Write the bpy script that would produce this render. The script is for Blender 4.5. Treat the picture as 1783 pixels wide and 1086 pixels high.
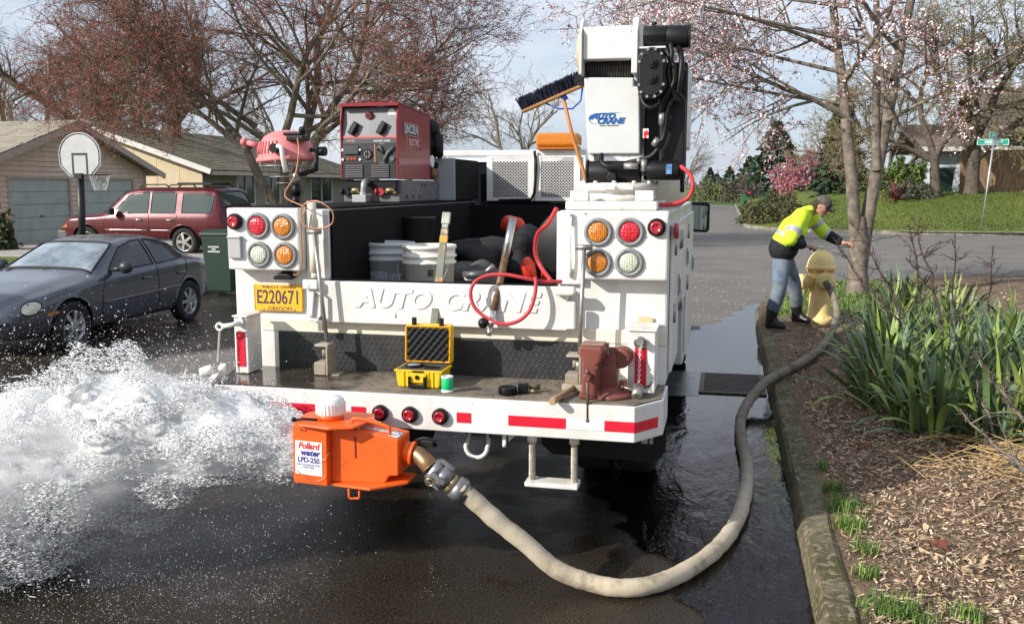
import bpy, bmesh, math, random
import numpy as np
from math import sin, cos, pi, radians, sqrt, atan2
from mathutils import Vector, Matrix

for o in list(bpy.data.objects):
    bpy.data.objects.remove(o, do_unlink=True)
scene = bpy.context.scene
COL = scene.collection

# ------------------------------------------------------------------ camera
cam_data = bpy.data.cameras.new('camera')
cam = bpy.data.objects.new('camera', cam_data)
COL.objects.link(cam)
cam_data.sensor_width = 36.0
cam_data.lens = 36.0 * 1600.0 / 1783.0
cam_data.clip_start = 0.05
cam_data.clip_end = 3000.0
cam.location = (0.0, 0.0, 1.85)
cam.rotation_euler = (radians(90 - 7.759), 0.0, radians(13.091))
scene.camera = cam

# ------------------------------------------------------------------ sky and sun
SUN_DIR = Vector((0.68, 0.60, -0.47)).normalized()      # the way the light travels
sun_el = math.asin(-SUN_DIR.z)
sun_az = atan2(-SUN_DIR.x, -SUN_DIR.y)                   # clockwise from +Y, of the sun itself
world = bpy.data.worlds.new('World')
scene.world = world
world.use_nodes = True
wn, wl = world.node_tree.nodes, world.node_tree.links
wn.clear()
w_out = wn.new('ShaderNodeOutputWorld')
w_bg = wn.new('ShaderNodeBackground')
w_sky = wn.new('ShaderNodeTexSky')
w_sky.sky_type = 'NISHITA'
w_sky.sun_disc = False
w_sky.sun_elevation = sun_el
w_sky.sun_rotation = sun_az
w_sky.air_density = 1.0
w_sky.dust_density = 1.6
w_sky.ozone_density = 1.2
w_bg.inputs['Strength'].default_value = 0.115
# thin high cloud over the whole dome
w_tc = wn.new('ShaderNodeTexCoord')
w_map = wn.new('ShaderNodeMapping')
w_map.inputs['Scale'].default_value = (1.0, 1.0, 3.2)
w_n = wn.new('ShaderNodeTexNoise')
w_n.inputs['Scale'].default_value = 2.3
w_n.inputs['Detail'].default_value = 7.0
w_n.inputs['Roughness'].default_value = 0.55
w_r = wn.new('ShaderNodeValToRGB')
w_r.color_ramp.elements[0].position = 0.38
w_r.color_ramp.elements[0].color = (0.62, 0.62, 0.62, 1)
w_r.color_ramp.elements[1].position = 0.70
w_r.color_ramp.elements[1].color = (0.95, 0.95, 0.95, 1)
w_mix = wn.new('ShaderNodeMix')
w_mix.data_type = 'RGBA'
w_c = wn.new('ShaderNodeValToRGB')                      # grey-blue gaps to white cloud
w_c.color_ramp.elements[0].position, w_c.color_ramp.elements[0].color = 0.40, (4.3 / 8, 5.0 / 8, 6.3 / 8, 1)
w_c.color_ramp.elements[1].position, w_c.color_ramp.elements[1].color = 0.66, (6.6 / 8, 6.9 / 8, 7.4 / 8, 1)
w_x = wn.new('ShaderNodeVectorMath'); w_x.operation = 'SCALE'; w_x.inputs['Scale'].default_value = 8.0
wl.new(w_n.outputs['Fac'], w_c.inputs['Fac']); wl.new(w_c.outputs['Color'], w_x.inputs[0]); wl.new(w_x.outputs[0], w_mix.inputs[7])
wl.new(w_tc.outputs['Generated'], w_map.inputs['Vector'])
wl.new(w_map.outputs['Vector'], w_n.inputs['Vector'])
wl.new(w_n.outputs['Fac'], w_r.inputs['Fac'])
wl.new(w_r.outputs['Color'], w_mix.inputs[0])
wl.new(w_sky.outputs['Color'], w_mix.inputs[6])
wl.new(w_mix.outputs[2], w_bg.inputs['Color'])
wl.new(w_bg.outputs['Background'], w_out.inputs['Surface'])

sun_data = bpy.data.lights.new('sun', 'SUN')
sun_data.energy = 4.6
sun_data.angle = radians(0.53)
sun_data.color = (1.0, 0.95, 0.87)
sun = bpy.data.objects.new('sun', sun_data)
COL.objects.link(sun)
sun.rotation_euler = SUN_DIR.to_track_quat('-Z', 'Y').to_euler()
sun.location = (-20, -20, 20)

scene.view_settings.view_transform = 'Standard'
scene.view_settings.look = 'None'
scene.view_settings.exposure = 0.35
scene.view_settings.gamma = 1.0
scene.view_settings.use_curve_mapping = False

# ------------------------------------------------------------------ materials
MATS = {}
def mat(name, col, rough=0.5, metal=0.0, var=0.0, vscale=6.0, bump=0.0, bscale=60.0,
        dirt=None, dscale=4.0, damt=0.5, dcover=0.5, coat=0.0, spec=0.5, trans=0.0, ior=1.45,
        sss=0.0, chips=None, cscale=30.0, ccover=0.3, emit=None, alpha=1.0, stretch=None, rvar=0.0):
    """Principled material with noise colour variation, dirt patches, small chips and fine relief."""
    if name in MATS:
        return MATS[name]
    m = bpy.data.materials.new(name)
    m.use_nodes = True
    N, L = m.node_tree.nodes, m.node_tree.links
    b = N['Principled BSDF']
    b.inputs['Roughness'].default_value = rough
    b.inputs['Metallic'].default_value = metal
    b.inputs['Specular IOR Level'].default_value = spec
    b.inputs['IOR'].default_value = ior
    b.inputs['Coat Weight'].default_value = coat
    b.inputs['Coat Roughness'].default_value = 0.06
    b.inputs['Transmission Weight'].default_value = trans
    b.inputs['Alpha'].default_value = alpha
    if sss:
        b.inputs['Subsurface Weight'].default_value = sss
        b.inputs['Subsurface Radius'].default_value = (0.05, 0.05, 0.05)
        b.inputs['Subsurface Scale'].default_value = 0.5
    if emit:
        b.inputs['Emission Color'].default_value = (*emit[0], 1)
        b.inputs['Emission Strength'].default_value = emit[1]
    tc = N.new('ShaderNodeTexCoord')
    src = tc.outputs['Object']
    if stretch:
        mp = N.new('ShaderNodeMapping')
        mp.inputs['Scale'].default_value = stretch
        L.new(src, mp.inputs['Vector'])
        src = mp.outputs['Vector']
    def noise(scale, detail=5.0, rgh=0.6):
        n = N.new('ShaderNodeTexNoise')
        n.inputs['Scale'].default_value = scale
        n.inputs['Detail'].default_value = detail
        n.inputs['Roughness'].default_value = rgh
        L.new(src, n.inputs['Vector'])
        return n
    def ramp(fac, p0, p1, c0, c1):
        r = N.new('ShaderNodeValToRGB')
        r.color_ramp.elements[0].position = p0
        r.color_ramp.elements[1].position = p1
        r.color_ramp.elements[0].color = c0
        r.color_ramp.elements[1].color = c1
        L.new(fac, r.inputs['Fac'])
        return r
    c = (*col, 1.0)
    cur = None
    if var:
        n = noise(vscale)
        lo = tuple(max(0, x * (1 - var)) for x in col) + (1,)
        hi = tuple(min(1, x * (1 + var)) for x in col) + (1,)
        cur = ramp(n.outputs['Fac'], 0.32, 0.68, lo, hi).outputs['Color']
    def over(cur, fac, colour):
        mx = N.new('ShaderNodeMix')
        mx.data_type = 'RGBA'
        L.new(fac, mx.inputs[0])
        if cur is None:
            mx.inputs[6].default_value = c
        else:
            L.new(cur, mx.inputs[6])
        mx.inputs[7].default_value = (*colour, 1)
        return mx.outputs[2]
    if dirt:
        n = noise(dscale, 8.0, 0.68)
        t = 1 - dcover
        r = ramp(n.outputs['Fac'], max(0, t - 0.10), min(1, t + 0.22), (0, 0, 0, 1), (damt,) * 3 + (1,))
        cur = over(cur, r.outputs['Color'], dirt)
    if chips:
        n = noise(cscale, 3.0, 0.5)
        t = 1 - ccover
        r = ramp(n.outputs['Fac'], t, min(1, t + 0.03), (0, 0, 0, 1), (1, 1, 1, 1))
        cur = over(cur, r.outputs['Color'], chips)
    if cur is None:
        b.inputs['Base Color'].default_value = c
    else:
        L.new(cur, b.inputs['Base Color'])
    if rvar:
        n = noise(vscale * 1.7)
        r = ramp(n.outputs['Fac'], 0.3, 0.7, (max(0, rough - rvar),) * 3 + (1,), (min(1, rough + rvar),) * 3 + (1,))
        L.new(r.outputs['Color'], b.inputs['Roughness'])
    if bump:
        n = noise(bscale, 4.0, 0.6)
        bp = N.new('ShaderNodeBump')
        bp.inputs['Strength'].default_value = 0.8
        bp.inputs['Distance'].default_value = bump
        L.new(n.outputs['Fac'], bp.inputs['Height'])
        L.new(bp.outputs['Normal'], b.inputs['Normal'])
    MATS[name] = m
    return m

# ------------------------------------------------------------------ mesh builder
def frame_of(d):
    d = Vector(d).normalized()
    a = Vector((0, 0, 1)) if abs(d.z) < 0.9 else Vector((1, 0, 0))
    u = d.cross(a).normalized()
    return u, d.cross(u).normalized()

class MB:
    def __init__(s):
        s.v = []; s.f = []; s.sm = []
    def add(s, verts, faces, smooth=False):
        o = len(s.v)
        s.v.extend([tuple(p) for p in verts])
        for f in faces:
            s.f.append(tuple(i + o for i in f)); s.sm.append(smooth)
        return s
    def box(s, x0, x1, y0, y1, z0, z1, m=None):
        p = [(x, y, z) for z in (z0, z1) for y in (y0, y1) for x in (x0, x1)]
        if m is not None:
            p = [tuple(m @ Vector(q)) for q in p]
        return s.add(p, [(0, 2, 3, 1), (4, 5, 7, 6), (0, 1, 5, 4), (2, 6, 7, 3), (0, 4, 6, 2), (1, 3, 7, 5)])
    def obox(s, c, size, rot=(0, 0, 0)):
        from mathutils import Euler
        m = Matrix.Translation(c) @ Euler(rot).to_matrix().to_4x4()
        a, b, d = [q / 2 for q in size]
        return s.box(-a, a, -b, b, -d, d, m)
    def bar(s, p0, p1, w, t, up=(0, 0, 1)):
        p0, p1 = Vector(p0), Vector(p1)
        d = (p1 - p0).normalized(); up = Vector(up)
        u = d.cross(up)
        if u.length < 1e-5: u = d.cross(Vector((1, 0, 0)))
        u.normalize(); n = u.cross(d).normalized()
        vs = []
        for p in (p0, p1):
            for a, b in ((-1, -1), (1, -1), (1, 1), (-1, 1)):
                vs.append(p + u * a * w / 2 + n * b * t / 2)
        return s.add(vs, [(3, 2, 1, 0), (4, 5, 6, 7), (0, 1, 5, 4), (1, 2, 6, 5), (2, 3, 7, 6), (3, 0, 4, 7)])
    def cyl(s, p0, p1, r0, r1=None, n=20, caps=True, smooth=True):
        r1 = r0 if r1 is None else r1
        p0, p1 = Vector(p0), Vector(p1)
        u, w = frame_of(p1 - p0)
        o = len(s.v)
        for p, r in ((p0, r0), (p1, r1)):
            for i in range(n):
                a = 2 * pi * i / n
                s.v.append(tuple(p + (u * cos(a) + w * sin(a)) * r))
        for i in range(n):
            j = (i + 1) % n
            s.f.append((o + i, o + j, o + n + j, o + n + i)); s.sm.append(smooth)
        if caps:
            s.f.append(tuple(o + i for i in reversed(range(n)))); s.sm.append(False)
            s.f.append(tuple(o + n + i for i in range(n))); s.sm.append(False)
        return s
    def tube(s, pts, r, n=10, closed=False, caps=True):
        P = [Vector(p) for p in pts]; k = len(P)
        R = list(r) if hasattr(r, '__len__') else [r] * k
        o = len(s.v); prev = None
        for i in range(k):
            if closed: d = P[(i + 1) % k] - P[i - 1]
            else: d = P[min(i + 1, k - 1)] - P[max(i - 1, 0)]
            if d.length < 1e-9: d = Vector((0, 0, 1))
            d.normalize()
            if prev is None: u, w = frame_of(d)
            else:
                u = prev - d * prev.dot(d)
                if u.length < 1e-6: u, _ = frame_of(d)
                u.normalize(); w = d.cross(u)
            prev = u
            w = d.cross(u)
            for j in range(n):
                a = 2 * pi * j / n
                s.v.append(tuple(P[i] + (u * cos(a) + w * sin(a)) * R[i]))
        m = k if closed else k - 1
        for i in range(m):
            for j in range(n):
                a, b = o + i * n, o + ((i + 1) % k) * n
                s.f.append((a + j, a + (j + 1) % n, b + (j + 1) % n, b + j)); s.sm.append(True)
        if caps and not closed:
            s.f.append(tuple(o + i for i in reversed(range(n)))); s.sm.append(False)
            s.f.append(tuple(o + (k - 1) * n + i for i in range(n))); s.sm.append(False)
        return s
    def lathe(s, prof, c, axis=(0, 0, 1), n=28, smooth=True):
        """prof: (radius, distance along axis) pairs; closed with caps where the radius is not 0."""
        c = Vector(c); ax = Vector(axis).normalized(); u, w = frame_of(ax)
        o = len(s.v); k = len(prof)
        for r, h in prof:
            for i in range(n):
                a = 2 * pi * i / n
                s.v.append(tuple(c + ax * h + (u * cos(a) + w * sin(a)) * r))
        for q in range(k - 1):
            for i in range(n):
                j = (i + 1) % n
                s.f.append((o + q * n + i, o + q * n + j, o + (q + 1) * n + j, o + (q + 1) * n + i)); s.sm.append(smooth)
        if prof[0][0] > 1e-5:
            s.f.append(tuple(o + i for i in reversed(range(n)))); s.sm.append(False)
        if prof[-1][0] > 1e-5:
            s.f.append(tuple(o + (k - 1) * n + i for i in range(n))); s.sm.append(False)
        return s
    def prism(s, poly, fn0, fn1):
        """poly of 2-D points; fn0, fn1 map (a,b) to the two faces in space."""
        n = len(poly)
        vs = [fn0(*p) for p in poly] + [fn1(*p) for p in poly]
        fs = [tuple(range(n)), tuple(reversed(range(n, 2 * n)))]
        for i in range(n):
            j = (i + 1) % n
            fs.append((i, n + i, n + j, j))
        return s.add(vs, fs)
    def ball(s, c, r, nu=14, nv=9, rot=None):
        rr = r if hasattr(r, '__len__') else (r, r, r)
        o = len(s.v); c = Vector(c)
        for i in range(nv + 1):
            t = pi * i / nv
            for j in range(nu):
                a = 2 * pi * j / nu
                p = Vector((rr[0] * sin(t) * cos(a), rr[1] * sin(t) * sin(a), rr[2] * cos(t)))
                if rot is not None: p = rot @ p
                s.v.append(tuple(c + p))
        for i in range(nv):
            for j in range(nu):
                a, b = o + i * nu, o + (i + 1) * nu
                s.f.append((a + j, b + j, b + (j + 1) % nu, a + (j + 1) % nu)); s.sm.append(True)
        return s
    def torus(s, c, R, r, axis=(0, 0, 1), n=32, m=8):
        u, w = frame_of(axis); c = Vector(c)
        return s.tube([c + (u * cos(2 * pi * i / n) + w * sin(2 * pi * i / n)) * R for i in range(n)], r, m, closed=True)
    def grid(s, fn, nu, nv, smooth=True):
        o = len(s.v)
        for i in range(nu + 1):
            for j in range(nv + 1):
                s.v.append(tuple(fn(i / nu, j / nv)))
        for i in range(nu):
            for j in range(nv):
                a = o + i * (nv + 1) + j
                s.f.append((a, a + nv + 1, a + nv + 2, a + 1)); s.sm.append(smooth)
        return s
    def mesh(s, name, origin=(0, 0, 0)):
        me = bpy.data.meshes.new(name)
        ox, oy, oz = origin
        me.from_pydata([(x - ox, y - oy, z - oz) for x, y, z in s.v], [], s.f)
        me.polygons.foreach_set('use_smooth', s.sm)
        me.validate(clean_customdata=False)
        bm = bmesh.new(); bm.from_mesh(me)
        bmesh.ops.recalc_face_normals(bm, faces=bm.faces)
        bm.to_mesh(me); bm.free()
        return me

def np_mesh(name, V, F, mats=None, fm=None, smooth=False):
    """Fast mesh from numpy arrays (all faces the same size)."""
    me = bpy.data.meshes.new(name)
    V = np.asarray(V, dtype=np.float32); F = np.asarray(F, dtype=np.int32)
    k = F.shape[1]
    me.vertices.add(len(V)); me.vertices.foreach_set('co', V.ravel())
    me.loops.add(F.size); me.loops.foreach_set('vertex_index', F.ravel())
    me.polygons.add(len(F))
    me.polygons.foreach_set('loop_start', np.arange(0, F.size, k, dtype=np.int32))
    if fm is not None: me.polygons.foreach_set('material_index', np.asarray(fm, dtype=np.int32))
    if smooth: me.polygons.foreach_set('use_smooth', np.ones(len(F), dtype=bool))
    for m in (mats or []): me.materials.append(m)
    me.update(calc_edges=True)
    return me

# ------------------------------------------------------------------ objects
WORLD_AT = {}
def tag(o, label=None, cat=None, group=None, kind=None):
    if label: o['label'] = label
    if cat: o['category'] = cat
    if group: o['group'] = group
    if kind: o['kind'] = kind
    return o
def thing(name, label, cat, loc=(0, 0, 0), group=None):
    o = bpy.data.objects.new(name, None)
    o.empty_display_size = 0.2
    COL.objects.link(o); o.location = loc
    WORLD_AT[o] = Vector(loc)
    return tag(o, label, cat, group)
def obj(name, mb, m, parent=None, bevel=0.0, origin=None, label=None, kind=None, segs=2, sub=0):
    """Link what the builder holds (world coordinates) as one mesh object, a child of parent if given."""
    at = WORLD_AT[parent] if parent is not None else Vector(origin or (0, 0, 0))
    if isinstance(mb, MB): me = mb.mesh(name, at)
    else: me = mb
    ms = m if isinstance(m, (list, tuple)) else [m]
    if not len(me.materials):
        for q in ms: me.materials.append(q)
    o = bpy.data.objects.new(name, me)
    COL.objects.link(o)
    if parent is not None: o.parent = parent
    else: o.location = at
    WORLD_AT[o] = at
    if bevel:
        md = o.modifiers.new('bevel', 'BEVEL'); md.width = bevel; md.segments = segs
        md.limit_method = 'ANGLE'; md.angle_limit = radians(35)
        md.harden_normals = False
    if sub:
        md = o.modifiers.new('subdiv', 'SUBSURF'); md.levels = sub; md.render_levels = sub
    if label: o['label'] = label
    if kind: o['kind'] = kind
    return o
def bake(o):
    dg = bpy.context.evaluated_depsgraph_get()
    me = bpy.data.meshes.new_from_object(o.evaluated_get(dg))
    o.modifiers.clear(); o.data = me
    return o
def clone(o, loc=None, rotz=0.0, label=None, parent=None, scale=None):
    """A copy of a thing with copies of its parts and sub-parts."""
    c = o.copy(); COL.objects.link(c); c.parent = parent
    if parent is None:
        c.location = loc
        c.rotation_euler = (0, 0, rotz)
        if scale: c.scale = (scale,) * 3 if not hasattr(scale, '__len__') else scale
        if label: c['label'] = label
    for ch in [q for q in bpy.data.objects if q.parent == o]:
        clone(ch, parent=c)
    return c
def text(name, body, size, centre, m, parent, right=(1, 0, 0), up=(0, 0, 1), extrude=0.001, shear=0.0, bold=0.0, sx=1.0, align='CENTER', bevel=0.0):
    """Lettering as a mesh part that lies in the plane spanned by right and up."""
    cu = bpy.data.curves.new(name, 'FONT')
    cu.body = body; cu.size = size; cu.align_x = align; cu.align_y = 'CENTER'
    cu.extrude = extrude; cu.shear = shear; cu.offset = bold; cu.resolution_u = 3
    cu.bevel_depth = bevel
    t = bpy.data.objects.new(name, cu); COL.objects.link(t)
    dg = bpy.context.evaluated_depsgraph_get()
    me = bpy.data.meshes.new_from_object(t.evaluated_get(dg))
    bpy.data.objects.remove(t, do_unlink=True); bpy.data.curves.remove(cu)
    r, u = Vector(right).normalized(), Vector(up).normalized()
    n = r.cross(u)
    at = WORLD_AT[parent] if parent is not None else Vector((0, 0, 0))
    M4 = Matrix((r * sx, u, n)).transposed().to_4x4()
    M4.translation = Vector(centre) - at
    me.transform(M4)
    me.materials.clear(); me.materials.append(m)
    o = bpy.data.objects.new(name, me); COL.objects.link(o); o.parent = parent
    WORLD_AT[o] = at
    return o
def lerp(a, b, t): return a + (b - a) * t
def spline(pts, n):
    """Catmull-Rom through the points, n samples per span."""
    P = [Vector(p) for p in pts]; out = []
    P = [P[0] * 2 - P[1]] + P + [P[-1] * 2 - P[-2]]
    for i in range(1, len(P) - 2):
        for k in range(n):
            t = k / n
            a, b, c, d = P[i - 1], P[i], P[i + 1], P[i + 2]
            out.append(0.5 * ((2 * b) + (c - a) * t + (2 * a - 5 * b + 4 * c - d) * t * t + (3 * b - a - 3 * c + d) * t ** 3))
    out.append(P[-2])
    return out

# ================================================================== THE SETTING
rng = np.random.default_rng(7)
random.seed(7)

# ---- road material: dry grey asphalt, wet and dark where the water has run
def road_material():
    m = bpy.data.materials.new('asphalt'); m.use_nodes = True
    N, L = m.node_tree.nodes, m.node_tree.links
    b = N['Principled BSDF']
    tc = N.new('ShaderNodeTexCoord'); src = tc.outputs['Object']
    sep = N.new('ShaderNodeSeparateXYZ'); L.new(src, sep.inputs[0])
    def math_(op, a, c, clamp=False):
        n = N.new('ShaderNodeMath'); n.operation = op; n.use_clamp = clamp
        for i, q in enumerate((a, c)):
            if q is None: continue
            if isinstance(q, (int, float)): n.inputs[i].default_value = q
            else: L.new(q, n.inputs[i])
        return n.outputs[0]
    def noise(scale, detail=4, r=0.6):
        n = N.new('ShaderNodeTexNoise'); n.inputs['Scale'].default_value = scale
        n.inputs['Detail'].default_value = detail; n.inputs['Roughness'].default_value = r
        L.new(src, n.inputs['Vector']); return n.outputs['Fac']
    X, Y = sep.outputs[0], sep.outputs[1]
    edge = math_('MULTIPLY', math_('SUBTRACT', noise(0.9, 5), 0.5), 3.0)
    # wet up to a line that runs out along the right gutter
    lim = math_('ADD', 12.6, math_('MULTIPLY', math_('MAXIMUM', X, -1.0), 3.6))
    lim = math_('MAXIMUM', lim, math_('ADD', 16.5, math_('MULTIPLY', math_('ADD', X, 7.0), -1.3)))
    lim = math_('MINIMUM', lim, 19.0)
    w1 = math_('MULTIPLY', math_('SUBTRACT', math_('ADD', lim, edge), Y), 2.2, True)
    # a patch by the far lane that stayed dry
    dx = math_('DIVIDE', math_('ADD', X, 4.6), 1.9); dy = math_('DIVIDE', math_('SUBTRACT', Y, 8.6), 2.0)
    d2 = math_('ADD', math_('MULTIPLY', dx, dx), math_('MULTIPLY', dy, dy))
    w2 = math_('MULTIPLY', math_('SUBTRACT', math_('ADD', d2, math_('MULTIPLY', edge, 0.35)), 0.8), 2.0, True)
    wet = math_('MULTIPLY', w1, w2)
    speck = N.new('ShaderNodeTexVoronoi'); speck.inputs['Scale'].default_value = 95
    L.new(src, speck.inputs['Vector'])
    def ramp(fac, stops):
        r = N.new('ShaderNodeValToRGB'); L.new(fac, r.inputs['Fac'])
        e = r.color_ramp.elements
        while len(e) < len(stops): e.new(0.5)
        for q, (p, c) in zip(e, stops): q.position = p; q.color = (*c, 1)
        return r.outputs['Color']
    dry = ramp(noise(70, 3), [(0.3, (0.105, 0.095, 0.085)), (0.55, (0.18, 0.165, 0.145)), (0.75, (0.29, 0.27, 0.24))])
    big = ramp(noise(0.8, 6), [(0.3, (0.72,) * 3), (0.7, (1.12,) * 3)])
    mx = N.new('ShaderNodeMix'); mx.data_type = 'RGBA'; mx.blend_type = 'MULTIPLY'; mx.inputs[0].default_value = 1
    L.new(dry, mx.inputs[6]); L.new(big, mx.inputs[7])
    wetc = ramp(noise(110, 3), [(0.32, (0.007, 0.0055, 0.0035)), (0.52, (0.023, 0.017, 0.0105)), (0.70, (0.095, 0.074, 0.048))])
    m2 = N.new('ShaderNodeMix'); m2.data_type = 'RGBA'
    L.new(wet, m2.inputs[0]); L.new(mx.outputs[2], m2.inputs[6]); L.new(wetc, m2.inputs[7])
    L.new(m2.outputs[2], b.inputs['Base Color'])
    film = math_('MULTIPLY', math_('SUBTRACT', noise(2.2, 5), 0.42), 5.0, True)       # where water stands
    rw = math_('ADD', 0.36, math_('MULTIPLY', film, -0.25))
    rgh = math_('ADD', math_('MULTIPLY', wet, math_('SUBTRACT', rw, 0.92)), 0.92)
    L.new(rgh, b.inputs['Roughness'])
    b.inputs['Specular IOR Level'].default_value = 0.5
    h = math_('ADD', noise(120, 3), math_('MULTIPLY', noise(30, 3), 0.6))
    bp = N.new('ShaderNodeBump'); bp.inputs['Distance'].default_value = 0.006
    L.new(math_('ADD', 0.9, math_('MULTIPLY', math_('MULTIPLY', wet, film), -0.55)), bp.inputs['Strength'])
    L.new(h, bp.inputs['Height']); L.new(bp.outputs['Normal'], b.inputs['Normal'])
    return m
M_ROAD = road_material()
M_DRYROAD = M_ROAD

def grass_material(name, c0, c1, c2):
    m = bpy.data.materials.new(name); m.use_nodes = True
    N, L = m.node_tree.nodes, m.node_tree.links
    b = N['Principled BSDF']; b.inputs['Roughness'].default_value = 0.9; b.inputs['Specular IOR Level'].default_value = 0.15
    tc = N.new('ShaderNodeTexCoord')
    cols = []
    for sc, det in ((0.35, 6), (9.0, 5)):
        n = N.new('ShaderNodeTexNoise'); n.inputs['Scale'].default_value = sc; n.inputs['Detail'].default_value = det
        n.inputs['Roughness'].default_value = 0.65
        L.new(tc.outputs['Object'], n.inputs['Vector']); cols.append(n)
    r = N.new('ShaderNodeValToRGB'); e = r.color_ramp.elements
    e[0].position, e[0].color = 0.33, (*c0, 1); e[1].position, e[1].color = 0.68, (*c2, 1)
    q = e.new(0.5); q.color = (*c1, 1)
    ad = N.new('ShaderNodeMath'); ad.operation = 'ADD'
    mu = N.new('ShaderNodeMath'); mu.operation = 'MULTIPLY'; mu.inputs[1].default_value = 0.5
    L.new(cols[0].outputs['Fac'], ad.inputs[0]); L.new(cols[1].outputs['Fac'], ad.inputs[1])
    L.new(ad.outputs[0], mu.inputs[0]); L.new(mu.outputs[0], r.inputs['Fac'])
    L.new(r.outputs['Color'], b.inputs['Base Color'])
    bp = N.new('ShaderNodeBump'); bp.inputs['Distance'].default_value = 0.06; bp.inputs['Strength'].default_value = 1
    L.new(cols[1].outputs['Fac'], bp.inputs['Height']); L.new(bp.outputs['Normal'], b.inputs['Normal'])
    return m
M_LAWN = grass_material('lawn', (0.055, 0.085, 0.018), (0.11, 0.15, 0.03), (0.21, 0.22, 0.055))
M_FIELD = grass_material('field', (0.045, 0.085, 0.022), (0.08, 0.14, 0.035), (0.13, 0.18, 0.05))
M_CONC = mat('concrete', (0.34, 0.31, 0.26), 0.9, var=0.25, vscale=9, bump=0.004, bscale=80, dirt=(0.055, 0.05, 0.02), dscale=3.0, damt=0.9, dcover=0.54)
M_CURBMOSS = mat('mossy_concrete', (0.25, 0.215, 0.155), 0.92, var=0.4, vscale=14, bump=0.018, bscale=38, dirt=(0.065, 0.058, 0.016), dscale=3.4, damt=0.95, dcover=0.68, chips=(0.22, 0.185, 0.13), cscale=30, ccover=0.42)
M_MULCH = mat('mulch_soil', (0.20, 0.135, 0.085), 0.95, var=0.55, vscale=45, bump=0.02, bscale=60, dirt=(0.03, 0.02, 0.012), dscale=6, damt=0.8, dcover=0.5)

def smooth(t): t = max(0.0, min(1.0, t)); return t * t * (3 - 2 * t)
def road_z(x): return -0.20 * smooth((-x - 1.5) / 7.0)

# ---- the great ground sheet out to the horizon
g = MB(); g.box(-1500, 1500, -300, 2200, -1.2, -0.30)
tag(obj('ground', g, M_FIELD), kind='structure')

# ---- street
XC = 0.42                                            # gutter face of the near right kerb
YS = [-6, -3, 0] + [0.5 * i for i in range(1, 60)] + list(range(30, 62, 2)) + [65, 70, 80, 90, 97]
XS = [-9.9, -8.7, -7.6, -6.5, -5.5, -4.5, -3.5, -2.5, -1.5, -0.5, 0.2, XC + 0.05]
g = MB()
idx = {}
for j, y in enumerate(YS):
    for i, x in enumerate(XS):
        idx[i, j] = len(g.v); g.v.append((x, y, road_z(x)))
for j in range(len(YS) - 1):
    for i in range(len(XS) - 1):
        g.f.append((idx[i, j], idx[i + 1, j], idx[i + 1, j + 1], idx[i, j + 1])); g.sm.append(True)
tag(obj('road', g, M_ROAD), kind='structure')
NEAR_CURB = [(XC, -6), (XC, 0), (XC, 4), (XC, 8), (XC, 12.6), (0.52, 14.0), (0.95, 15.6), (1.8, 17.0), (3.2, 18.3), (5.2, 19.2), (8.5, 19.9), (15, 20.5), (40, 21.0)]
FAR_CURB = [(0.75, 96), (0.75, 60), (0.75, 45.5), (1.1, 42.4), (2.2, 40.2), (4.0, 39.0), (7, 38.5), (12, 38.6), (20, 39.2), (45, 41)]
NC = [p for p in spline([(x, y, 0) for x, y in NEAR_CURB], 6)]
FC = [p for p in spline([(x, y, 0) for x, y in FAR_CURB], 6)]
# side street: everything between the two kerb returns, right of the main street
g = MB()
g.add([(XC + 0.05, 11.9, -0.003), (46, 11.9, -0.003), (46, 97, -0.003), (XC + 0.05, 97, -0.003)], [(0, 1, 2, 3)])
tag(obj('side_road', g, M_ROAD), kind='structure')

# ---- kerbs, swept along their lines
def sweep(line, prof):
    """prof: (distance to the right of the line, height) points; the line has its road side on the left."""
    m = MB(); k = len(prof)
    for i, p in enumerate(line):
        d = (line[min(i + 1, len(line) - 1)] - line[max(i - 1, 0)]).normalized()
        n = Vector((d.y, -d.x, 0))
        for a, z in prof:
            q = p + n * a
            m.v.append((q.x, q.y, z))
    for i in range(len(line) - 1):
        for j in range(k - 1):
            a, b = i * k, (i + 1) * k
            m.f.append((a + j, b + j, b + j + 1, a + j + 1)); m.sm.append(False)
    m.f.append(tuple(range(k))); m.sm.append(False)
    m.f.append(tuple(reversed(range((len(line) - 1) * k, len(line) * k)))); m.sm.append(False)
    return m
CURB_PROF = [(-0.012, -0.25), (-0.004, -0.02), (0.012, 0.115), (0.03, 0.14), (0.130, 0.145), (0.150, 0.135), (0.16, -0.25)]
fine = [p for p in spline([(x, y, 0) for x, y in NEAR_CURB], 24)]
k1 = sweep(fine, CURB_PROF)
r_ = random.Random(3)
for i, (x, y, z) in enumerate(k1.v):
    if z > 0.1: k1.v[i] = (x + r_.uniform(-.006, .006), y, z + r_.uniform(-.003, .003))
tag(obj('kerb', k1, M_CURBMOSS), kind='structure')
far_rev = list(reversed(FC))
tag(obj('far_kerb', sweep(list(FC), [(0.012, -0.25), (0.0, 0.10), (-0.03, 0.13), (-0.17, 0.135), (-0.2, -0.25)]), M_CONC), kind='structure')
g = MB(); g.box(-10.08, -9.88, -6, 97, -0.3, 0.035)
tag(obj('left_kerb', g, M_CONC), kind='structure')

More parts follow.
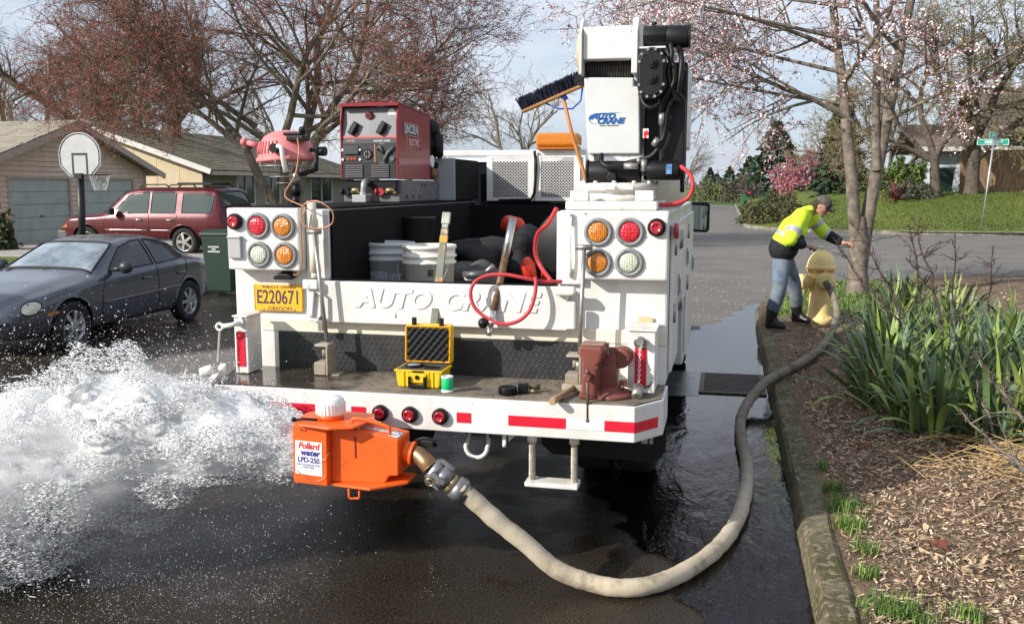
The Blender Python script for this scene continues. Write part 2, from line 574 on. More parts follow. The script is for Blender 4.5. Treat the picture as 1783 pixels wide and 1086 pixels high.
# ---- planting bed on the near corner
def bed_z(x, y):
    z = 0.128 + 0.05 * smooth((x - 0.8) / 1.6)
    z += 0.020 * sin(x * 3.1 + y * 1.7) * smooth((x - .6) / .8) + 0.014 * sin(x * 7.3 - y * 4.1) * smooth((x - .6) / .8)
    return z
def bed_limit(y):
    """left edge of the bed at this y (just inside the kerb)."""
    if y < 12.6: return XC + 0.145
    best = XC + 0.145
    for a, b in zip(NC[:-1], NC[1:]):
        if a.y <= y <= b.y and b.y > a.y:
            return lerp(a.x, b.x, (y - a.y) / (b.y - a.y)) + 0.22
    return 99
g = MB(); NX = 36
ys = [-3 + 0.16 * i for i in range(144)]
ys = [y for y in ys if y < 19.6]
for y in ys:
    x0 = min(bed_limit(y), 13.0)
    for i in range(NX + 1):
        t = i / NX; x = x0 + (14 - x0) * t * t * 0.9 + (14 - x0) * t * 0.1
        g.v.append((x, y, bed_z(x, y)))
for j in range(len(ys) - 1):
    for i in range(NX):
        a = j * (NX + 1) + i
        g.f.append((a, a + 1, a + NX + 2, a + NX + 1)); g.sm.append(True)
tag(obj('planting_bed', g, M_MULCH), kind='structure')

# ---- corner lawn across the side street, rising to the fence
def lawn_z(x, y):
    return 0.115 + (1.45 * smooth((y - 38.8) / 9.5)) * smooth((x - 1.2) / 6.0) + 0.25 * smooth((y - 46) / 10) * (1 - smooth((x - 1.2) / 6))
g = MB()
LY = [38.4 + 0.5 * i for i in range(14)] + [45.5 + i for i in range(16)] + [64, 68, 74, 82, 90, 97]
def far_limit(y):
    for a, b in zip(FC[:-1], FC[1:]):
        lo, hi = sorted((a.y, b.y))
        if lo <= y <= hi and hi > lo and a.x < 8: return lerp(a.x, b.x, (y - a.y) / (b.y - a.y)) + 0.15
    return 7
for y in LY:
    x0 = far_limit(y)
    for i in range(31):
        t = i / 30; x = x0 + (60 - x0) * (0.35 * t + 0.65 * t * t)
        g.v.append((x, y + (0.75 * smooth((x - 12) / 30) * 3 if y < 42 else 0), lawn_z(x, y)))
for j in range(len(LY) - 1):
    for i in range(30):
        a = j * 31 + i
        g.f.append((a, a + 1, a + 32, a + 31)); g.sm.append(True)
tag(obj('corner_lawn', g, M_LAWN), kind='structure')

# ---- front yards on the left side, with a concrete drive
g = MB()
g.add([(-60, -6, 0.02), (-10.05, -6, 0.02), (-10.05, 97, 0.02), (-60, 97, 0.02)], [(0, 1, 2, 3)])
tag(obj('left_lawn', g, M_LAWN), kind='structure')
g = MB(); g.box(-22.3, -9.95, 20.6, 31.0, -0.1, 0.045)
tag(obj('driveway', g, mat('drive_concrete', (0.36, 0.34, 0.31), 0.85, var=0.15, vscale=2, bump=0.003, bscale=60)), kind='structure')

# ---- the field at the end of the street and the far rise
g = MB()
for j in range(13):
    for i in range(25):
        x = -160 + 20 * i; y = 97 + (j / 12) ** 2 * 330
        g.v.append((x, y, -0.02 + 1.2 * smooth((y - 105) / 180)))
for j in range(12):
    for i in range(24):
        a = j * 25 + i; g.f.append((a, a + 1, a + 26, a + 25)); g.sm.append(True)
tag(obj('field', g, M_FIELD), kind='structure')

# ---- water running in the gutter, a real sheet over the road
def water_material():
    m = bpy.data.materials.new('gutter_water'); m.use_nodes = True
    N, L = m.node_tree.nodes, m.node_tree.links
    N.remove(N['Principled BSDF']); fr = N.new('ShaderNodeFresnel'); fr.inputs['IOR'].default_value = 1.5
    gl = N.new('ShaderNodeBsdfGlossy'); gl.inputs['Roughness'].default_value = 0.03
    tp = N.new('ShaderNodeBsdfTransparent'); tp.inputs['Color'].default_value = (0.42, 0.41, 0.385, 1)
    mxs = N.new('ShaderNodeMixShader'); L.new(fr.outputs[0], mxs.inputs[0]); L.new(tp.outputs[0], mxs.inputs[1]); L.new(gl.outputs[0], mxs.inputs[2])
    L.new(mxs.outputs[0], N['Material Output'].inputs['Surface'])
    tc = N.new('ShaderNodeTexCoord')
    hs = []
    for sc, st in ((7.0, (1.0, 0.35, 1)), (38.0, (1.0, 0.7, 1)), (1.8, (1, 0.5, 1))):
        mp = N.new('ShaderNodeMapping'); mp.inputs['Scale'].default_value = st
        n = N.new('ShaderNodeTexNoise'); n.inputs['Scale'].default_value = sc; n.inputs['Detail'].default_value = 2.5
        n.inputs['Distortion'].default_value = 0.7
        L.new(tc.outputs['Object'], mp.inputs['Vector']); L.new(mp.outputs['Vector'], n.inputs['Vector']); hs.append(n.outputs['Fac'])
    sep = N.new('ShaderNodeSeparateXYZ'); L.new(tc.outputs['Object'], sep.inputs[0])
    def math_(op, a, c, clamp=False):
        n = N.new('ShaderNodeMath'); n.operation = op; n.use_clamp = clamp
        for i, q in enumerate((a, c)):
            if isinstance(q, (int, float)): n.inputs[i].default_value = q
            else: L.new(q, n.inputs[i])
        return n.outputs[0]
    rough = math_('MULTIPLY', math_('SUBTRACT', 8.2, sep.outputs[1]), 0.30, True)     # the flow is rougher past the drain
    amp = math_('ADD', 0.12, math_('MULTIPLY', math_('MULTIPLY', rough, hs[2]), 1.3))
    h = math_('MULTIPLY', math_('ADD', hs[0], math_('MULTIPLY', hs[1], 0.22)), amp)
    bp = N.new('ShaderNodeBump'); bp.inputs['Distance'].default_value = 0.016; bp.inputs['Strength'].default_value = 1.0
    L.new(h, bp.inputs['Height']); L.new(bp.outputs['Normal'], gl.inputs['Normal']); L.new(bp.outputs['Normal'], fr.inputs['Normal'])
    return m
M_WATER = water_material()
wrng = random.Random(11)
left = [(2.4, 0.12), (3.2, 0.05), (3.9, -0.06), (4.5, -0.30), (5.1, -0.62), (6.0, -0.85), (7.0, -0.9), (8.0, -0.9), (9.2, -0.9), (10.4, -0.85), (11.3, -0.62), (12.1, -0.34), (12.9, -0.06), (13.6, 0.12), (14.4, 0.30), (15.0, 0.42)]
g = MB(); cl = []
for i in range(len(left) - 1):
    for k in range(14):
        t = k / 14; y_ = lerp(left[i][0], left[i + 1][0], t); cl.append((y_, lerp(left[i][1], left[i + 1][1], t) + wrng.uniform(-.02, .02) + .05 * sin(y_ * 9) + .03 * sin(y_ * 23)))
cl.append(left[-1])
for y, x in cl:
    xr = XC + 0.03 if y < 13 else XC + 0.03 + 0.16 * (y - 13) * 0.6
    for i in range(5): g.v.append((lerp(x, xr, i / 4), y, 0.008))
for j in range(len(cl) - 1):
    for i in range(4):
        a = j * 5 + i; g.f.append((a, a + 1, a + 6, a + 5)); g.sm.append(True)
tag(obj('gutter_water', g, M_WATER), kind='structure')

# ================================================================== TREES
def tube_np(polys, n):
    """polys: list of (points, radii); returns one set of triangles for all the tapered tubes."""
    V, F = [], []
    o = 0
    for P, R in polys:
        P = np.asarray(P, float); k = len(P)
        D = np.gradient(P, axis=0); D /= np.linalg.norm(D, axis=1, keepdims=True) + 1e-9
        a = np.array([0, 0, 1.0]) if abs(D[0, 2]) < 0.9 else np.array([1.0, 0, 0])
        U = np.cross(D, a); U /= np.linalg.norm(U, axis=1, keepdims=True) + 1e-9
        W = np.cross(D, U)
        t = np.arange(n) * 2 * pi / n
        ring = (U[:, None, :] * np.cos(t)[None, :, None] + W[:, None, :] * np.sin(t)[None, :, None]) * np.asarray(R)[:, None, None]
        V.append((P[:, None, :] + ring).reshape(-1, 3))
        i = np.arange(k - 1)[:, None] * n; j = np.arange(n)[None, :]; jn = (j + 1) % n
        q = np.stack([o + i + j, o + i + jn, o + i + n + jn, o + i + n + j], -1).reshape(-1, 4)
        F.append(np.concatenate([q[:, [0, 1, 2]], q[:, [0, 2, 3]]])); o += k * n
    return np.concatenate(V), np.concatenate(F)

def spray_template(rg, L, sides, wid, buds, bud, bend=0.15):
    """A small twig system: thin three-sided twigs (material 0) and bud or petal faces (material 1 or 2)."""
    polys, tips = [], []
    def twig(p, d, l, r, lev):
        pts = [p]; q = p.copy(); dd = d.copy()
        for _ in range(3):
            dd = dd + rg.normal(0, bend, 3); dd /= np.linalg.norm(dd)
            q = q + dd * l / 3; pts.append(q.copy())
        polys.append((pts, [r, r * .8, r * .6, r * .35]))
        for a, b in zip(pts[:-1], pts[1:]):
            tips.append((a, b))
        if lev < 1:
            for s in range(sides):
                t = 0.15 + 0.8 * s / max(1, sides - 1); i = min(2, int(t * 3))
                pp = pts[i] + (pts[i + 1] - pts[i]) * (t * 3 - i)
                sd = d + rg.normal(0, 0.75, 3); sd /= np.linalg.norm(sd)
                twig(pp, sd, l * rg.uniform(.3, .55), r * .6, lev + 1)
    twig(np.zeros(3), np.array([0, 0, 1.0]), L, wid, 0)
    V, F = tube_np(polys, 3)
    fm = np.zeros(len(F), int)
    bv, bf, bm_ = [], [], []
    o = len(V)
    for i in range(buds):
        a, b = tips[rg.integers(len(tips))]
        c = a + (b - a) * rg.random() + rg.normal(0, bud * .45, 3)
        u = rg.normal(0, 1, 3); u /= np.linalg.norm(u)
        w = np.cross(u, rg.normal(0, 1, 3)); w /= np.linalg.norm(w)
        s = bud * rg.uniform(.55, 1.2)
        bv += [c - u * s * .5, c + w * s * .42, c + u * s * .5, c - w * s * .42 + np.cross(u, w) * s * .3]
        bf += [(o, o + 1, o + 2), (o, o + 2, o + 3)]; o += 4
        k = 1 if rg.random() < 0.76 else 2
        bm_ += [k, k]
    if buds:
        V = np.concatenate([V, np.array(bv)]); F = np.concatenate([F, np.array(bf)]); fm = np.concatenate([fm, bm_])
    return V, F, fm

def place_sprays(rg, templates, frames):
    """frames: list of (point, direction, scale)."""
    Vs, Fs, Ms, o = [], [], [], 0
    ch = rg.integers(len(templates), size=len(frames))
    P = np.array([f[0] for f in frames]); D = np.array([f[1] for f in frames]); S = np.array([f[2] for f in frames])
    D /= np.linalg.norm(D, axis=1, keepdims=True)
    A = rg.normal(0, 1, D.shape); U = np.cross(D, A); U /= np.linalg.norm(U, axis=1, keepdims=True); W = np.cross(D, U)
    for k, (V, F, fm) in enumerate(templates):
        s = np.where(ch == k)[0]
        if not len(s): continue
        B = np.stack([U[s], W[s], D[s]], 1) * S[s][:, None, None]
        out = P[s][:, None, :] + np.einsum('vk,skj->svj', V, B)
        Vs.append(out.reshape(-1, 3))
        Fs.append((F[None] + (np.arange(len(s)) * len(V))[:, None, None] + o).reshape(-1, 3))
        Ms.append(np.tile(fm, len(s))); o += len(s) * len(V)
    return np.concatenate(Vs), np.concatenate(Fs), np.concatenate(Ms)

def grow(rg, stems, levels, ratio, kids, up, wander, angle, seg=0.45):
    """stems: (point, direction, length, radius). Returns limb polylines and the frames where sprays sit."""
    polys, frames = [], []
    def br(p, d, L, r, lev):
        k = max(4, int(L / seg)); pts = [p.copy()]; rad = [r]; q = p.copy(); dd = d / np.linalg.norm(d); dirs = [dd]
        for i in range(k):
            dd = dd + rg.normal(0, wander if np.isscalar(wander) else wander[min(lev, len(wander) - 1)], 3) + np.array([0, 0, up[min(lev, len(up) - 1)]]) * (L / k)
            dd /= np.linalg.norm(dd); q = q + dd * L / k
            pts.append(q.copy()); dirs.append(dd); rad.append(r * (1 - 0.72 * (i + 1) / k))
        polys.append((pts, rad, lev))
        if lev >= levels:
            for t in np.linspace(.15, 1, max(2, int(L / 0.22))):
                i = min(k - 1, int(t * k))
                frames.append((pts[i + 1] if t > .99 else pts[i], dirs[i] * .9 + rg.normal(0, .5, 3), rg.uniform(.7, 1.25)))
            return
        n = kids[lev]
        for s in range(n):
            t = (0.22 if lev else 0.35) + (0.78 if lev else 0.65) * (s + rg.random() * .8) / n
            i = min(k - 1, int(t * k)); a = rg.normal(0, 1, 3); side = np.cross(dirs[i], a); side /= np.linalg.norm(side)
            an = radians(angle) * rg.uniform(.6, 1.25)
            nd = dirs[i] * cos(an) + side * sin(an)
            br(pts[i], nd, L * ratio[lev] * rg.uniform(.7, 1.2) * (1.1 - .45 * t), max(rad[i] * .62, .006), lev + 1)
    for p, d, L, r in stems:
        br(np.array(p, float), np.array(d, float), L, r, 0)
    return polys, frames

def tree(name, label, base, seed, stems, levels, ratio, kids, up, wander, angle, sprays, bark, crown_mats, group=None, cat='tree', thin=1.0, trunk=None, cull=None, seg=0.45):
    rg = np.random.default_rng(seed)
    t = thing(name, label, cat, base, group)
    polys, frames = grow(rg, stems, levels, ratio, kids, up, wander, angle, seg)
    if cull: polys = [q for q in polys if q[2] == 0 or not cull(np.array(q[0][-1]) + np.array([0, 0, .35 if q[2] == 1 else .1]))]
    if trunk: polys = [(trunk[0], trunk[1], 0)] + polys
    tV, tF = tube_np([(p, r) for p, r, l in polys if l <= 1], 9)
    if any(l > 1 for _, _, l in polys):
        V2, F2 = tube_np([(p, r) for p, r, l in polys if l > 1], 4)
        tF = np.concatenate([tF, F2 + len(tV)]); tV = np.concatenate([tV, V2])
    o = obj('trunk', np_mesh('trunk', tV, tF, [bark], smooth=True), bark, t)
    if cull: frames = [f for f in frames if not cull(f[0])]
    if thin < 1: frames = [f for f in frames if rg.random() < thin]
    V, F, fm = place_sprays(rg, sprays, frames)
    obj('crown', np_mesh('crown', V, F, crown_mats, fm), crown_mats[0], t)
    return t

BARK = mat('bark_grey_brown', (0.17, 0.14, 0.105), 0.95, var=0.45, vscale=7, bump=0.03, bscale=22, dirt=(0.10, 0.11, 0.05), dscale=3, damt=0.5, dcover=0.45, stretch=(1, 1, 0.35))
BARK_D = mat('bark_dark', (0.10, 0.08, 0.062), 0.95, var=0.4, vscale=7, bump=0.03, bscale=22)
BARK_C = mat('bark_cherry', (0.20, 0.165, 0.13), 0.9, var=0.4, vscale=9, bump=0.012, bscale=30, dirt=(0.06, 0.05, 0.04), dscale=5, damt=0.8, dcover=0.5)
TWIG = mat('twig_brown', (0.19, 0.135, 0.10), 0.95)
TWIG_G = mat('twig_grey', (0.15, 0.125, 0.10), 0.95)
BUD_R = mat('bud_red', (0.46, 0.075, 0.06), 0.8, var=0.4, vscale=2)
BUD_B = mat('bud_brown', (0.27, 0.13, 0.09), 0.85)
BLOS = mat('petal_pink', (0.88, 0.72, 0.72), 0.7, var=0.2, vscale=3, sss=0.0)
BLOS_D = mat('petal_rose', (0.42, 0.17, 0.19), 0.8)
BUDG = mat('bud_olive', (0.24, 0.21, 0.09), 0.85, var=0.3, vscale=2)
BUDG2 = mat('bud_tan', (0.26, 0.21, 0.11), 0.85)

tr = np.random.default_rng(21)
SPR_RED = [spray_template(tr, .85, 6, .0080, 28, .038) for _ in range(4)]
SPR_BARE = [spray_template(tr, 1.0, 7, .011, 12, .045) for _ in range(3)]
SPR_BLOS = [spray_template(tr, .55, 5, .0045, 44, .036) for _ in range(4)]
SPR_GRN = [spray_template(tr, .9, 6, .010, 40, .062) for _ in range(4)]
SPR_FARPINK = [spray_template(tr, .6, 5, .012, 40, .11) for _ in range(2)]

# the great maple in red bud over the houses: forks low into spreading limbs
tree('maple_tree', 'big spreading maple in dark red bud, its forked trunk standing before the long low house', (-12.6, 25.0, 0), 5,
     [((-.12, 0, .9), (-0.42, -0.15, 1.0), 7.4, .15), ((0.0, 0, 1.0), (-0.12, .3, 1.0), 7.8, .19), ((0.12, 0, .9), (0.34, -0.2, 1.0), 7.2, .16), ((.05, 0, 1.3), (.08, -.2, 1.0), 7.4, .14),
      ((.75, -.2, 3.0), (1.0, 0.25, .55), 5.6, .085), ((-1.0, -.2, 3.0), (-1.0, .2, .50), 6.0, .09), ((-.2, .2, 2.8), (-.3, -.9, .7), 5.0, .08), ((.6, .1, 3.4), (.75, .6, .7), 5.4, .08), ((-.9, 0, 3.6), (-.9, -.5, .7), 5.8, .085)],
     3, (.62, .62, .60), (9, 6, 4), (0.0, .01, .03), .10, 50, SPR_RED, BARK, [TWIG, BUD_R, BUD_B],
     trunk=([(0, 0, -.1), (.02, 0, .35), (.05, 0, .8), (.05, 0, 1.3)], [.40, .33, .31, .30]), thin=.85, cull=lambda p: p[2] < 3.4)
# the old oak with dark limbs reaching left over the garage
tree('oak_tree', 'old bare oak with dark crooked limbs reaching out left above the garage roof', (-27.5, 41.0, 0), 9,
     [((0, 0, 3.0), (-1.15, -.5, .55), 10.5, .42), ((0, 0, 3.2), (-.5, .2, 1.0), 9.5, .38), ((0, 0, 3.2), (.45, .1, 1.0), 9.5, .36), ((0, 0, 3.0), (1.1, -.3, .55), 9.0, .34), ((0, 0, 3), (-1.2, .3, .2), 9.5, .33)],
     3, (.52, .58, .6), (7, 5, 3), (0.03, .03, .03), .17, 52, SPR_RED, BARK_D, [TWIG, BUD_R, BUD_B],
     trunk=([(0, 0, -.1), (0, 0, 1), (0, 0, 2), (0, 0, 3.3)], [.75, .6, .55, .5]), thin=0.62, seg=.7)
# bare grey trees further back on the left
GREY = 'bare grey trees beyond the houses'
far_bare = tree('bare_tree', 'bare grey tree at the far left edge beyond the garage roof', (-43, 50, 0), 31,
     [((0, 0, 2.2), (-.35, 0, 1), 8, .22), ((0, 0, 2.2), (.4, .1, 1), 8.5, .22), ((0, 0, 2.2), (.05, -.3, 1), 8, .2)], 3, (.55, .6, .6), (6, 4, 3), (.03, .03, .03), .13, 42,
     SPR_BARE, BARK, [TWIG_G, BUDG2, BUD_B], group=GREY, trunk=([(0, 0, 0), (0, 0, 1.2), (0, 0, 2.3)], [.36, .3, .3]), thin=.65, seg=.7)
for loc, rz, sc, lb in (((-46, 66, 0), 2.0, 1.15, 'bare grey tree far left, behind the edge tree and lower over the roof'),
                        ((-36, 72, 0), 4.1, .95, 'bare grey tree showing between garage ridge and dish'),
                        ((-24, 68, 0), 1.1, 1.0, 'bare tree rising behind the middle of the long dark roof'),
                        ((-15, 66, 0), 3.0, .85, 'bare tree directly behind the welder on the truck'),
                        ((-8.6, 78, 0), 5.2, .62, 'small bare tree seen left of the amber beacon'),
                        ((-4.2, 92, 0), 0.6, .55, 'small bare tree seen between broom and crane')):
    clone(far_bare, loc, rz, lb, scale=sc)

# blossoming cherry by the hydrant: two stems from a swollen base, one of them forking
tree('cherry_tree', 'pale pink blossoming cherry with two grey stems behind the yellow hydrant', (2.02, 15.2, 0.14), 14,
     [((-.02, 0, .45), (-.075, 0, 1), 6.2, .110), ((.04, .02, .45), (.10, .03, 1), 6.2, .120), ((.21, .05, 1.95), (-.03, .10, 1), 4.6, .075),
      ((-.17, 0, 2.7), (-1.0, -.25, .50), 3.3, .032), ((-.19, 0, 2.95), (-1.0, .2, .18), 3.4, .032), ((.30, 0, 2.7), (.85, -.3, .45), 2.2, .032), ((-.22, 0, 3.4), (-1.0, .1, .30), 3.9, .032), ((.35, 0, 3.3), (.7, .5, .40), 2.0, .032), ((-.25, 0, 3.9), (-1, -.4, .22), 4.0, .032), ((-.28, 0, 4.4), (-1, .3, .25), 3.6, .032)],
     3, (.42, .55, .55), (7, 5, 3), (0.0, -.03, -.06), (.02, .10, .12), 55, SPR_BLOS, BARK_C, [TWIG, BLOS, BLOS_D],
     trunk=([(.03, 0, -.15), (.02, 0, .1), (.0, 0, .5), (.01, 0, .9), (.02, 0, 1.25)], [.25, .175, .15, .135, .06]), thin=.52,
     cull=lambda p: p[2] < 1.75 or p[0] > 1.25 or (p[0] > .5 and (p[0] * 37) % 1 < .5))

# olive-budded trees on the corner lawn
tree('lawn_tree', 'olive budded tree with thick trunk beside the wooden fence on the lawn', (11.2, 47.4, 1.45), 41,
     [((0, 0, 1.9), (-.55, 0, 1), 6.5, .23), ((0, 0, 1.9), (.25, .2, 1), 7.0, .25), ((.1, 0, 1.7), (.95, -.1, .9), 6.5, .2), ((0, 0, 2.4), (0, -.4, 1), 6.0, .18)], 3, (.58, .6, .6), (6, 5, 3), (.02, .0, .0), .12, 46,
     SPR_GRN, BARK_D, [TWIG_G, BUDG, BUDG2], group='olive budded trees on the corner lawn', trunk=([(0, 0, -.2), (0, 0, .5), (-.02, 0, 1.2), (0, 0, 2.1)], [.42, .32, .3, .32]), thin=.68, seg=.6)
tree('lawn_tree', 'leaning olive budded tree left of the dark bin on the lawn', (9.3, 46.4, 1.35), 43,
     [((-.05, 0, 1.7), (-1.1, 0, .55), 4.8, .15), ((0, 0, 1.8), (-.35, .2, 1), 5.8, .17), ((0, 0, 1.8), (.3, -.1, 1), 5.6, .16), ((-.1, 0, 1.7), (-.9, .3, .85), 5.0, .13)], 3, (.55, .6, .6), (6, 4, 3), (.02, .0, .0), .13, 46,
     SPR_GRN, BARK_D, [TWIG_G, BUDG, BUDG2], group='olive budded trees on the corner lawn', trunk=([(.22, 0, -.2), (.15, 0, .4), (.05, 0, 1.1), (-.02, 0, 1.9)], [.27, .21, .19, .2]), thin=.68, seg=.6)
tree('lawn_tree', 'many stemmed olive budded shrub tree behind the red leaved plant', (8.6, 55.0, 1.4), 47,
     [((0, 0, .1), (-.75, 0, 1), 5.0, .12), ((0, 0, .1), (-.3, .2, 1), 5.6, .12), ((0, 0, .1), (.2, 0, 1), 5.6, .12), ((0, 0, .1), (.7, .1, 1), 5.0, .12), ((0, 0, .1), (-1.0, .2, .9), 4.6, .1)], 3, (.5, .6, .6), (6, 4, 3), (.02, .02, .0), .12, 36,
     SPR_GRN, BARK_D, [TWIG_G, BUDG, BUDG2], group='olive budded trees on the corner lawn', thin=.6, seg=.6)
tree('lawn_tree', 'olive budded tree at the right edge, its crown hanging over the fence', (18.0, 49.0, 1.5), 51,
     [((0, 0, 2.0), (-.5, -.1, 1), 7.0, .2), ((0, 0, 2.0), (.3, .2, 1), 7, .2), ((0, 0, 2.2), (-.9, .1, .7), 6.5, .18)], 3, (.58, .6, .6), (6, 5, 3), (.02, .0, -.02), .13, 48,
     SPR_GRN, BARK_D, [TWIG_G, BUDG, BUDG2], group='olive budded trees on the corner lawn', trunk=([(0, 0, -.2), (0, 0, 1.0), (0, 0, 2.1)], [.38, .3, .3]), thin=.68, seg=.6)
# pink flowering tree far down the street
PINK_A = mat('petal_deep_pink', (0.52, 0.20, 0.24), 0.8, var=0.3, vscale=2)
PINK_B = mat('petal_dusk', (0.33, 0.11, 0.14), 0.85)
tree('flowering_plum', 'round deep pink flowering tree far off above the man in the yellow jacket', (6.6, 82, 0.5), 61,
     [((0, 0, .9), (-.7, 0, .8), 2.9, .13), ((0, 0, .9), (.7, 0, .8), 2.9, .13), ((0, 0, .9), (-.2, -.5, 1), 3.1, .12), ((0, 0, .9), (.25, .4, 1), 3.1, .12), ((0, 0, .9), (-1.1, .1, .4), 2.7, .1), ((0, 0, .9), (1.1, .1, .4), 2.7, .1)], 2, (.55, .6), (7, 5), (.0, .0), .12, 50,
     SPR_FARPINK, BARK_D, [TWIG, PINK_A, PINK_B], trunk=([(0, 0, -.2), (0, 0, .4), (0, 0, 1.0)], [.3, .24, .22]))

# dark conifers
def conifer(name, label, base, h, r, seed, group, density=1.0, cols=None):
    rg = np.random.default_rng(seed); t = thing(name, label, 'conifer', base, group)
    b = MB(); b.cyl(Vector(base), Vector(base) + Vector((0, 0, h * .96)), h * .022, h * .004, 8)
    obj('trunk', b, BARK_D, t)
    n = int(2600 * density); V, F, fm = [], [], []
    u = rg.random(n) ** .8
    z = h * (.06 + .93 * u); rr = r * (1 - u) ** .8 * (.35 + .65 * np.sqrt(rg.random(n))) * (1 + .25 * np.sin(u * 46 + rg.random(n))) + .04
    a = rg.random(n) * 2 * pi
    c = np.stack([rr * np.cos(a), rr * np.sin(a), z - rr * .25], 1)
    d = np.stack([np.cos(a), np.sin(a), -.25 + rg.normal(0, .3, n)], 1); d += rg.normal(0, .35, d.shape); d /= np.linalg.norm(d, axis=1, keepdims=True)
    w = np.cross(d, rg.normal(0, 1, d.shape)); w /= np.linalg.norm(w, axis=1, keepdims=True)
    L = h * .075 * rg.uniform(.6, 1.3, n)[:, None]
    V = np.stack([c - d * L * .5, c + w * L * .26, c + d * L * .6, c - w * L * .26 - np.array([0, 0, .08]) * L], 1).reshape(-1, 3)
    i = np.arange(n)[:, None] * 4
    F = np.concatenate([i + np.array([0, 1, 2]), i + np.array([0, 2, 3])])
    fm = np.tile(rg.integers(0, 2, n), 2)
    obj('crown', np_mesh('crown', V, F, cols, fm), cols[0], t)
    return t
NEED_A = mat('needles_dark', (0.022, 0.042, 0.022), 0.85, var=0.3, vscale=1)
NEED_B = mat('needles_mid', (0.04, 0.068, 0.03), 0.85)
conifer('fir_tree', 'broad dark fir rising behind the pink flowering tree', (6.2, 128, .4), 10.0, 5.0, 71, 'conifers across the field', 1.4, [NEED_A, NEED_B])
conifer('fir_tree', 'slim dark green fir directly left of the cherry stems', (6.6, 59, .9), 6.8, 1.6, 72, 'conifers across the field', 1.2, [NEED_A, NEED_B])
for i, (x, y, h, r, lb) in enumerate(((3.2, 150, 6.2, 3.4, 'low dark fir left of the broad fir'), (0.3, 165, 5.0, 2.4, 'farthest small fir near the truck mirror'), (-3.4, 185, 5.2, 2.2, 'thin distant fir just right of the crane'), (12.5, 118, 7, 3.0, 'dark fir between pink tree and cherry stems'), (-1.6, 140, 3.4, 2.6, 'rounded dark evergreen at the field edge'))):
    conifer('fir_tree', lb, (x, y, .4), h, r, 80 + i, 'conifers across the field', .8, [NEED_A, NEED_B])

# ================================================================== HOUSES, FENCES AND FAR THINGS
SIDING_T = mat('siding_tan', (0.68, 0.545, 0.43), 0.85, var=0.10, vscale=3, bump=0.003, bscale=40, dirt=(0.56, 0.43, 0.31), dscale=2.5, damt=0.5, dcover=0.4)
SIDING_C = mat('siding_cream', (0.60, 0.50, 0.34), 0.85, var=0.08, vscale=3, dirt=(0.35, 0.28, 0.19), dscale=2, damt=0.5, dcover=0.4)
SIDING_G = mat('siding_grey', (0.27, 0.245, 0.20), 0.85, var=0.10, vscale=3)
TRIM_T = mat('trim_taupe', (0.46, 0.38, 0.32), 0.7, var=0.1, vscale=4)
TRIM_W = mat('trim_white', (0.62, 0.60, 0.56), 0.6, var=0.12, vscale=5, dirt=(0.3, 0.27, 0.22), dscale=5, damt=0.6, dcover=0.4)
SHINGLE_L = mat('shingle_mossy_light', (0.36, 0.32, 0.26), 0.95, var=0.3, vscale=14, bump=0.02, bscale=9, dirt=(0.24, 0.23, 0.15), dscale=1.6, damt=0.8, dcover=0.5)
SHINGLE_D = mat('shingle_mossy_dark', (0.22, 0.18, 0.13), 0.95, var=0.4, vscale=6, bump=0.03, bscale=9, dirt=(0.10, 0.105, 0.045), dscale=1.2, damt=0.85, dcover=0.5)
DOOR_G = mat('door_grey_green', (0.42, 0.47, 0.43), 0.6, var=0.10, vscale=2, dirt=(0.20, 0.23, 0.22), dscale=3, damt=0.5, dcover=0.4)
GLASS_H = mat('house_glass', (0.03, 0.035, 0.035), 0.06, spec=0.8, var=0.3, vscale=1.5)
DARK = mat('recess_dark', (0.02, 0.018, 0.016), 0.9)

def gable_roof_slab(m, edges, thick):
    """edges: four corners of one roof slope."""
    a, b, c, d = [Vector(p) for p in edges]
    n = (b - a).cross(d - a).normalized()
    if n.z < 0: n = -n
    m.add([a, b, c, d] + [p + n * thick for p in (a, b, c, d)], [(0, 1, 2, 3), (7, 6, 5, 4), (0, 4, 5, 1), (1, 5, 6, 2), (2, 6, 7, 3), (3, 7, 4, 0)])

def shingle_rows(parent_roof, a, b, up, n_rows, n_cols, mt, thick=0.02, seed=1):
    """Rows of overlapping shingle strips laid up a slope from the eave line a-b along up."""
    rr = random.Random(seed); a, b, up = Vector(a), Vector(b), Vector(up)
    nrm = (b - a).cross(up).normalized()
    if nrm.z < 0: nrm = -nrm
    mb = MB()
    for i in range(n_rows):
        t0, t1 = i / n_rows, (i + 1.12) / n_rows
        cuts = [0.0]; w = 1.0 / n_cols
        x = -rr.random() * w
        while x < 1:
            x0, x1 = max(0, x), min(1, x + w * .97)
            if x1 > x0 + .2 * w:
                o = 0.022 + rr.uniform(0, .012)
                p = [a.lerp(b, q) + up * min(1, t) + nrm * h for t, h in ((t0, o), (t1, .006)) for q in (x0, x1)]
                q = [v - nrm * .02 for v in p[:2]]
                mb.add(p + q, [(0, 1, 3, 2), (0, 4, 5, 1)])
            x += w
    o = obj('shingle_courses', mb, mt, parent_roof, kind='stuff')
    return o

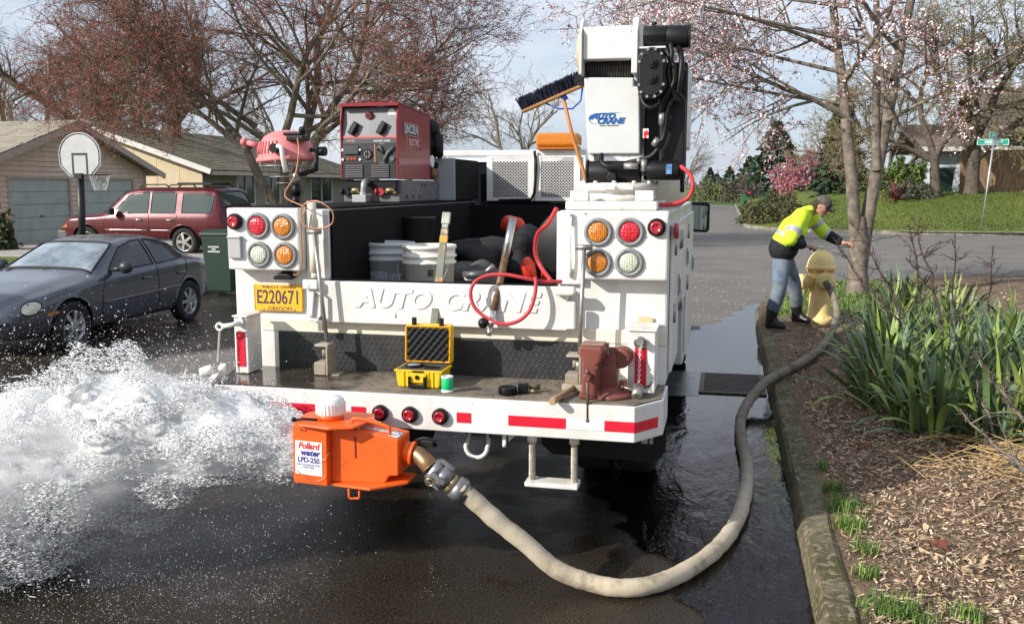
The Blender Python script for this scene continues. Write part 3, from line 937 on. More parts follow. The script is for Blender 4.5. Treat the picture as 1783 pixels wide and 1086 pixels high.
# ---- tan garage with two doors: its gable faces the street
gx = -22.4
y0, y1, ym = 23.0 + .9, 32.3, 28.25
gar = thing('garage', 'tan clapboard garage with two grey green doors and a mossy gable roof', 'garage', (gx, ym, 0))
pk, ev = 4.0, 2.55
b = MB()
b.prism([(y0 - 0.6, 0), (y1, 0), (y1, ev), (ym, pk - .1), (y0 - .6, ev + .0)], lambda a, z: (gx - .06, a, z), lambda a, z: (gx - 7.5, a, z))
obj('wall', b, SIDING_T, gar)
def rake_z(y): return (pk - .08) - abs(y - ym) * (pk - ev) / (y1 - ym)
d1, d2, dtop = (25.25, 28.0), (28.8, 31.55), 2.1
nb = 24
for i in range(nb):
    z0 = 0.05 + i * .165; z1 = z0 + .16
    if z0 > pk - .25: break
    spans = [(y0 - .6, y1)]
    if z0 < dtop: spans = [(y0 - .6, d1[0] - .1), (d1[1] + .1, d2[0] - .1), (d2[1] + .1, y1)]
    for s0, s1 in spans:
        def lim(z):
            h = (pk - .08 - z) * (y1 - ym) / (pk - ev)
            return max(s0, ym - h), min(s1, ym + h)
        a0, a1 = lim(z0); c0, c1 = lim(z1)
        if a1 - a0 < .1: continue
        if c1 <= c0: c0 = c1 = (a0 + a1) / 2
        pb = MB()
        pb.add([(gx + .045, a0, z0), (gx + .045, a1, z0), (gx + .004, c1, z1), (gx + .004, c0, z1), (gx - .05, a0, z0), (gx - .05, a1, z0), (gx - .05, c1, z1), (gx - .05, c0, z1)],
               [(0, 1, 2, 3), (0, 4, 5, 1), (1, 5, 6, 2), (0, 3, 7, 4)])
        obj('siding_board', pb, SIDING_T, gar)
for k, (a, c) in enumerate((d1, d2)):
    fr = MB(); fr.box(gx - .03, gx + .05, a - .1, a, 0, dtop + .1); fr.box(gx - .03, gx + .05, c, c + .1, 0, dtop + .1); fr.box(gx - .03, gx + .051, a, c, dtop, dtop + .1)
    dr = obj('garage_door', fr, TRIM_T, gar)
    for q in range(5):
        pb = MB(); h = dtop / 5
        pb.box(gx - .045, gx - .012, a + .004, c - .004, q * h + .008, (q + 1) * h - .008)
        obj('door_panel', pb, DOOR_G, dr, bevel=.006)
    hb = MB(); hb.box(gx - .012, gx + .02, (a + c) / 2 - .05, (a + c) / 2 + .05, .85, .89)
    obj('door_handle', hb, DARK, dr)
rf = MB()
gable_roof_slab(rf, [(gx + .45, ym, pk), (gx - 7.8, ym, pk), (gx - 7.8, y1 + .75, ev - .28), (gx + .45, y1 + .75, ev - .28)], .12)
gable_roof_slab(rf, [(gx + .45, ym, pk), (gx - 7.8, ym, pk), (gx - 7.8, y0 - 1.3, ev - .45), (gx + .45, y0 - 1.3, ev - .45)], .12)
ro = obj('roof', rf, SHINGLE_L, gar)
slope = Vector((0, ym - (y0 - 1.3), pk - (ev - .45)))
shingle_rows(ro, (gx + .45, y0 - 1.3, ev - .45 + .13), (gx - 7.8, y0 - 1.3, ev - .45 + .13), slope, 22, 22, SHINGLE_L, seed=4)
for s, ye, ze in ((1, y1 + .75, ev - .28), (-1, y0 - 1.3, ev - .45)):
    fb = MB(); fb.bar((gx + .47, ym, pk - .02), (gx + .47, ye, ze - .02), .05, .2, up=(0, -s * (pk - ze), s * (ye - ym) * s))
    obj('fascia_board', fb, TRIM_T, ro)
tr_ = MB(); tr_.box(gx - .05, gx + .05, y1 - .02, y1 + .1, 0, ev - .1)
obj('corner_trim', tr_, TRIM_T, gar)

# ---- satellite dish on the garage ridge
dish = thing('satellite_dish', 'dark satellite dish on a bent mast at the garage ridge', 'satellite dish', (gx - .2, 29.0, 3.95))
b = MB(); b.tube([(gx - .2, 28.9, 3.8), (gx - .2, 28.95, 4.25), (gx - .1, 29.0, 4.4), (gx, 29.0, 4.55)], .03, 8)
obj('mast', b, TRIM_W, dish)
b = MB(); b.lathe([(0.0, .0), (.12, .01), (.25, .05), (.36, .11), (.37, .1), (.25, .03), (0, -.02)], (gx + .05, 29.05, 4.65), (.45, .85, .25), 24)
obj('reflector', b, mat('dish_grey', (.09, .09, .095), .5), dish)
b = MB(); b.tube([(gx, 29.0, 4.45), (gx - .25, 28.4, 4.55)], .016, 6); b.ball((gx - .25, 28.38, 4.58), .05)
obj('feed_arm', b, TRIM_W, dish)

# ---- long low house behind the red vehicle: cream gable end, grey front with windows
hx, hy0, hy1 = -21.6, 35.2, 51.5
hs = thing('house', 'low house with cream gable end, grey front and dark mossy roof', 'house', (hx, hy0, 0))
rzx, rz_, ez = -27.0, 4.45, 2.55
b = MB(); b.box(hx - 10.8, hx - .02, hy0 + .04, hy1, 0, ez)
b.prism([(hx - 10.8, ez - .01), (hx - .02, ez - .01), (rzx, rz_ - .12)], lambda a, z: (a, hy0 + .04, z), lambda a, z: (a, hy1, z))
obj('wall', b, SIDING_C, hs)
for i in range(10):                                           # wide sheets on the gable end
    x1_ = hx - i * 1.08; x0_ = x1_ - 1.065
    def zt(x): return ez + (rz_ - .14 - ez) * (1 - abs(x - rzx) / (hx - rzx)) if x > rzx - (hx - rzx) else ez
    pb = MB(); pb.prism([(x0_, 0), (x1_, 0), (x1_, max(ez, zt(x1_)) - .02), (x0_, max(ez, zt(x0_)) - .02)], lambda a, z: (a, hy0 + .02, z), lambda a, z: (a, hy0 + .05, z))
    obj('siding_panel', pb, SIDING_C, hs)
wins = [(38.0, 39.5, 1.08, 2.36), (40.6, 42.0, 1.1, 2.36), (45.6, 48.2, 1.05, 2.34)]
for i in range(15):
    z0 = .03 + i * .165
    spans = []; cur = hy0
    for (a, c, s0, s1) in wins:
        if z0 + .16 > s0 - .08 and z0 < s1 + .08: spans.append((cur, a - .08)); cur = c + .08
    spans.append((cur, hy1))
    for s0, s1 in spans:
        pb = MB(); pb.add([(hx + .022, s0, z0), (hx + .022, s1, z0), (hx + .004, s1, z0 + .16), (hx + .004, s0, z0 + .16), (hx - .015, s0, z0), (hx - .015, s1, z0), (hx - .015, s1, z0 + .16), (hx - .015, s0, z0 + .16)], [(0, 1, 2, 3), (0, 4, 5, 1), (1, 5, 6, 2), (0, 3, 7, 4)])
        obj('siding_board', pb, SIDING_G, hs)
for (a, c, s0, s1) in wins:
    fr = MB()
    for q in ((a - .08, a, s0 - .08, s1 + .08), (c, c + .08, s0 - .08, s1 + .08), (a, c, s0 - .08, s0), (a, c, s1, s1 + .08), ((a + c) / 2 - .03, (a + c) / 2 + .03, s0, s1)):
        fr.box(hx - .02, hx + .05, *q)
    w = obj('window', fr, TRIM_W, hs)
    for p0, p1 in ((a, (a + c) / 2 - .03), ((a + c) / 2 + .03, c)):
        pb = MB(); pb.box(hx - .012, hx + .0, p0, p1, s0, s1); obj('pane', pb, GLASS_H, w)
rf = MB()
gable_roof_slab(rf, [(rzx, hy0 - .55, rz_), (rzx, hy1 + .5, rz_), (hx + .75, hy1 + .5, ez - .12), (hx + .75, hy0 - .55, ez - .12)], .12)
gable_roof_slab(rf, [(rzx, hy0 - .55, rz_), (rzx, hy1 + .5, rz_), (-33.2, hy1 + .5, ez - .12), (-33.2, hy0 - .55, ez - .12)], .12)
ro = obj('roof', rf, SHINGLE_D, hs)
shingle_rows(ro, (hx + .75, hy0 - .55, ez + .0), (hx + .75, hy1 + .5, ez + .0), (rzx - hx - .75, 0, rz_ - ez + .12), 24, 40, SHINGLE_D, seed=8)
fb = MB(); fb.bar((rzx, hy0 - .57, rz_ + .03), (hx + .75, hy0 - .57, ez - .09), .045, .22, up=(1, 0, 2.8)); obj('rake_board', fb, TRIM_W, ro)
fb = MB(); fb.box(hx + .72, hx + .8, hy0 - .5, hy1 + .4, ez - .22, ez - .06); obj('gutter', fb, TRIM_T, ro)

# ---- basketball hoop by the drive
hp = thing('basketball_hoop', 'black pole basketball hoop with fan shaped white backboard before the garage', 'basketball hoop', (-15.0, 19.1, 0.02))
b = MB(); b.cyl((-15.0, 19.1, 0), (-14.93, 19.1, 2.25), .085, .085, 14)
obj('pole', b, mat('black_paint', (.012, .012, .014), .45), hp)
b = MB()
fan = [(-.30, 0), (.30, 0), (.55, .25)] + [(.57 * cos(a), .50 + .53 * sin(a)) for a in [radians(q) for q in range(0, 181, 12)]] + [(-.55, .25)]
bx, by, bz = -14.83, 18.98, 2.08
b.prism(fan, lambda a, z: (bx + a, by, bz + z), lambda a, z: (bx + a, by + .05, bz + z))
bb = obj('backboard', b, mat('board_white', (.45, .45, .47), .5, var=.12, vscale=4, dirt=(.35, .35, .36), dscale=6, damt=.6, dcover=.4), hp, bevel=.008)
b = MB(); ins = [(x * .93, .04 + z * .93) for x, z in fan]
b.tube([(bx + x, by - .004, bz + z) for x, z in ins], .011, 5, closed=True); obj('border_line', b, mat('line_dark', (.03, .03, .035), .6), bb)
b = MB()
for q in ((-.21, .21, .50, .55), (-.21, -.17, .06, .50), (.17, .21, .06, .50)): b.box(bx + q[0], bx + q[1], by - .008, by - .002, bz + q[2], bz + q[3])
obj('target_square', b, MATS['line_dark'], bb)
b = MB(); b.torus((bx + .55, by - .05, bz + .04), .23, .012, (0, 0, 1), 28, 6); b.bar((bx + .0, by - .03, bz + .05), (bx + .33, by - .05, bz + .04), .05, .03); b.box(bx - .12, bx + .08, by - .08, by - .01, bz - .04, bz + .08)
obj('rim', b, MATS['black_paint'], hp)
b = MB()
for i in range(12):
    for s in (1, -1):
        pts = []
        for k in range(5):
            t = k / 4; a = 2 * pi * i / 12 + s * t * 1.0; r = .23 * (1 - .45 * t); pts.append((bx + .55 + r * cos(a), by - .05 + r * sin(a), bz + .04 - .36 * t))
        b.tube(pts, .005, 3, caps=False)
obj('net', b, mat('net_white', (.6, .6, .58), .9), hp)

# ---- green refuse bin at the left kerb, two more across the street
BIN_G = mat('bin_dark_green', (.010, .032, .020), .55, var=.15, vscale=5)
BIN_L = mat('bin_green', (.03, .13, .05), .55, var=.15, vscale=5)
def refuse_bin(label, loc, h, w, m, marks):
    t = thing('refuse_bin', label, 'bin', loc, 'wheeled refuse bins')
    x, y, z = loc; b = MB(); tw, bw = w / 2, w / 2 * .82
    b.add([(x - bw, y - bw, z + .06), (x + bw, y - bw, z + .06), (x + bw, y + bw, z + .06), (x - bw, y + bw, z + .06), (x - tw, y - tw, z + h * .9), (x + tw, y - tw, z + h * .9), (x + tw, y + tw, z + h * .9), (x - tw, y + tw, z + h * .9)],
          [(3, 2, 1, 0), (4, 5, 6, 7), (0, 1, 5, 4), (1, 2, 6, 5), (2, 3, 7, 6), (3, 0, 4, 7)])
    obj('body', b, m, t, bevel=.02)
    b = MB(); b.prism([(-tw - .03, 0), (tw + .05, 0), (tw + .03, .05), (tw * .6, .10), (-tw * .7, .10), (-tw - .02, .05)], lambda a, q: (x - tw - .03, y + a, z + h * .9 + .002 + q), lambda a, q: (x + tw + .03, y + a, z + h * .9 + .002 + q))
    obj('lid', b, m, t, bevel=.015)
    for s in (-1, 1):
        b = MB(); b.cyl((x + s * tw * .75, y + tw + .0, z + .11), (x + s * (tw * .75 + .06), y + tw + .0, z + .11), .11, n=18); obj('wheel', b, MATS['black_paint'], t)
    b = MB(); b.cyl((x - tw * .8, y + tw + .07, z + h * .88), (x + tw * .8, y + tw + .07, z + h * .88), .018, n=8); obj('handle', b, m, t)
    if marks:
        b = MB(); rr = random.Random(4)
        for k, ln in enumerate((.22, .07, .24)):
            xx = x - ln / 2 - .05
            while xx < x - .05 + ln / 2: 
                wd = rr.uniform(.01, .022); b.box(xx, xx + wd, y - tw * .985 - .006, y - tw * .985 + .01, z + h * .72 - k * .045, z + h * .72 - k * .045 + .025); xx += wd + .008
        obj('stencil', b, mat('stencil_white', (.7, .7, .68), .7), t)
    return t
refuse_bin('dark green refuse bin with white stencil at kerb behind the grey car', (-9.35, 15.9, -.18), 1.24, .62, BIN_G, True)
refuse_bin('small bright green refuse bin at the far end of the street', (1.35, 71.5, .05), 1.25, .85, BIN_L, False)
refuse_bin('dark refuse bin between two trunks on the corner lawn', (10.1, 48.6, 1.45), 1.35, .95, BIN_G, False)

# ---- street name sign on the corner lawn
sg = thing('street_sign', 'grey post with crossed green street name blades on the corner', 'street sign', (9.9, 40.0, .3))
b = MB(); b.cyl((9.9, 40.0, .2), (10.12, 40.0, 3.55), .035, n=10); obj('post', b, mat('galvanised', (.42, .43, .44), .45, .6, var=.1), sg)
SGN = mat('sign_green', (.03, .42, .30), .4, var=.1, vscale=6)
for dz, ang, ln in ((3.58, radians(12), 1.25), (3.85, radians(62), 1.1)):
    m4 = Matrix.Translation((10.1, 40.0, dz)) @ Matrix.Rotation(ang, 4, 'Z')
    b = MB(); b.box(-ln / 2, ln / 2, -.012, .012, -.12, .12, m4); bl = obj('name_blade', b, SGN, sg, bevel=.004)
    b = MB()
    for q in ((-ln / 2 + .01, ln / 2 - .01, -.115, -.09), (-ln / 2 + .01, ln / 2 - .01, .09, .115), (-ln / 2 + .01, -ln / 2 + .04, -.09, .09), (ln / 2 - .04, ln / 2 - .01, -.09, .09)): b.box(q[0], q[1], -.0155, -.0125, q[2], q[3], m4)
    obj('blade_border', b, mat('sign_mint', (.62, .86, .78), .4), bl)
    b = MB(); b.box(-ln * .26, ln * .3, -.0165, -.0125, -.06, .06, m4); obj('name_panel', b, MATS['sign_mint'], bl)
b = MB(); b.box(10.06, 10.16, 39.95, 40.05, 3.44, 3.76); obj('bracket', b, MATS['galvanised'], sg)

# ---- wooden fences
WOOD_F = mat('fence_wood', (.34, .215, .12), .9, var=.35, vscale=3, bump=.004, bscale=40, dirt=(.10, .07, .05), dscale=2.5, damt=.8, dcover=.5, stretch=(3, 3, .5))
WOOD_R = mat('fence_red', (.32, .15, .09), .9, var=.2, vscale=3)
def fence(label, a, c, h, m, pitch, seed, zfn):
    rr = random.Random(seed); a, c = Vector(a), Vector(c)
    t = thing('wooden_fence', label, 'fence', (a.x, a.y, zfn(a.x, a.y)), 'wooden fences')
    L = (c - a).length; d = (c - a) / L; n = int(L / pitch); nrm = Vector((d.y, -d.x, 0))
    me0 = None
    for i in range(n):
        p = a + d * (i + .5) * pitch; z = zfn(p.x, p.y) - .1; hh = h + rr.uniform(-.02, .02); o = rr.uniform(0, .012)
        b = MB(); w = pitch * .47
        pts = [p - d * w, p + d * w]
        vs = [(q.x + nrm.x * s, q.y + nrm.y * s, z + zz) for zz in (0, hh) for s in (o, o + .022) for q in pts]
        b.add(vs, [(0, 1, 5, 4), (2, 6, 7, 3), (0, 4, 6, 2), (1, 3, 7, 5), (4, 5, 7, 6)])
        obj('plank', b, m, t)
    for zz in (.35, h - .35):
        b = MB(); p0, p1 = a - nrm * .05, c - nrm * .05
        b.bar((p0.x, p0.y, zfn(p0.x, p0.y) + zz), (p1.x, p1.y, zfn(p1.x, p1.y) + zz), .05, .09); obj('rail', b, m, t)
    return t
fence('tall weathered brown board fence on the right behind the street sign', (10.95, 48.8, 0), (21.5, 50.6, 0), 2.15, WOOD_F, .155, 5, lawn_z)
fence('low reddish board fence far behind the cherry stems', (6.9, 63.0, 0), (14.5, 64.6, 0), 1.45, WOOD_R, .17, 6, lambda x, y: .95)

# ---- blue white house behind the lawn trees and the brown roofed one at the edge
PALE = mat('siding_pale_blue', (.52, .57, .63), .8, var=.06, vscale=2)
h2 = thing('house', 'pale blue house with white window half hidden by the lawn trees', 'house', (12.6, 55, 1.4))
b = MB(); b.box(10.7, 15.2, 54.0, 60, 1.2, 3.9); obj('wall', b, PALE, h2)
fr = MB(); fr.box(12.0, 12.95, 53.93, 54.0, 2.2, 3.75); w = obj('window', fr, TRIM_W, h2)
for q in ((12.08, 12.44), (12.51, 12.87)):
    b = MB(); b.box(q[0], q[1], 53.90, 53.935, 2.28, 3.67); obj('pane', b, mat('curtain_glass', (.35, .36, .36), .2), w)
rf = MB(); gable_roof_slab(rf, [(9.7, 57, 5.2), (15.4, 57, 5.2), (15.4, 53.2, 3.75), (9.7, 53.2, 3.75)], .15); gable_roof_slab(rf, [(9.7, 57, 5.2), (15.4, 57, 5.2), (15.4, 61, 3.75), (9.7, 61, 3.75)], .15)
ro = obj('roof', rf, mat('shingle_brown', (.16, .125, .10), .95, var=.3, vscale=7, bump=.02, bscale=10), h2)
b = MB(); b.box(9.7, 15.4, 53.12, 53.2, 3.7, 3.93); obj('fascia_board', b, TRIM_W, ro)
h3 = thing('house', 'dark eaved house with brown shingle roof rising over the board fence', 'house', (18, 54, 1.5))
b = MB(); b.box(14.2, 28, 53.6, 64, 1.3, 4.5); obj('wall', b, mat('siding_dark', (.05, .045, .045), .8), h3)
rf = MB(); gable_roof_slab(rf, [(13.2, 59, 7.3), (29, 59, 7.3), (29, 52.6, 4.75), (13.2, 52.6, 4.75)], .18); gable_roof_slab(rf, [(13.2, 59, 7.3), (29, 59, 7.3), (29, 65.5, 4.7), (13.2, 65.5, 4.7)], .18)
ro = obj('roof', rf, MATS['shingle_brown'], h3)
shingle_rows(ro, (13.2, 52.6, 4.95), (29, 52.6, 4.95), (0, 6.4, 2.55), 22, 40, MATS['shingle_brown'], seed=9)
b = MB(); b.box(13.2, 29, 52.5, 52.6, 4.62, 4.95); obj('fascia_board', b, TRIM_T, ro)
WV = mat('vehicle_white', (.75, .75, .75), .3)
van = thing('parked_van', 'white vehicle roof showing above the low red fence', 'van', (9.2, 68, .9))
b = MB(); b.prism([(-1.0, 0), (1.0, 0), (1.05, .6), (.8, 1.45), (.55, 1.62), (-.6, 1.66), (-.85, 1.55), (-1.0, .7)], lambda a, z: (9.2 + a, 67, 1.0 + z), lambda a, z: (9.2 + a, 71, 1.0 + z)); obj('body', b, WV, van, bevel=.06)
b = MB(); b.prism([(-.78, .8), (.78, .8), (.62, 1.38), (-.66, 1.38)], lambda a, z: (9.2 + a, 66.98, 1.0 + z), lambda a, z: (9.2 + a, 67.01, 1.0 + z)); obj('rear_window', b, GLASS_H, van)

# ---- shrubs: leaf faces through a volume
def shrub(name, label, base, size, n, leaf, cols, seed, cat='shrub', group=None, flat=0.0):
    rg = np.random.default_rng(seed); t = thing(name, label, cat, base, group)
    u = rg.normal(0, 1, (n, 3)); u /= np.linalg.norm(u, axis=1, keepdims=True); u[:, 2] = np.abs(u[:, 2])
    r = (.45 + .55 * rg.random(n) ** .5) * (1 + .16 * np.sin(u[:, 0] * 9 + seed) + .14 * np.sin(u[:, 1] * 11) + .1 * np.sin(u[:, 2] * 13))
    c = u * r[:, None] * np.array(size)
    d = rg.normal(0, 1, (n, 3)); d[:, 2] *= (1 - flat); d /= np.linalg.norm(d, axis=1, keepdims=True)
    w = np.cross(d, rg.normal(0, 1, (n, 3))); w /= np.linalg.norm(w, axis=1, keepdims=True)
    L = leaf * rg.uniform(.6, 1.3, n)[:, None]
    V = np.stack([c - d * L * .5, c + w * L * .3, c + d * L * .6, c - w * L * .3 + np.cross(d, w) * L * .12], 1).reshape(-1, 3)
    i = np.arange(n)[:, None] * 4
    F = np.concatenate([i + np.array([0, 1, 2]), i + np.array([0, 2, 3])]); fm = np.tile(rg.integers(0, len(cols), n), 2)
    obj('foliage', np_mesh('foliage', V, F, cols, fm), cols[0], t)
    polys = []
    for k in range(7):
        a = rg.random() * 2 * pi; e = np.array([cos(a) * size[0] * .6, sin(a) * size[1] * .6, size[2] * .75])
        polys.append(([np.zeros(3), e * .4 + np.array([0, 0, size[2] * .1]), e], [.03, .02, .01]))
    V, F = tube_np(polys, 5); obj('stem', np_mesh('stem', V, F, [BARK_D]), BARK_D, t)
    return t
SH1 = mat('leaf_olive', (.062, .075, .024), .8, var=.3, vscale=3); SH2 = mat('leaf_bronze', (.11, .075, .04), .85)
SH3 = mat('leaf_bright', (.11, .18, .03), .7, var=.25, vscale=3); SH4 = mat('leaf_grey', (.10, .105, .085), .85)
SH5 = mat('leaf_deep', (.03, .055, .022), .8); SH6 = mat('leaf_spring', (.20, .21, .05), .8)
shrub('shrub', 'wide low clipped shrub on the far street corner', (2.6, 45.6, .1), (2.2, 1.9, 1.25), 4200, .16, [SH1, SH1, SH2], 1)
shrub('shrub', 'grey green rounded shrub beside the red leaved plant', (8.2, 46.0, 1.3), (.95, .7, .85), 1500, .14, [SH4, SH4, SH1], 2)
shrub('shrub', 'bright green broad leaved shrub below the bare shrub tree', (8.9, 52.0, 1.6), (1.4, .9, 1.65), 2000, .22, [SH3, SH3, SH1], 3)
shrub('shrub', 'dark clipped bush by the far mailboxes', (2.9, 66, .1), (.8, .8, 1.5), 1300, .16, [SH5, SH1], 4)
shrub('shrub', 'second dark bush just right of the far mailboxes', (4.0, 66.8, .1), (.7, .7, 1.25), 1200, .16, [SH5, SH1], 5)
shrub('shrub', 'tall grassy green shrub below the pink flowering tree', (7.9, 72, .5), (3.0, 1.4, 1.45), 2800, .22, [SH1, SH3, SH4], 6)
shrub('shrub', 'brown twiggy thicket far off left of the pink tree', (1.4, 104, .2), (2.4, 2.0, 2.6), 2400, .26, [SH2, SH4], 7)
shrub('shrub', 'pale spring green willow shrub far across the field', (-2.6, 112, .2), (2.2, 2.0, 2.6), 2200, .26, [SH6, SH4], 8)
shrub('shrub', 'dark evergreen bush below the fir by the cherry stems', (6.9, 54, 1.1), (1.2, 1.0, 1.8), 1800, .2, [SH5, SH1], 12)
shrub('shrub', 'dark ivy mound at the foot of the garage wall', (-20.6, 22.6, .02), (.5, .5, 1.3), 1000, .16, [SH5, SH2, SH1], 13)
shrub('shrub', 'dark foundation shrub under the far house window', (-20.2, 50.2, 0), (1.0, 1.2, 1.5), 1500, .18, [SH5, SH1], 14)
# spiky red leaved plant
cp = thing('cordyline', 'spiky red brown cordyline plant at the top of the corner lawn', 'plant', (7.5, 45.4, 1.3))
rg = np.random.default_rng(5)
for k in range(46):
    a = rg.random() * 2 * pi; e = rg.uniform(.15, 1.3); L = rg.uniform(.8, 1.25); b = MB()
    dr = Vector((cos(a) * cos(e), sin(a) * cos(e), sin(e))); sd = Vector((-sin(a), cos(a), 0))
    pts = [Vector((7.5, 45.4, 1.3)) + dr * L * t + Vector((0, 0, -.35 * t * t * cos(e) * L)) for t in (0, .35, .7, 1)]
    vs = []
    for p, w in zip(pts, (.03, .035, .026, .003)): vs += [p - sd * w, p + sd * w]
    b.add(vs, [(0, 1, 3, 2), (2, 3, 5, 4), (4, 5, 7, 6)]); obj('leaf', b, mat('leaf_red', (.20, .06, .05), .6, var=.3, vscale=4), cp)

# ---- mailboxes at the far end
for x, y, lb in ((1.55, 69.5, 'black mailbox on a post above the bright green bin'), (3.3, 70, 'black mailbox further right by the dark bushes')):
    t = thing('mailbox', lb, 'mailbox', (x, y, .1), 'roadside mailboxes')
    b = MB(); b.box(x - .05, x + .05, y - .05, y + .05, .1, 1.15); obj('post', b, WOOD_F, t)
    b = MB(); b.prism([(-.28, 0), (.28, 0), (.28, .3), (.2, .45), (0, .5), (-.2, .45), (-.28, .3)], lambda a, z: (x + a, y - .5, 1.152 + z), lambda a, z: (x + a, y + .3, 1.152 + z)); obj('box', b, MATS['black_paint'], t, bevel=.02)
    b = MB(); b.box(x - .14, x + .1, y - .506, y - .501, 1.35, 1.48); obj('flag', b, mat('flag_red', (.5, .03, .03), .5), t)

# ================================================================== CARS
def interp(pts, u):
    x = [p[0] for p in pts]; y = [p[1] for p in pts]
    return np.interp(u, x, y)
def smooth1(a, k):
    ker = np.ones(k) / k; p = np.pad(a, (k // 2, k // 2), mode='edge')
    return np.convolve(p, ker, mode='valid')[:len(a)]

def in_poly(x, y, poly):
    inside = np.zeros(x.shape, bool); n = len(poly)
    for i in range(n):
        x0, y0_ = poly[i]; x1, y1_ = poly[(i + 1) % n]
        c = ((y0_ > y) != (y1_ > y)) & (x < (x1 - x0) * (y - y0_) / (y1_ - y0_ + 1e-12) + x0)
        inside ^= c
    return inside

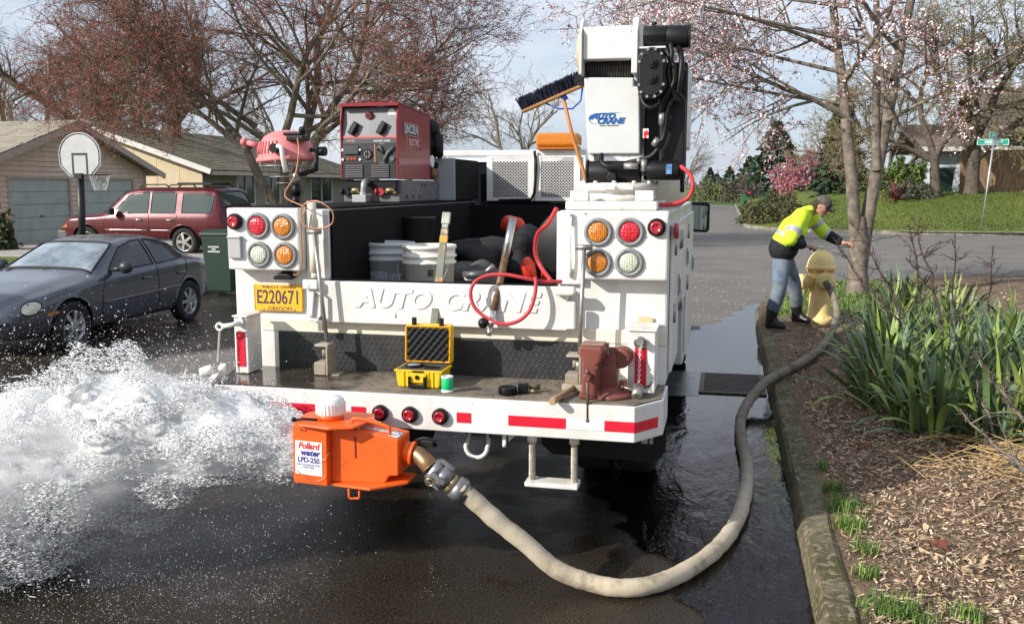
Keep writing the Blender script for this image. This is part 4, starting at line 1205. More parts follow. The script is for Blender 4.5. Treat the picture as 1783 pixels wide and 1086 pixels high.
class Car:
    """A car body lofted from section curves along its length, front at u = 0."""
    def __init__(s, L, zt, belt, zb, w, wt, nu=260, nv=46, k=9):
        s.L = L
        u = np.linspace(0, 1, nu + 1)
        u = L * (0.5 - 0.5 * np.cos(pi * u)) * .25 + L * u * .75
        s.u = u
        f = lambda p: smooth1(interp(p, u), k)
        s.zt, s.belt, s.zb, s.w, s.wt = f(zt), f(belt), f(zb), f(w), f(wt)
        G = np.zeros((nu + 1, nv, 2))
        for i in range(nu + 1):
            W, T, ZB, B, ZT = s.w[i], min(s.wt[i], s.w[i]), s.zb[i], s.belt[i], s.zt[i]
            P = np.array([(0, ZB), (W * .80, ZB), (W * .95, ZB + .05), (W * .99, ZB + .2), (W, ZB + .5 * (B - ZB)), (W * .985, B - .06), (W * .955, B), (T, ZT - .055), (T * .86, ZT - .012), (T * .5, ZT), (0, ZT + .004)])
            for _ in range(2):
                Q = np.empty((2 * len(P) - 2, 2)); Q[0::2] = P[:-1] * .75 + P[1:] * .25; Q[1::2] = P[:-1] * .25 + P[1:] * .75
                P = np.concatenate([P[:1], Q, P[-1:]])
            d = np.concatenate([[0], np.cumsum(np.linalg.norm(np.diff(P, axis=0), axis=1))]); t = np.linspace(0, d[-1], nv)
            G[i, :, 0] = np.interp(t, d, P[:, 0]); G[i, :, 1] = np.interp(t, d, P[:, 1])
        s.G = G
    def side(s, u, z):
        """half width of the body at this length and height."""
        i = int(np.clip(np.searchsorted(s.u, u), 0, len(s.u) - 1)); g = s.G[i]
        lo = int(np.argmax(g[:, 0])); 
        if z >= g[lo, 1]: return float(np.interp(z, g[lo:, 1], g[lo:, 0]))
        return float(np.interp(z, g[:lo + 1, 1], g[:lo + 1, 0]))
    def build(s, to_world, parent, paint, glass, side_windows, front_glass, rear_glass, arches, trim):
        nu1, nv, _ = s.G.shape
        ring = np.concatenate([s.G * np.array([1, 1]), s.G[:, ::-1][:, 1:] * np.array([-1, 1])], axis=1)
        m = ring.shape[1]
        V = np.concatenate([np.broadcast_to(s.u[:, None, None], (nu1, m, 1)), ring], axis=2)
        i = np.arange(nu1 - 1)[:, None]; j = np.arange(m - 1)[None]
        F = np.stack([i * m + j, (i + 1) * m + j, (i + 1) * m + j + 1, i * m + j + 1], -1).reshape(-1, 4)
        Vf = V.reshape(-1, 3); c = Vf[F].mean(1)
        cu, cv, cz = c[:, 0], c[:, 1], c[:, 2]
        a, b = Vf[F[:, 1]] - Vf[F[:, 0]], Vf[F[:, 3]] - Vf[F[:, 0]]
        nrm = np.cross(a, b); nrm /= np.linalg.norm(nrm, axis=1, keepdims=True) + 1e-12
        grp = np.zeros(len(F), int)
        wtu = np.interp(cu, s.u, s.wt)
        upper = np.abs(nrm[:, 1]) < .6
        for k, poly in enumerate(side_windows):
            sel = in_poly(cu, cz, poly) & (np.abs(cv) > .3)
            grp[sel & (cv > 0)] = 10 + k; grp[sel & (cv < 0)] = 30 + k
        for gid, (u0, u1, v0, v1) in ((50, front_glass), (51, rear_glass)):
            lim = v0 + (v1 - v0) * (cu - u0) / (u1 - u0)
            sel = (cu > u0) & (cu < u1) & (np.abs(cv) < lim) & (cz > np.interp(cu, s.u, s.belt) - .03)
            grp[sel] = gid
        for (uc, zc, r) in arches:
            sel = ((cu - uc) ** 2 + (cz - zc) ** 2 < r * r) & (np.abs(cv) > .35)
            grp[sel] = -1
        def part(name, gid, m_):
            f = F[grp == gid]
            if not len(f): return None
            used, inv = np.unique(f, return_inverse=True)
            vv = Vf[used]
            me = np_mesh(name, np.array([to_world(*p) for p in vv]) - np.array(WORLD_AT[parent]), inv.reshape(-1, 4), [m_], smooth=True)
            bm = bmesh.new(); bm.from_mesh(me); bmesh.ops.remove_doubles(bm, verts=bm.verts, dist=1e-5); bmesh.ops.recalc_face_normals(bm, faces=bm.faces); bm.to_mesh(me); bm.free()
            return obj(name, me, m_, parent)
        s.body = part('body', 0, paint)
        for k in range(len(side_windows)):
            part('side_window', 10 + k, glass); part('side_window', 30 + k, glass)
        part('windshield', 50, glass); part('rear_window', 51, glass)
        # nose and tail caps
        for i_ in (0, nu1 - 1):
            b = MB(); pts = [to_world(*p) for p in V[i_]]; b.add(pts, [tuple(range(len(pts)))]); obj('end_cap', b, paint, parent)
        # rubber seals round the side windows, arch lips
        for poly in side_windows:
            for sg in (1, -1):
                pts = []
                n = len(poly)
                for q in range(n):
                    (ua, za), (ub, zb_) = poly[q], poly[(q + 1) % n]
                    for t in np.linspace(0, 1, 7)[:-1]:
                        uu, zz = ua + (ub - ua) * t, za + (zb_ - za) * t
                        pts.append(to_world(uu, sg * (s.side(uu, zz) + .002), zz))
                b = MB(); b.tube(pts, .011, 5, closed=True); obj('window_seal', b, trim, parent)
        for u0, u1, v0, v1 in (front_glass, rear_glass):
            pts = []
            for q in range(4):
                (ua, va), (ub, vb) = [(u0, -v0), (u0, v0), (u1, v1), (u1, -v1)][q], [(u0, -v0), (u0, v0), (u1, v1), (u1, -v1)][(q + 1) % 4]
                for t in np.linspace(0, 1, 12)[:-1]:
                    uu, vv = ua + (ub - ua) * t, va + (vb - va) * t; g = s.G[int(np.clip(np.searchsorted(s.u, uu), 0, nu1 - 1))]; lo = int(np.argmax(g[:, 0]))
                    pts.append(to_world(uu, vv, float(np.interp(-abs(vv), -g[lo:, 0], g[lo:, 1])) + .003))
            b = MB(); b.tube(pts, .016, 5, closed=True); obj('window_seal', b, trim, parent)
        for (uc, zc, r) in arches:
            for sg in (1, -1):
                pts = []
                for a_ in np.linspace(-.18, pi + .18, 30):
                    uu, zz = uc + r * cos(a_), zc + r * sin(a_)
                    if zz < s.zb[0] * 0 + .12: continue
                    pts.append(to_world(uu, sg * (s.side(uu, max(zz, .25)) - .004), zz))
                b = MB(); b.tube(pts, .02, 6); obj('wheel_arch', b, paint, parent)
                b = MB()
                arc = [(uc + (r + .01) * cos(a_), zc + (r + .01) * sin(a_)) for a_ in np.linspace(-.3, pi + .3, 24)]
                vv = []
                for uu, zz in arc:
                    o_ = s.side(uu, max(zz, .3)) - .015
                    vv += [to_world(uu, sg * o_, zz), to_world(uu, sg * .28, zz)]
                b.add(vv, [(2 * q, 2 * q + 1, 2 * q + 3, 2 * q + 2) for q in range(len(arc) - 1)])
                vb = [to_world(uu, sg * .28, zz) for uu, zz in arc]; b.add(vb, [tuple(range(len(vb)))])
                obj('wheel_well', b, DARK, parent)
    def line(s, pts, r, m, parent, to_world, name, sg=1, off=.001):
        P = []
        for (ua, za), (ub, zb_) in zip(pts[:-1], pts[1:]):
            for t in np.linspace(0, 1, 8)[:-1]: P.append((ua + (ub - ua) * t, za + (zb_ - za) * t))
        P.append(pts[-1])
        b = MB(); b.tube([to_world(u, sg * (s.side(u, z) + off), z) for u, z in P], r, 5); return obj(name, b, m, parent)

RUBBER = mat('rubber', (.014, .014, .014), .85, var=.2, vscale=12)
ALLOY = mat('alloy', (.42, .42, .42), .35, .85, var=.15, vscale=10)
ALLOY_B = mat('alloy_bright', (.62, .61, .58), .25, .9)
SEAL = mat('seal_black', (.01, .01, .01), .6)
GAP = mat('gap_dark', (.012, .012, .013), .7)
def car_wheel(parent, to_world, uc, v, zc, r, wid, spokes, m, sg):
    C = Vector(to_world(uc, v, zc)); A = (Vector(to_world(uc, v + sg, zc)) - C).normalized()
    b = MB(); b.lathe([(r * .62, -wid / 2), (r * .9, -wid / 2), (r, -wid * .34), (r, wid * .34), (r * .93, wid / 2), (r * .68, wid / 2), (r * .64, wid * .36), (r * .62, -wid / 2)], C, A, 36)
    w = obj('wheel', b, RUBBER, parent)
    b = MB(); b.lathe([(r * .50, -wid * .2), (r * .655, wid * .30), (r * .655, wid * .44), (r * .61, wid * .44), (r * .57, wid * .1), (r * .50, -wid * .2)], C, A, 32)
    U, W_ = frame_of(A)
    for k in range(spokes):
        a = 2 * pi * k / spokes; d = U * cos(a) + W_ * sin(a)
        b.bar(C + A * wid * .40 + d * r * .08, C + A * wid * .36 + d * r * .61, r * .17, wid * .12, up=A)
    b.cyl(C + A * wid * .2, C + A * wid * .46, r * .16, r * .13, 16)
    obj('rim', b, m, w)
    b = MB(); b.cyl(C - A * wid * .25, C - A * wid * .1, r * .6, n=24); obj('brake_disc', b, DARK, w)

# ---- graphite saloon parked at the left kerb, facing the camera
PAINT_G = mat('paint_graphite', (.062, .070, .088), .28, .6, coat=1.0, var=.08, vscale=2, rvar=.05)
CGLASS = mat('car_glass', (.012, .015, .018), .04, spec=.7)
SCREEN = mat('screen_glass', (.34, .39, .42), .05, .45, var=.5, vscale=2.5)  # bright sky reflection put into the colour as a pale, part metallic tone
sx0, sy0, sz0 = -8.86, 9.05, -.195
sed = thing('parked_saloon', 'dark graphite grey four door saloon parked at left kerb behind the spray', 'car', (sx0, sy0 + 2.2, sz0))
sw = lambda u, v, z: (sx0 + v - .02 * (u - 2.2), sy0 + u, sz0 + z * .95)
car = Car(4.43, [(0, .56), (.06, .66), (.3, .80), (.8, .90), (1.2, .96), (1.42, 1.0), (2.15, 1.36), (2.5, 1.42), (2.95, 1.42), (3.3, 1.35), (3.80, 1.11), (3.95, 1.07), (4.3, 1.03), (4.39, .95), (4.43, .72)],
          [(0, .48), (.1, .60), (.3, .72), (.8, .82), (1.4, .90), (2, .93), (3, .97), (3.8, 1.0), (4.3, .94), (4.43, .65)],
          [(0, .34), (.12, .22), (1, .19), (3.6, .21), (4.2, .27), (4.43, .42)],
          [(0, .42), (.05, .56), (.2, .70), (.5, .79), (1, .845), (3.3, .855), (4, .80), (4.3, .72), (4.43, .5)],
          [(0, .3), (.3, .58), (1.3, .72), (1.5, .70), (2.15, .59), (2.6, .57), (3.1, .57), (3.7, .61), (4, .60), (4.43, .35)])
swn = [[(1.72, .97), (2.18, 1.27), (2.5, 1.345), (2.72, 1.355), (2.72, .99)], [(2.79, .99), (2.79, 1.355), (3.1, 1.33), (3.42, 1.22), (3.55, 1.06), (3.5, 1.03)]]
car.build(sw, sed, PAINT_G, CGLASS, swn, (1.46, 2.12, .70, .54), (3.28, 3.80, .50, .60), [(.90, .33, .375), (3.56, .33, .375)], SEAL)
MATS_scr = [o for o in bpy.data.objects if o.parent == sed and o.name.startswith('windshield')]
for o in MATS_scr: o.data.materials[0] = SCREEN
for uc in (.90, 3.56):
    for sg in (1, -1): car_wheel(sed, sw, uc, sg * .755, .315, .315, .19, 7, ALLOY, sg)
for sg in (1, -1):
    for pts in ([(1.62, .93), (1.50, .72), (1.46, .45), (1.50, .24)], [(2.76, .97), (2.76, .6), (2.72, .24)], [(3.56, 1.02), (3.52, .8), (3.30, .62), (3.18, .40), (3.1, .24)], [(1.5, .235), (3.1, .235)]):
        car.line(pts, .0055, GAP, sed, sw, 'door_gap', sg)
    car.line([(1.5, .555), (2.3, .57), (3.3, .60)], .016, PAINT_G, sed, sw, 'rub_strip', sg, .004)
    for uc in (2.48, 3.34):
        b = MB(); v = car.side(uc, .80); p = [sw(uc - .09, sg * (v + .004), .80), sw(uc - .05, sg * (v + .035), .805), sw(uc + .06, sg * (v + .035), .81), sw(uc + .1, sg * (v + .004), .81)]; b.tube(p, .018, 7); obj('door_handle', b, PAINT_G, sed)
    b = MB(); b.ball(sw(1.80, sg * .985, 1.02), (.10, .075, .085), 16, 10); b.tube([sw(1.78, sg * .80, .985), sw(1.8, sg * .93, 1.0)], .035, 8); obj('wing_mirror', b, mat('mirror_black', (.03, .032, .036), .4), sed)
    # oval headlight following the nose
    b = MB()
    for rr_, off in ((1.0, .006),):
        cen = (.15, .585)
        pts = []
        for k in range(26):
            a = 2 * pi * k / 26; pts.append((.30 + .125 * cos(a), .625 + .082 * sin(a) + .025 * cos(a)))
        vs = [sw(u_, sg * (car.side(u_, z_) + off), z_) for u_, z_ in pts] + [sw(.30, sg * (car.side(.30, .625) + .03), .625)]
        b.add(vs, [(k, (k + 1) % 26, 26) for k in range(26)], True)
    hl = obj('headlight', b, mat('headlamp_lens', (.60, .58, .48), .12, spec=.8, coat=1, var=.15, vscale=14), sed)
    b = MB(); b.tube([sw(u_, sg * (car.side(u_, z_) + .004), z_) for u_, z_ in pts], .010, 5, closed=True); obj('rim_seal', b, GAP, hl)
    b = MB(); pts2 = [(.47, .50), (.66, .515), (.66, .555), (.49, .54)]; b.add([sw(u_, sg * (car.side(u_, z_) + .008), z_) for u_, z_ in pts2], [(0, 1, 2, 3)]); obj('side_marker', b, mat('amber_lens', (.55, .16, .015), .25, coat=.6), sed)
    b = MB(); pts2 = [(4.16, .70), (4.36, .70), (4.36, .93), (4.2, .95)]; b.add([sw(u_, sg * (car.side(u_, z_) + .006), z_) for u_, z_ in pts2], [(0, 1, 2, 3)]); obj('tail_lamp', b, mat('red_lens_dark', (.28, .01, .012), .25, coat=.6), sed)
b = MB()
for k in range(4): b.tube([sw(.045 + .10 * (abs(t) ** 2), t * .42, .30 + .034 * k) for t in np.linspace(-1, 1, 9)], .007, 4)
gr = MB(); gr.add([sw(.055 + .10 * abs(t) ** 2, t * .46, z_) for t in np.linspace(-1, 1, 9) for z_ in (.275, .43)], [(2 * q, 2 * q + 1, 2 * q + 3, 2 * q + 2) for q in range(8)])
g_ = obj('grille', gr, GAP, sed); obj('grille_bars', b, mat('chrome_dull', (.35, .35, .36), .3, .9), g_)
b = MB()
for s0, s1 in ((-.58, .05), (.02, .62)): b.tube([sw(1.40, s0, 1.005), sw(1.52, (s0 + s1) / 2, 1.03), sw(1.56, s1, 1.04)], .009, 5)
obj('wipers', b, SEAL, sed)
b = MB(); b.box(sx0 - .28, sx0 + .28, sy0 + .1, sy0 + 1.35, sz0 + .22, sz0 + .25); b.box(sx0 - .6, sx0 + .6, sy0 + 1.3, sy0 + 4.1, sz0 + .2, sz0 + .24); obj('underbody', b, DARK, sed)

# ---- dark red sport utility vehicle in the drive, nose to the garage
PAINT_R = mat('paint_maroon', (.085, .004, .009), .32, .2, coat=.35, var=.08, vscale=2, rvar=.05)
GLASS_S = mat('suv_glass', (.05, .075, .07), .05, spec=1.0)
vx0, vy0, vz0 = -18.35, 23.35, -.03
suv = thing('sport_utility_vehicle', 'dark red sport utility vehicle with roof rack in the drive by the garage', 'car', (vx0 + 2.6, vy0, vz0))
vw = lambda u, v, z: (vx0 + u, vy0 + v, vz0 + z)
car2 = Car(5.2, [(0, .74), (.05, .96), (.2, 1.06), (1.0, 1.14), (1.42, 1.19), (2.12, 1.78), (2.5, 1.86), (4.6, 1.86), (4.92, 1.80), (5.08, 1.45), (5.16, 1.1), (5.2, .75)],
           [(0, .68), (.15, .92), (.4, 1.02), (1.4, 1.08), (4.9, 1.12), (5.1, 1.08), (5.2, .7)],
           [(0, .48), (.2, .40), (4.8, .42), (5.2, .52)],
           [(0, .80), (.08, .90), (.4, .975), (1.0, 1.0), (4.7, 1.0), (5.05, .96), (5.2, .90)],
           [(0, .66), (.3, .80), (1.4, .86), (2.1, .79), (2.5, .77), (4.8, .77), (5.1, .8), (5.2, .75)])
swn2 = [[(1.78, 1.16), (2.22, 1.62), (2.42, 1.70), (2.88, 1.72), (2.88, 1.16)], [(2.97, 1.16), (2.97, 1.72), (3.55, 1.73), (3.72, 1.70), (3.72, 1.16)], [(3.92, 1.17), (3.92, 1.70), (4.55, 1.70), (4.86, 1.62), (4.80, 1.17)]]
car2.build(vw, suv, PAINT_R, GLASS_S, swn2, (1.46, 2.12, .84, .72), (4.94, 5.09, .72, .78), [(.93, .385, .47), (3.98, .385, .47)], SEAL)
for uc in (.93, 3.98):
    for sg in (1, -1): car_wheel(suv, vw, uc, sg * .86, .385, .385, .25, 5, ALLOY_B, sg)
CHROME = mat('chrome_strip', (.65, .62, .60), .2, .9)
for sg in (1, -1):
    for pts in ([(1.60, 1.10), (1.52, .9), (1.52, .46)], [(2.92, 1.12), (2.92, .46)], [(3.8, 1.12), (3.74, .95), (3.45, .75), (3.42, .46)], [(1.52, .46), (3.42, .46)]): car2.line(pts, .007, GAP, suv, vw, 'door_gap', sg)
    for a, c in ((1.56, 2.88), (2.96, 3.60)): car2.line([(a, .70), (c, .70)], .017, CHROME, suv, vw, 'trim_strip', sg, .004)
    for uc in (2.62, 3.58):
        b = MB(); v = car2.side(uc, .98); b.tube([vw(uc - .1, sg * (v + .002), .98), vw(uc - .06, sg * (v + .035), .98), vw(uc + .06, sg * (v + .035), .98), vw(uc + .1, sg * (v + .002), .98)], .02, 7); obj('door_handle', b, CHROME, suv)
    b = MB(); b.obox(vw(1.86, sg * 1.12, 1.20), (.12, .22, .18), (0, 0, 0)); obj('wing_mirror', b, SEAL, suv, bevel=.03)
    b = MB(); b.tube([vw(2.5, sg * .66, 1.86), vw(2.6, sg * .66, 1.93), vw(3.3, sg * .66, 1.94), vw(3.4, sg * .66, 1.87)], .02, 6); b.tube([vw(3.7, sg * .66, 1.86), vw(3.8, sg * .66, 1.94), vw(4.5, sg * .66, 1.94), vw(4.6, sg * .66, 1.86)], .02, 6); obj('roof_rail', b, SEAL, suv)
    b = MB(); pts2 = [(5.0, .82), (5.16, .82), (5.14, 1.12), (5.0, 1.14)]; b.add([vw(u_, sg * (car2.side(u_, z_) + .006), z_) for u_, z_ in pts2], [(0, 1, 2, 3)]); obj('tail_lamp', b, mat('red_lens', (.45, .012, .02), .25, coat=.6), suv)
    b = MB(); pts2 = [(.06, .84), (.30, .86), (.30, 1.0), (.10, 1.0)]; b.add([vw(u_, sg * (car2.side(u_, z_) + .006), z_) for u_, z_ in pts2], [(0, 1, 2, 3)]); obj('headlight', b, MATS['headlamp_lens'], suv)
    b = MB(); pts2 = [(.10, .74), (.30, .76), (.30, .84), (.08, .83)]; b.add([vw(u_, sg * (car2.side(u_, z_) + .006), z_) for u_, z_ in pts2], [(0, 1, 2, 3)]); obj('turn_lamp', b, MATS['amber_lens'], suv)
b = MB(); b.prism([(-.03, .46), (.1, .40), (.25, .40), (.25, .66), (-.04, .66)], lambda a, z: vw(a, -.93, z), lambda a, z: vw(a, .93, z)); obj('front_bumper', b, mat('bumper_grey', (.10, .09, .09), .5), suv, bevel=.03)
b = MB(); b.prism([(5.05, .50), (5.27, .50), (5.27, .70), (5.05, .72)], lambda a, z: vw(a, -.93, z), lambda a, z: vw(a, .93, z)); obj('rear_bumper', b, PAINT_R, suv, bevel=.03)
b = MB()
for k in range(14): b.box(*[q for q in (vx0 + 3.55, vx0 + 4.6)], vy0 - .5 + k * .075, vy0 - .46 + k * .075, vz0 + 1.93, vz0 + 1.99)
obj('luggage_slats', b, SEAL, suv)

# ================================================================== SERVICE TRUCK
WHITE = mat('truck_white', (.72, .71, .69), .38, var=.04, vscale=5, coat=.25, dirt=(.44, .39, .31), dscale=4.2, damt=.6, dcover=.44, chips=(.13, .08, .045), cscale=34, ccover=.28, rvar=.08, stretch=(1, 1, .45))
WHITE_W = mat('truck_white_worn', (.74, .72, .67), .5, var=.06, vscale=8, dirt=(.36, .30, .23), dscale=7, damt=.65, dcover=.45, chips=(.06, .045, .035), cscale=26, ccover=.33)
CREAM = mat('cream_paint', (.72, .67, .55), .5, var=.06, vscale=6, dirt=(.4, .33, .22), dscale=7, damt=.5, dcover=.4)
LINER = mat('bed_liner', (.0075, .0075, .008), .85, spec=.2, var=.25, vscale=20, bump=.002, bscale=180)
PLATE = mat('tread_plate_black', (.030, .031, .032), .42, var=.25, vscale=15, dirt=(.10, .085, .065), dscale=6, damt=.5, dcover=.40)
STEEL = mat('steel_dull', (.34, .33, .31), .45, .8, var=.25, vscale=12, dirt=(.20, .15, .10), dscale=9, damt=.6, dcover=.4)
STEEL_B = mat('steel_bright', (.55, .55, .54), .28, .95, var=.15, vscale=10)
GREYR = mat('flange_grey', (.22, .225, .23), .55, var=.15, vscale=16, dirt=(.32, .31, .29), dscale=12, damt=.5, dcover=.4)
BLK = mat('black_plastic', (.007, .007, .0075), .45, spec=.35, var=.2, vscale=12)
BLK_P = mat('black_machine_paint', (.010, .010, .0105), .5, spec=.35, var=.3, vscale=9, dirt=(.045, .04, .034), dscale=8, damt=.5, dcover=.38)
TAPE_R = mat('tape_red', (.62, .012, .035), .35, var=.08, vscale=20)
TAPE_W = mat('tape_white', (.70, .71, .73), .35, var=.05, vscale=20)
RED_P = mat('red_hose', (.50, .035, .045), .5, var=.2, vscale=9, dirt=(.2, .05, .05), dscale=14, damt=.5, dcover=.4)
def lens_mat(name, col, cells, dist=.004, emit=None):
    m = bpy.data.materials.new(name); m.use_nodes = True
    N, L = m.node_tree.nodes, m.node_tree.links; b = N['Principled BSDF']
    b.inputs['Roughness'].default_value = .16; b.inputs['Coat Weight'].default_value = .7
    tc = N.new('ShaderNodeTexCoord'); v = N.new('ShaderNodeTexVoronoi'); v.inputs['Scale'].default_value = cells; v.inputs['Randomness'].default_value = .35
    L.new(tc.outputs['Object'], v.inputs['Vector'])
    r = N.new('ShaderNodeValToRGB'); L.new(v.outputs['Distance'], r.inputs['Fac'])
    r.color_ramp.elements[0].color = (*[min(1, c * 1.35 + .015) for c in col], 1); r.color_ramp.elements[1].color = (*[c * .42 for c in col], 1); r.color_ramp.elements[1].position = .75
    L.new(r.outputs['Color'], b.inputs['Base Color'])
    bp = N.new('ShaderNodeBump'); bp.inputs['Distance'].default_value = dist; bp.invert = True
    L.new(v.outputs['Distance'], bp.inputs['Height']); L.new(bp.outputs['Normal'], b.inputs['Normal'])
    return m
LENS_A = lens_mat('lens_amber', (.88, .25, .015), 105)
LENS_R = lens_mat('lens_red', (.78, .015, .035), 62)
LENS_C = lens_mat('lens_clear', (.62, .66, .52), 80)
LENS_R2 = lens_mat('lens_red_small', (.50, .012, .03), 40, .001)

XL, XR, YB = -2.65, -.275, 4.60
TK = thing('service_truck', 'white crane service truck seen from behind with step bumper and lamp boxes', 'truck', (-1.46, 6.9, 0))

# ---- side cabinets, lined bed between them
b = MB(); b.box(XL, -2.075, YB, 7.55, .855, 1.73); cabl = obj('side_cabinet', b, WHITE, TK, bevel=.012)
b = MB(); b.box(-2.074, -2.060, YB + .004, 7.5, 1.12, 1.722); b.box(-2.62, -2.062, YB + .05, 7.5, 1.7305, 1.742); obj('liner', b, LINER, cabl)
# right cabinet with a wheel opening
side_poly = [(YB, .855), (5.35, .855), (5.42, 1.0), (5.60, 1.09), (6.25, 1.09), (6.43, 1.0), (6.50, .60), (7.55, .60), (7.55, 1.73), (YB, 1.73)]
b = MB(); b.prism(side_poly, lambda a, z: (-.83, a, z), lambda a, z: (XR, a, z)); cabr = obj('side_cabinet', b, WHITE, TK, bevel=.012)
for i, (a, c, z0, z1) in enumerate(((4.72, 5.32, .90, 1.66), (5.40, 6.44, 1.13, 1.66), (6.55, 7.48, .66, 1.66))):
    b = MB(); b.box(XR + .002, XR + .020, a, c, z0, z1); dr = obj('cabinet_door', b, WHITE, cabr, bevel=.006)
for a, z in ((5.24, 1.30), (6.3, 1.38), (7.36, 1.25)):
    b = MB(); b.box(XR + .021, XR + .026, a - .025, a + .025, z - .06, z + .06); b.bar((XR + .030, a, z + .04), (XR + .030, a, z - .045), .016, .008, up=(1, 0, 0)); obj('door_latch', b, STEEL, cabr)
for a in (4.80, 5.30, 5.45, 6.40):
    for z in (1.2, 1.55):
        b = MB(); b.cyl((XR + .022, a, z - .05), (XR + .022, a, z + .05), .011, n=8); obj('hinge', b, STEEL, cabr)
b = MB(); b.cyl((XR + .02, 4.68, 1.63), (XR + .045, 4.68, 1.63), .04, n=20); obj('side_marker', b, LENS_R2, cabr)
b = MB(); b.box(-2.06, -.83, YB + .03, 7.55, 1.05, 1.15); obj('bed_floor', b, mat('bed_floor_dirty', (.045, .042, .038), .85, var=.4, vscale=9, dirt=(.15, .12, .09), dscale=5, damt=.6, dcover=.45), TK)
b = MB(); b.box(-2.06, -.83, 7.35, 7.40, 1.15, 1.70); obj('bed_front_wall', b, LINER, TK)
# tail posts and sill
b = MB(); b.box(-2.490, -.275, YB - .012, YB + .03, 1.062, 1.135); obj('sill', b, CREAM, TK, bevel=.004)
b = MB(); b.box(-2.074, -.831, YB + .0, YB + .05, .86, 1.11); obj('rear_crossmember', b, BLK, TK)
# tread plate panel with raised lozenges
b = MB(); b.box(-2.385, -.715, YB - .022, YB - .013, .862, 1.062); tp = obj('tread_plate', b, PLATE, TK)
b = MB(); k = 0
for i in range(54):
    for j in range(7):
        x = -2.37 + i * .031 + (0 if j % 2 else .0155); z = .876 + j * .028
        if x > -.73: continue
        s = 1; dx, dz = .0095 * s, .0085; n_ = .0032
        nx, nz = -.0035 * s, .0038
        y = YB - .0222
        P = [(x - dx, z - dz), (x + nx * 1, z + nz), (x + dx, z + dz), (x - nx, z - nz)]
        vs = [(p[0], y, p[1]) for p in P] + [(x - dx * .5, y - n_, z - dz * .5), (x + dx * .5, y - n_, z + dz * .5)]
        b.add(vs, [(0, 1, 5, 4), (1, 2, 5), (2, 3, 4, 5), (3, 0, 4)]); k += 1
obj('tread_lozenges', b, PLATE, tp, kind='stuff')
for q in ((-2.64, -2.388), (-.712, -.277)):
    b = MB(); b.box(*q, YB - .010, YB + .01, .862, 1.06); obj('rear_skirt', b, WHITE, TK)

# ---- tailgate with raised lettering
gm = Matrix.Translation((0, 0, 0))
b = MB(); b.box(-2.185, -.768, YB - .075, YB - .022, 1.130, 1.352); tg = obj('tailgate', b, WHITE, TK, bevel=.006)
b = MB(); b.box(-2.06, -.83, YB - .05, YB - .02, 1.353, 1.358); obj('gate_cap', b, LINER, tg)
for w, xc, wd in (('AUTO', -1.695, .43), ('CRANE', -1.175, .52)):
    o = text('gate_lettering', w, .132, (xc, YB - .0765, 1.262), WHITE, tg, (1, 0, 0), (0, 0, 1), extrude=.0025, shear=.26, bold=.004, bevel=.002)
    xs = [v.co.x for v in o.data.vertices]; k = wd / (max(xs) - min(xs)); cx_ = (max(xs) + min(xs)) / 2
    for v in o.data.vertices: v.co.x = cx_ + (v.co.x - cx_) * k
# gate latch at left, hinge strap at right
b = MB(); b.obox((-2.145, YB - .10, 1.335), (.085, .035, .05)); b.cyl((-2.16, YB - .12, 1.33), (-2.16, YB - .085, 1.33), .018, n=12); b.obox((-2.155, YB - .085, 1.24), (.036, .02, .16), (0, .12, 0)); obj('gate_latch', b, WHITE, tg, bevel=.006)
b = MB(); b.tube([(-2.115, YB - .10, 1.30), (-2.085, YB - .105, 1.28), (-2.085, YB - .105, 1.17), (-2.10, YB - .10, 1.15)], .009, 7); b.obox((-2.10, YB - .09, 1.12), (.025, .02, .07)); obj('latch_hook', b, STEEL, tg)
b = MB(); b.obox((-.775, YB - .10, 1.335), (.10, .035, .045)); b.cyl((-.74, YB - .125, 1.335), (-.74, YB - .08, 1.335), .02, n=12); b.obox((-.745, YB - .085, 1.21), (.045, .03, .14)); obj('gate_hinge', b, WHITE, tg, bevel=.008)
# mid posts beside the gate, above it
b = MB(); b.box(-2.20, -2.072, YB - .03, YB - .001, 1.36, 1.728); obj('rear_post', b, WHITE, TK, bevel=.006)
b = MB(); b.box(-.832, -.69, YB - .03, YB - .001, 1.36, 1.725); obj('rear_post', b, WHITE, TK, bevel=.006)
b = MB(); b.box(-2.092, -2.070, YB - .034, YB - .031, 1.42, 1.70); obj('post_slot', b, mat('scuffed_white', (.55, .54, .52), .6, var=.2, vscale=12), TK)

# ---- lamp boxes with round lamps
def round_lamp(x, z, y, lens, parent, r=.0705):
    b = MB(); b.lathe([(0, 0), (r, 0), (r, .008), (r * .93, .014), (r * .80, .016), (r * .73, .010), (r * .70, .004), (0, .004)], (x, y, z), (0, -1, 0), 40)
    fl = obj('lamp', b, GREYR, parent)
    b = MB(); b.lathe([(r * .69, .0045), (r * .68, .012), (r * .5, .0155), (0, .017)], (x, y, z), (0, -1, 0), 36); obj('lens', b, lens, fl)
    b = MB()
    for a in (90 + 20, 210 + 20, 330 + 20):
        q = Vector((x + r * .86 * cos(radians(a)), y - .0145, z + r * .86 * sin(radians(a)))); b.cyl(q, q + Vector((0, -.005, 0)), .0045, n=8)
    obj('screw', b, STEEL_B, fl)
def small_lamp(x, z, y, parent, r=.044):
    b = MB(); b.lathe([(0, 0), (r, 0), (r, .018), (r * .86, .026), (r * .74, .020), (0, .018)], (x, y, z), (0, -1, 0), 32); fl = obj('marker_lamp', b, BLK, parent)
    b = MB(); b.lathe([(r * .73, .019), (r * .70, .031), (r * .45, .036), (r * .42, .034), (0, .035)], (x, y, z), (0, -1, 0), 28); obj('lens', b, LENS_R2, fl)
b = MB(); b.box(-2.625, -2.205, YB - .105, YB - .001, 1.405, 1.737); lb = obj('lamp_box', b, WHITE, TK, bevel=.010)
yl = YB - .1055
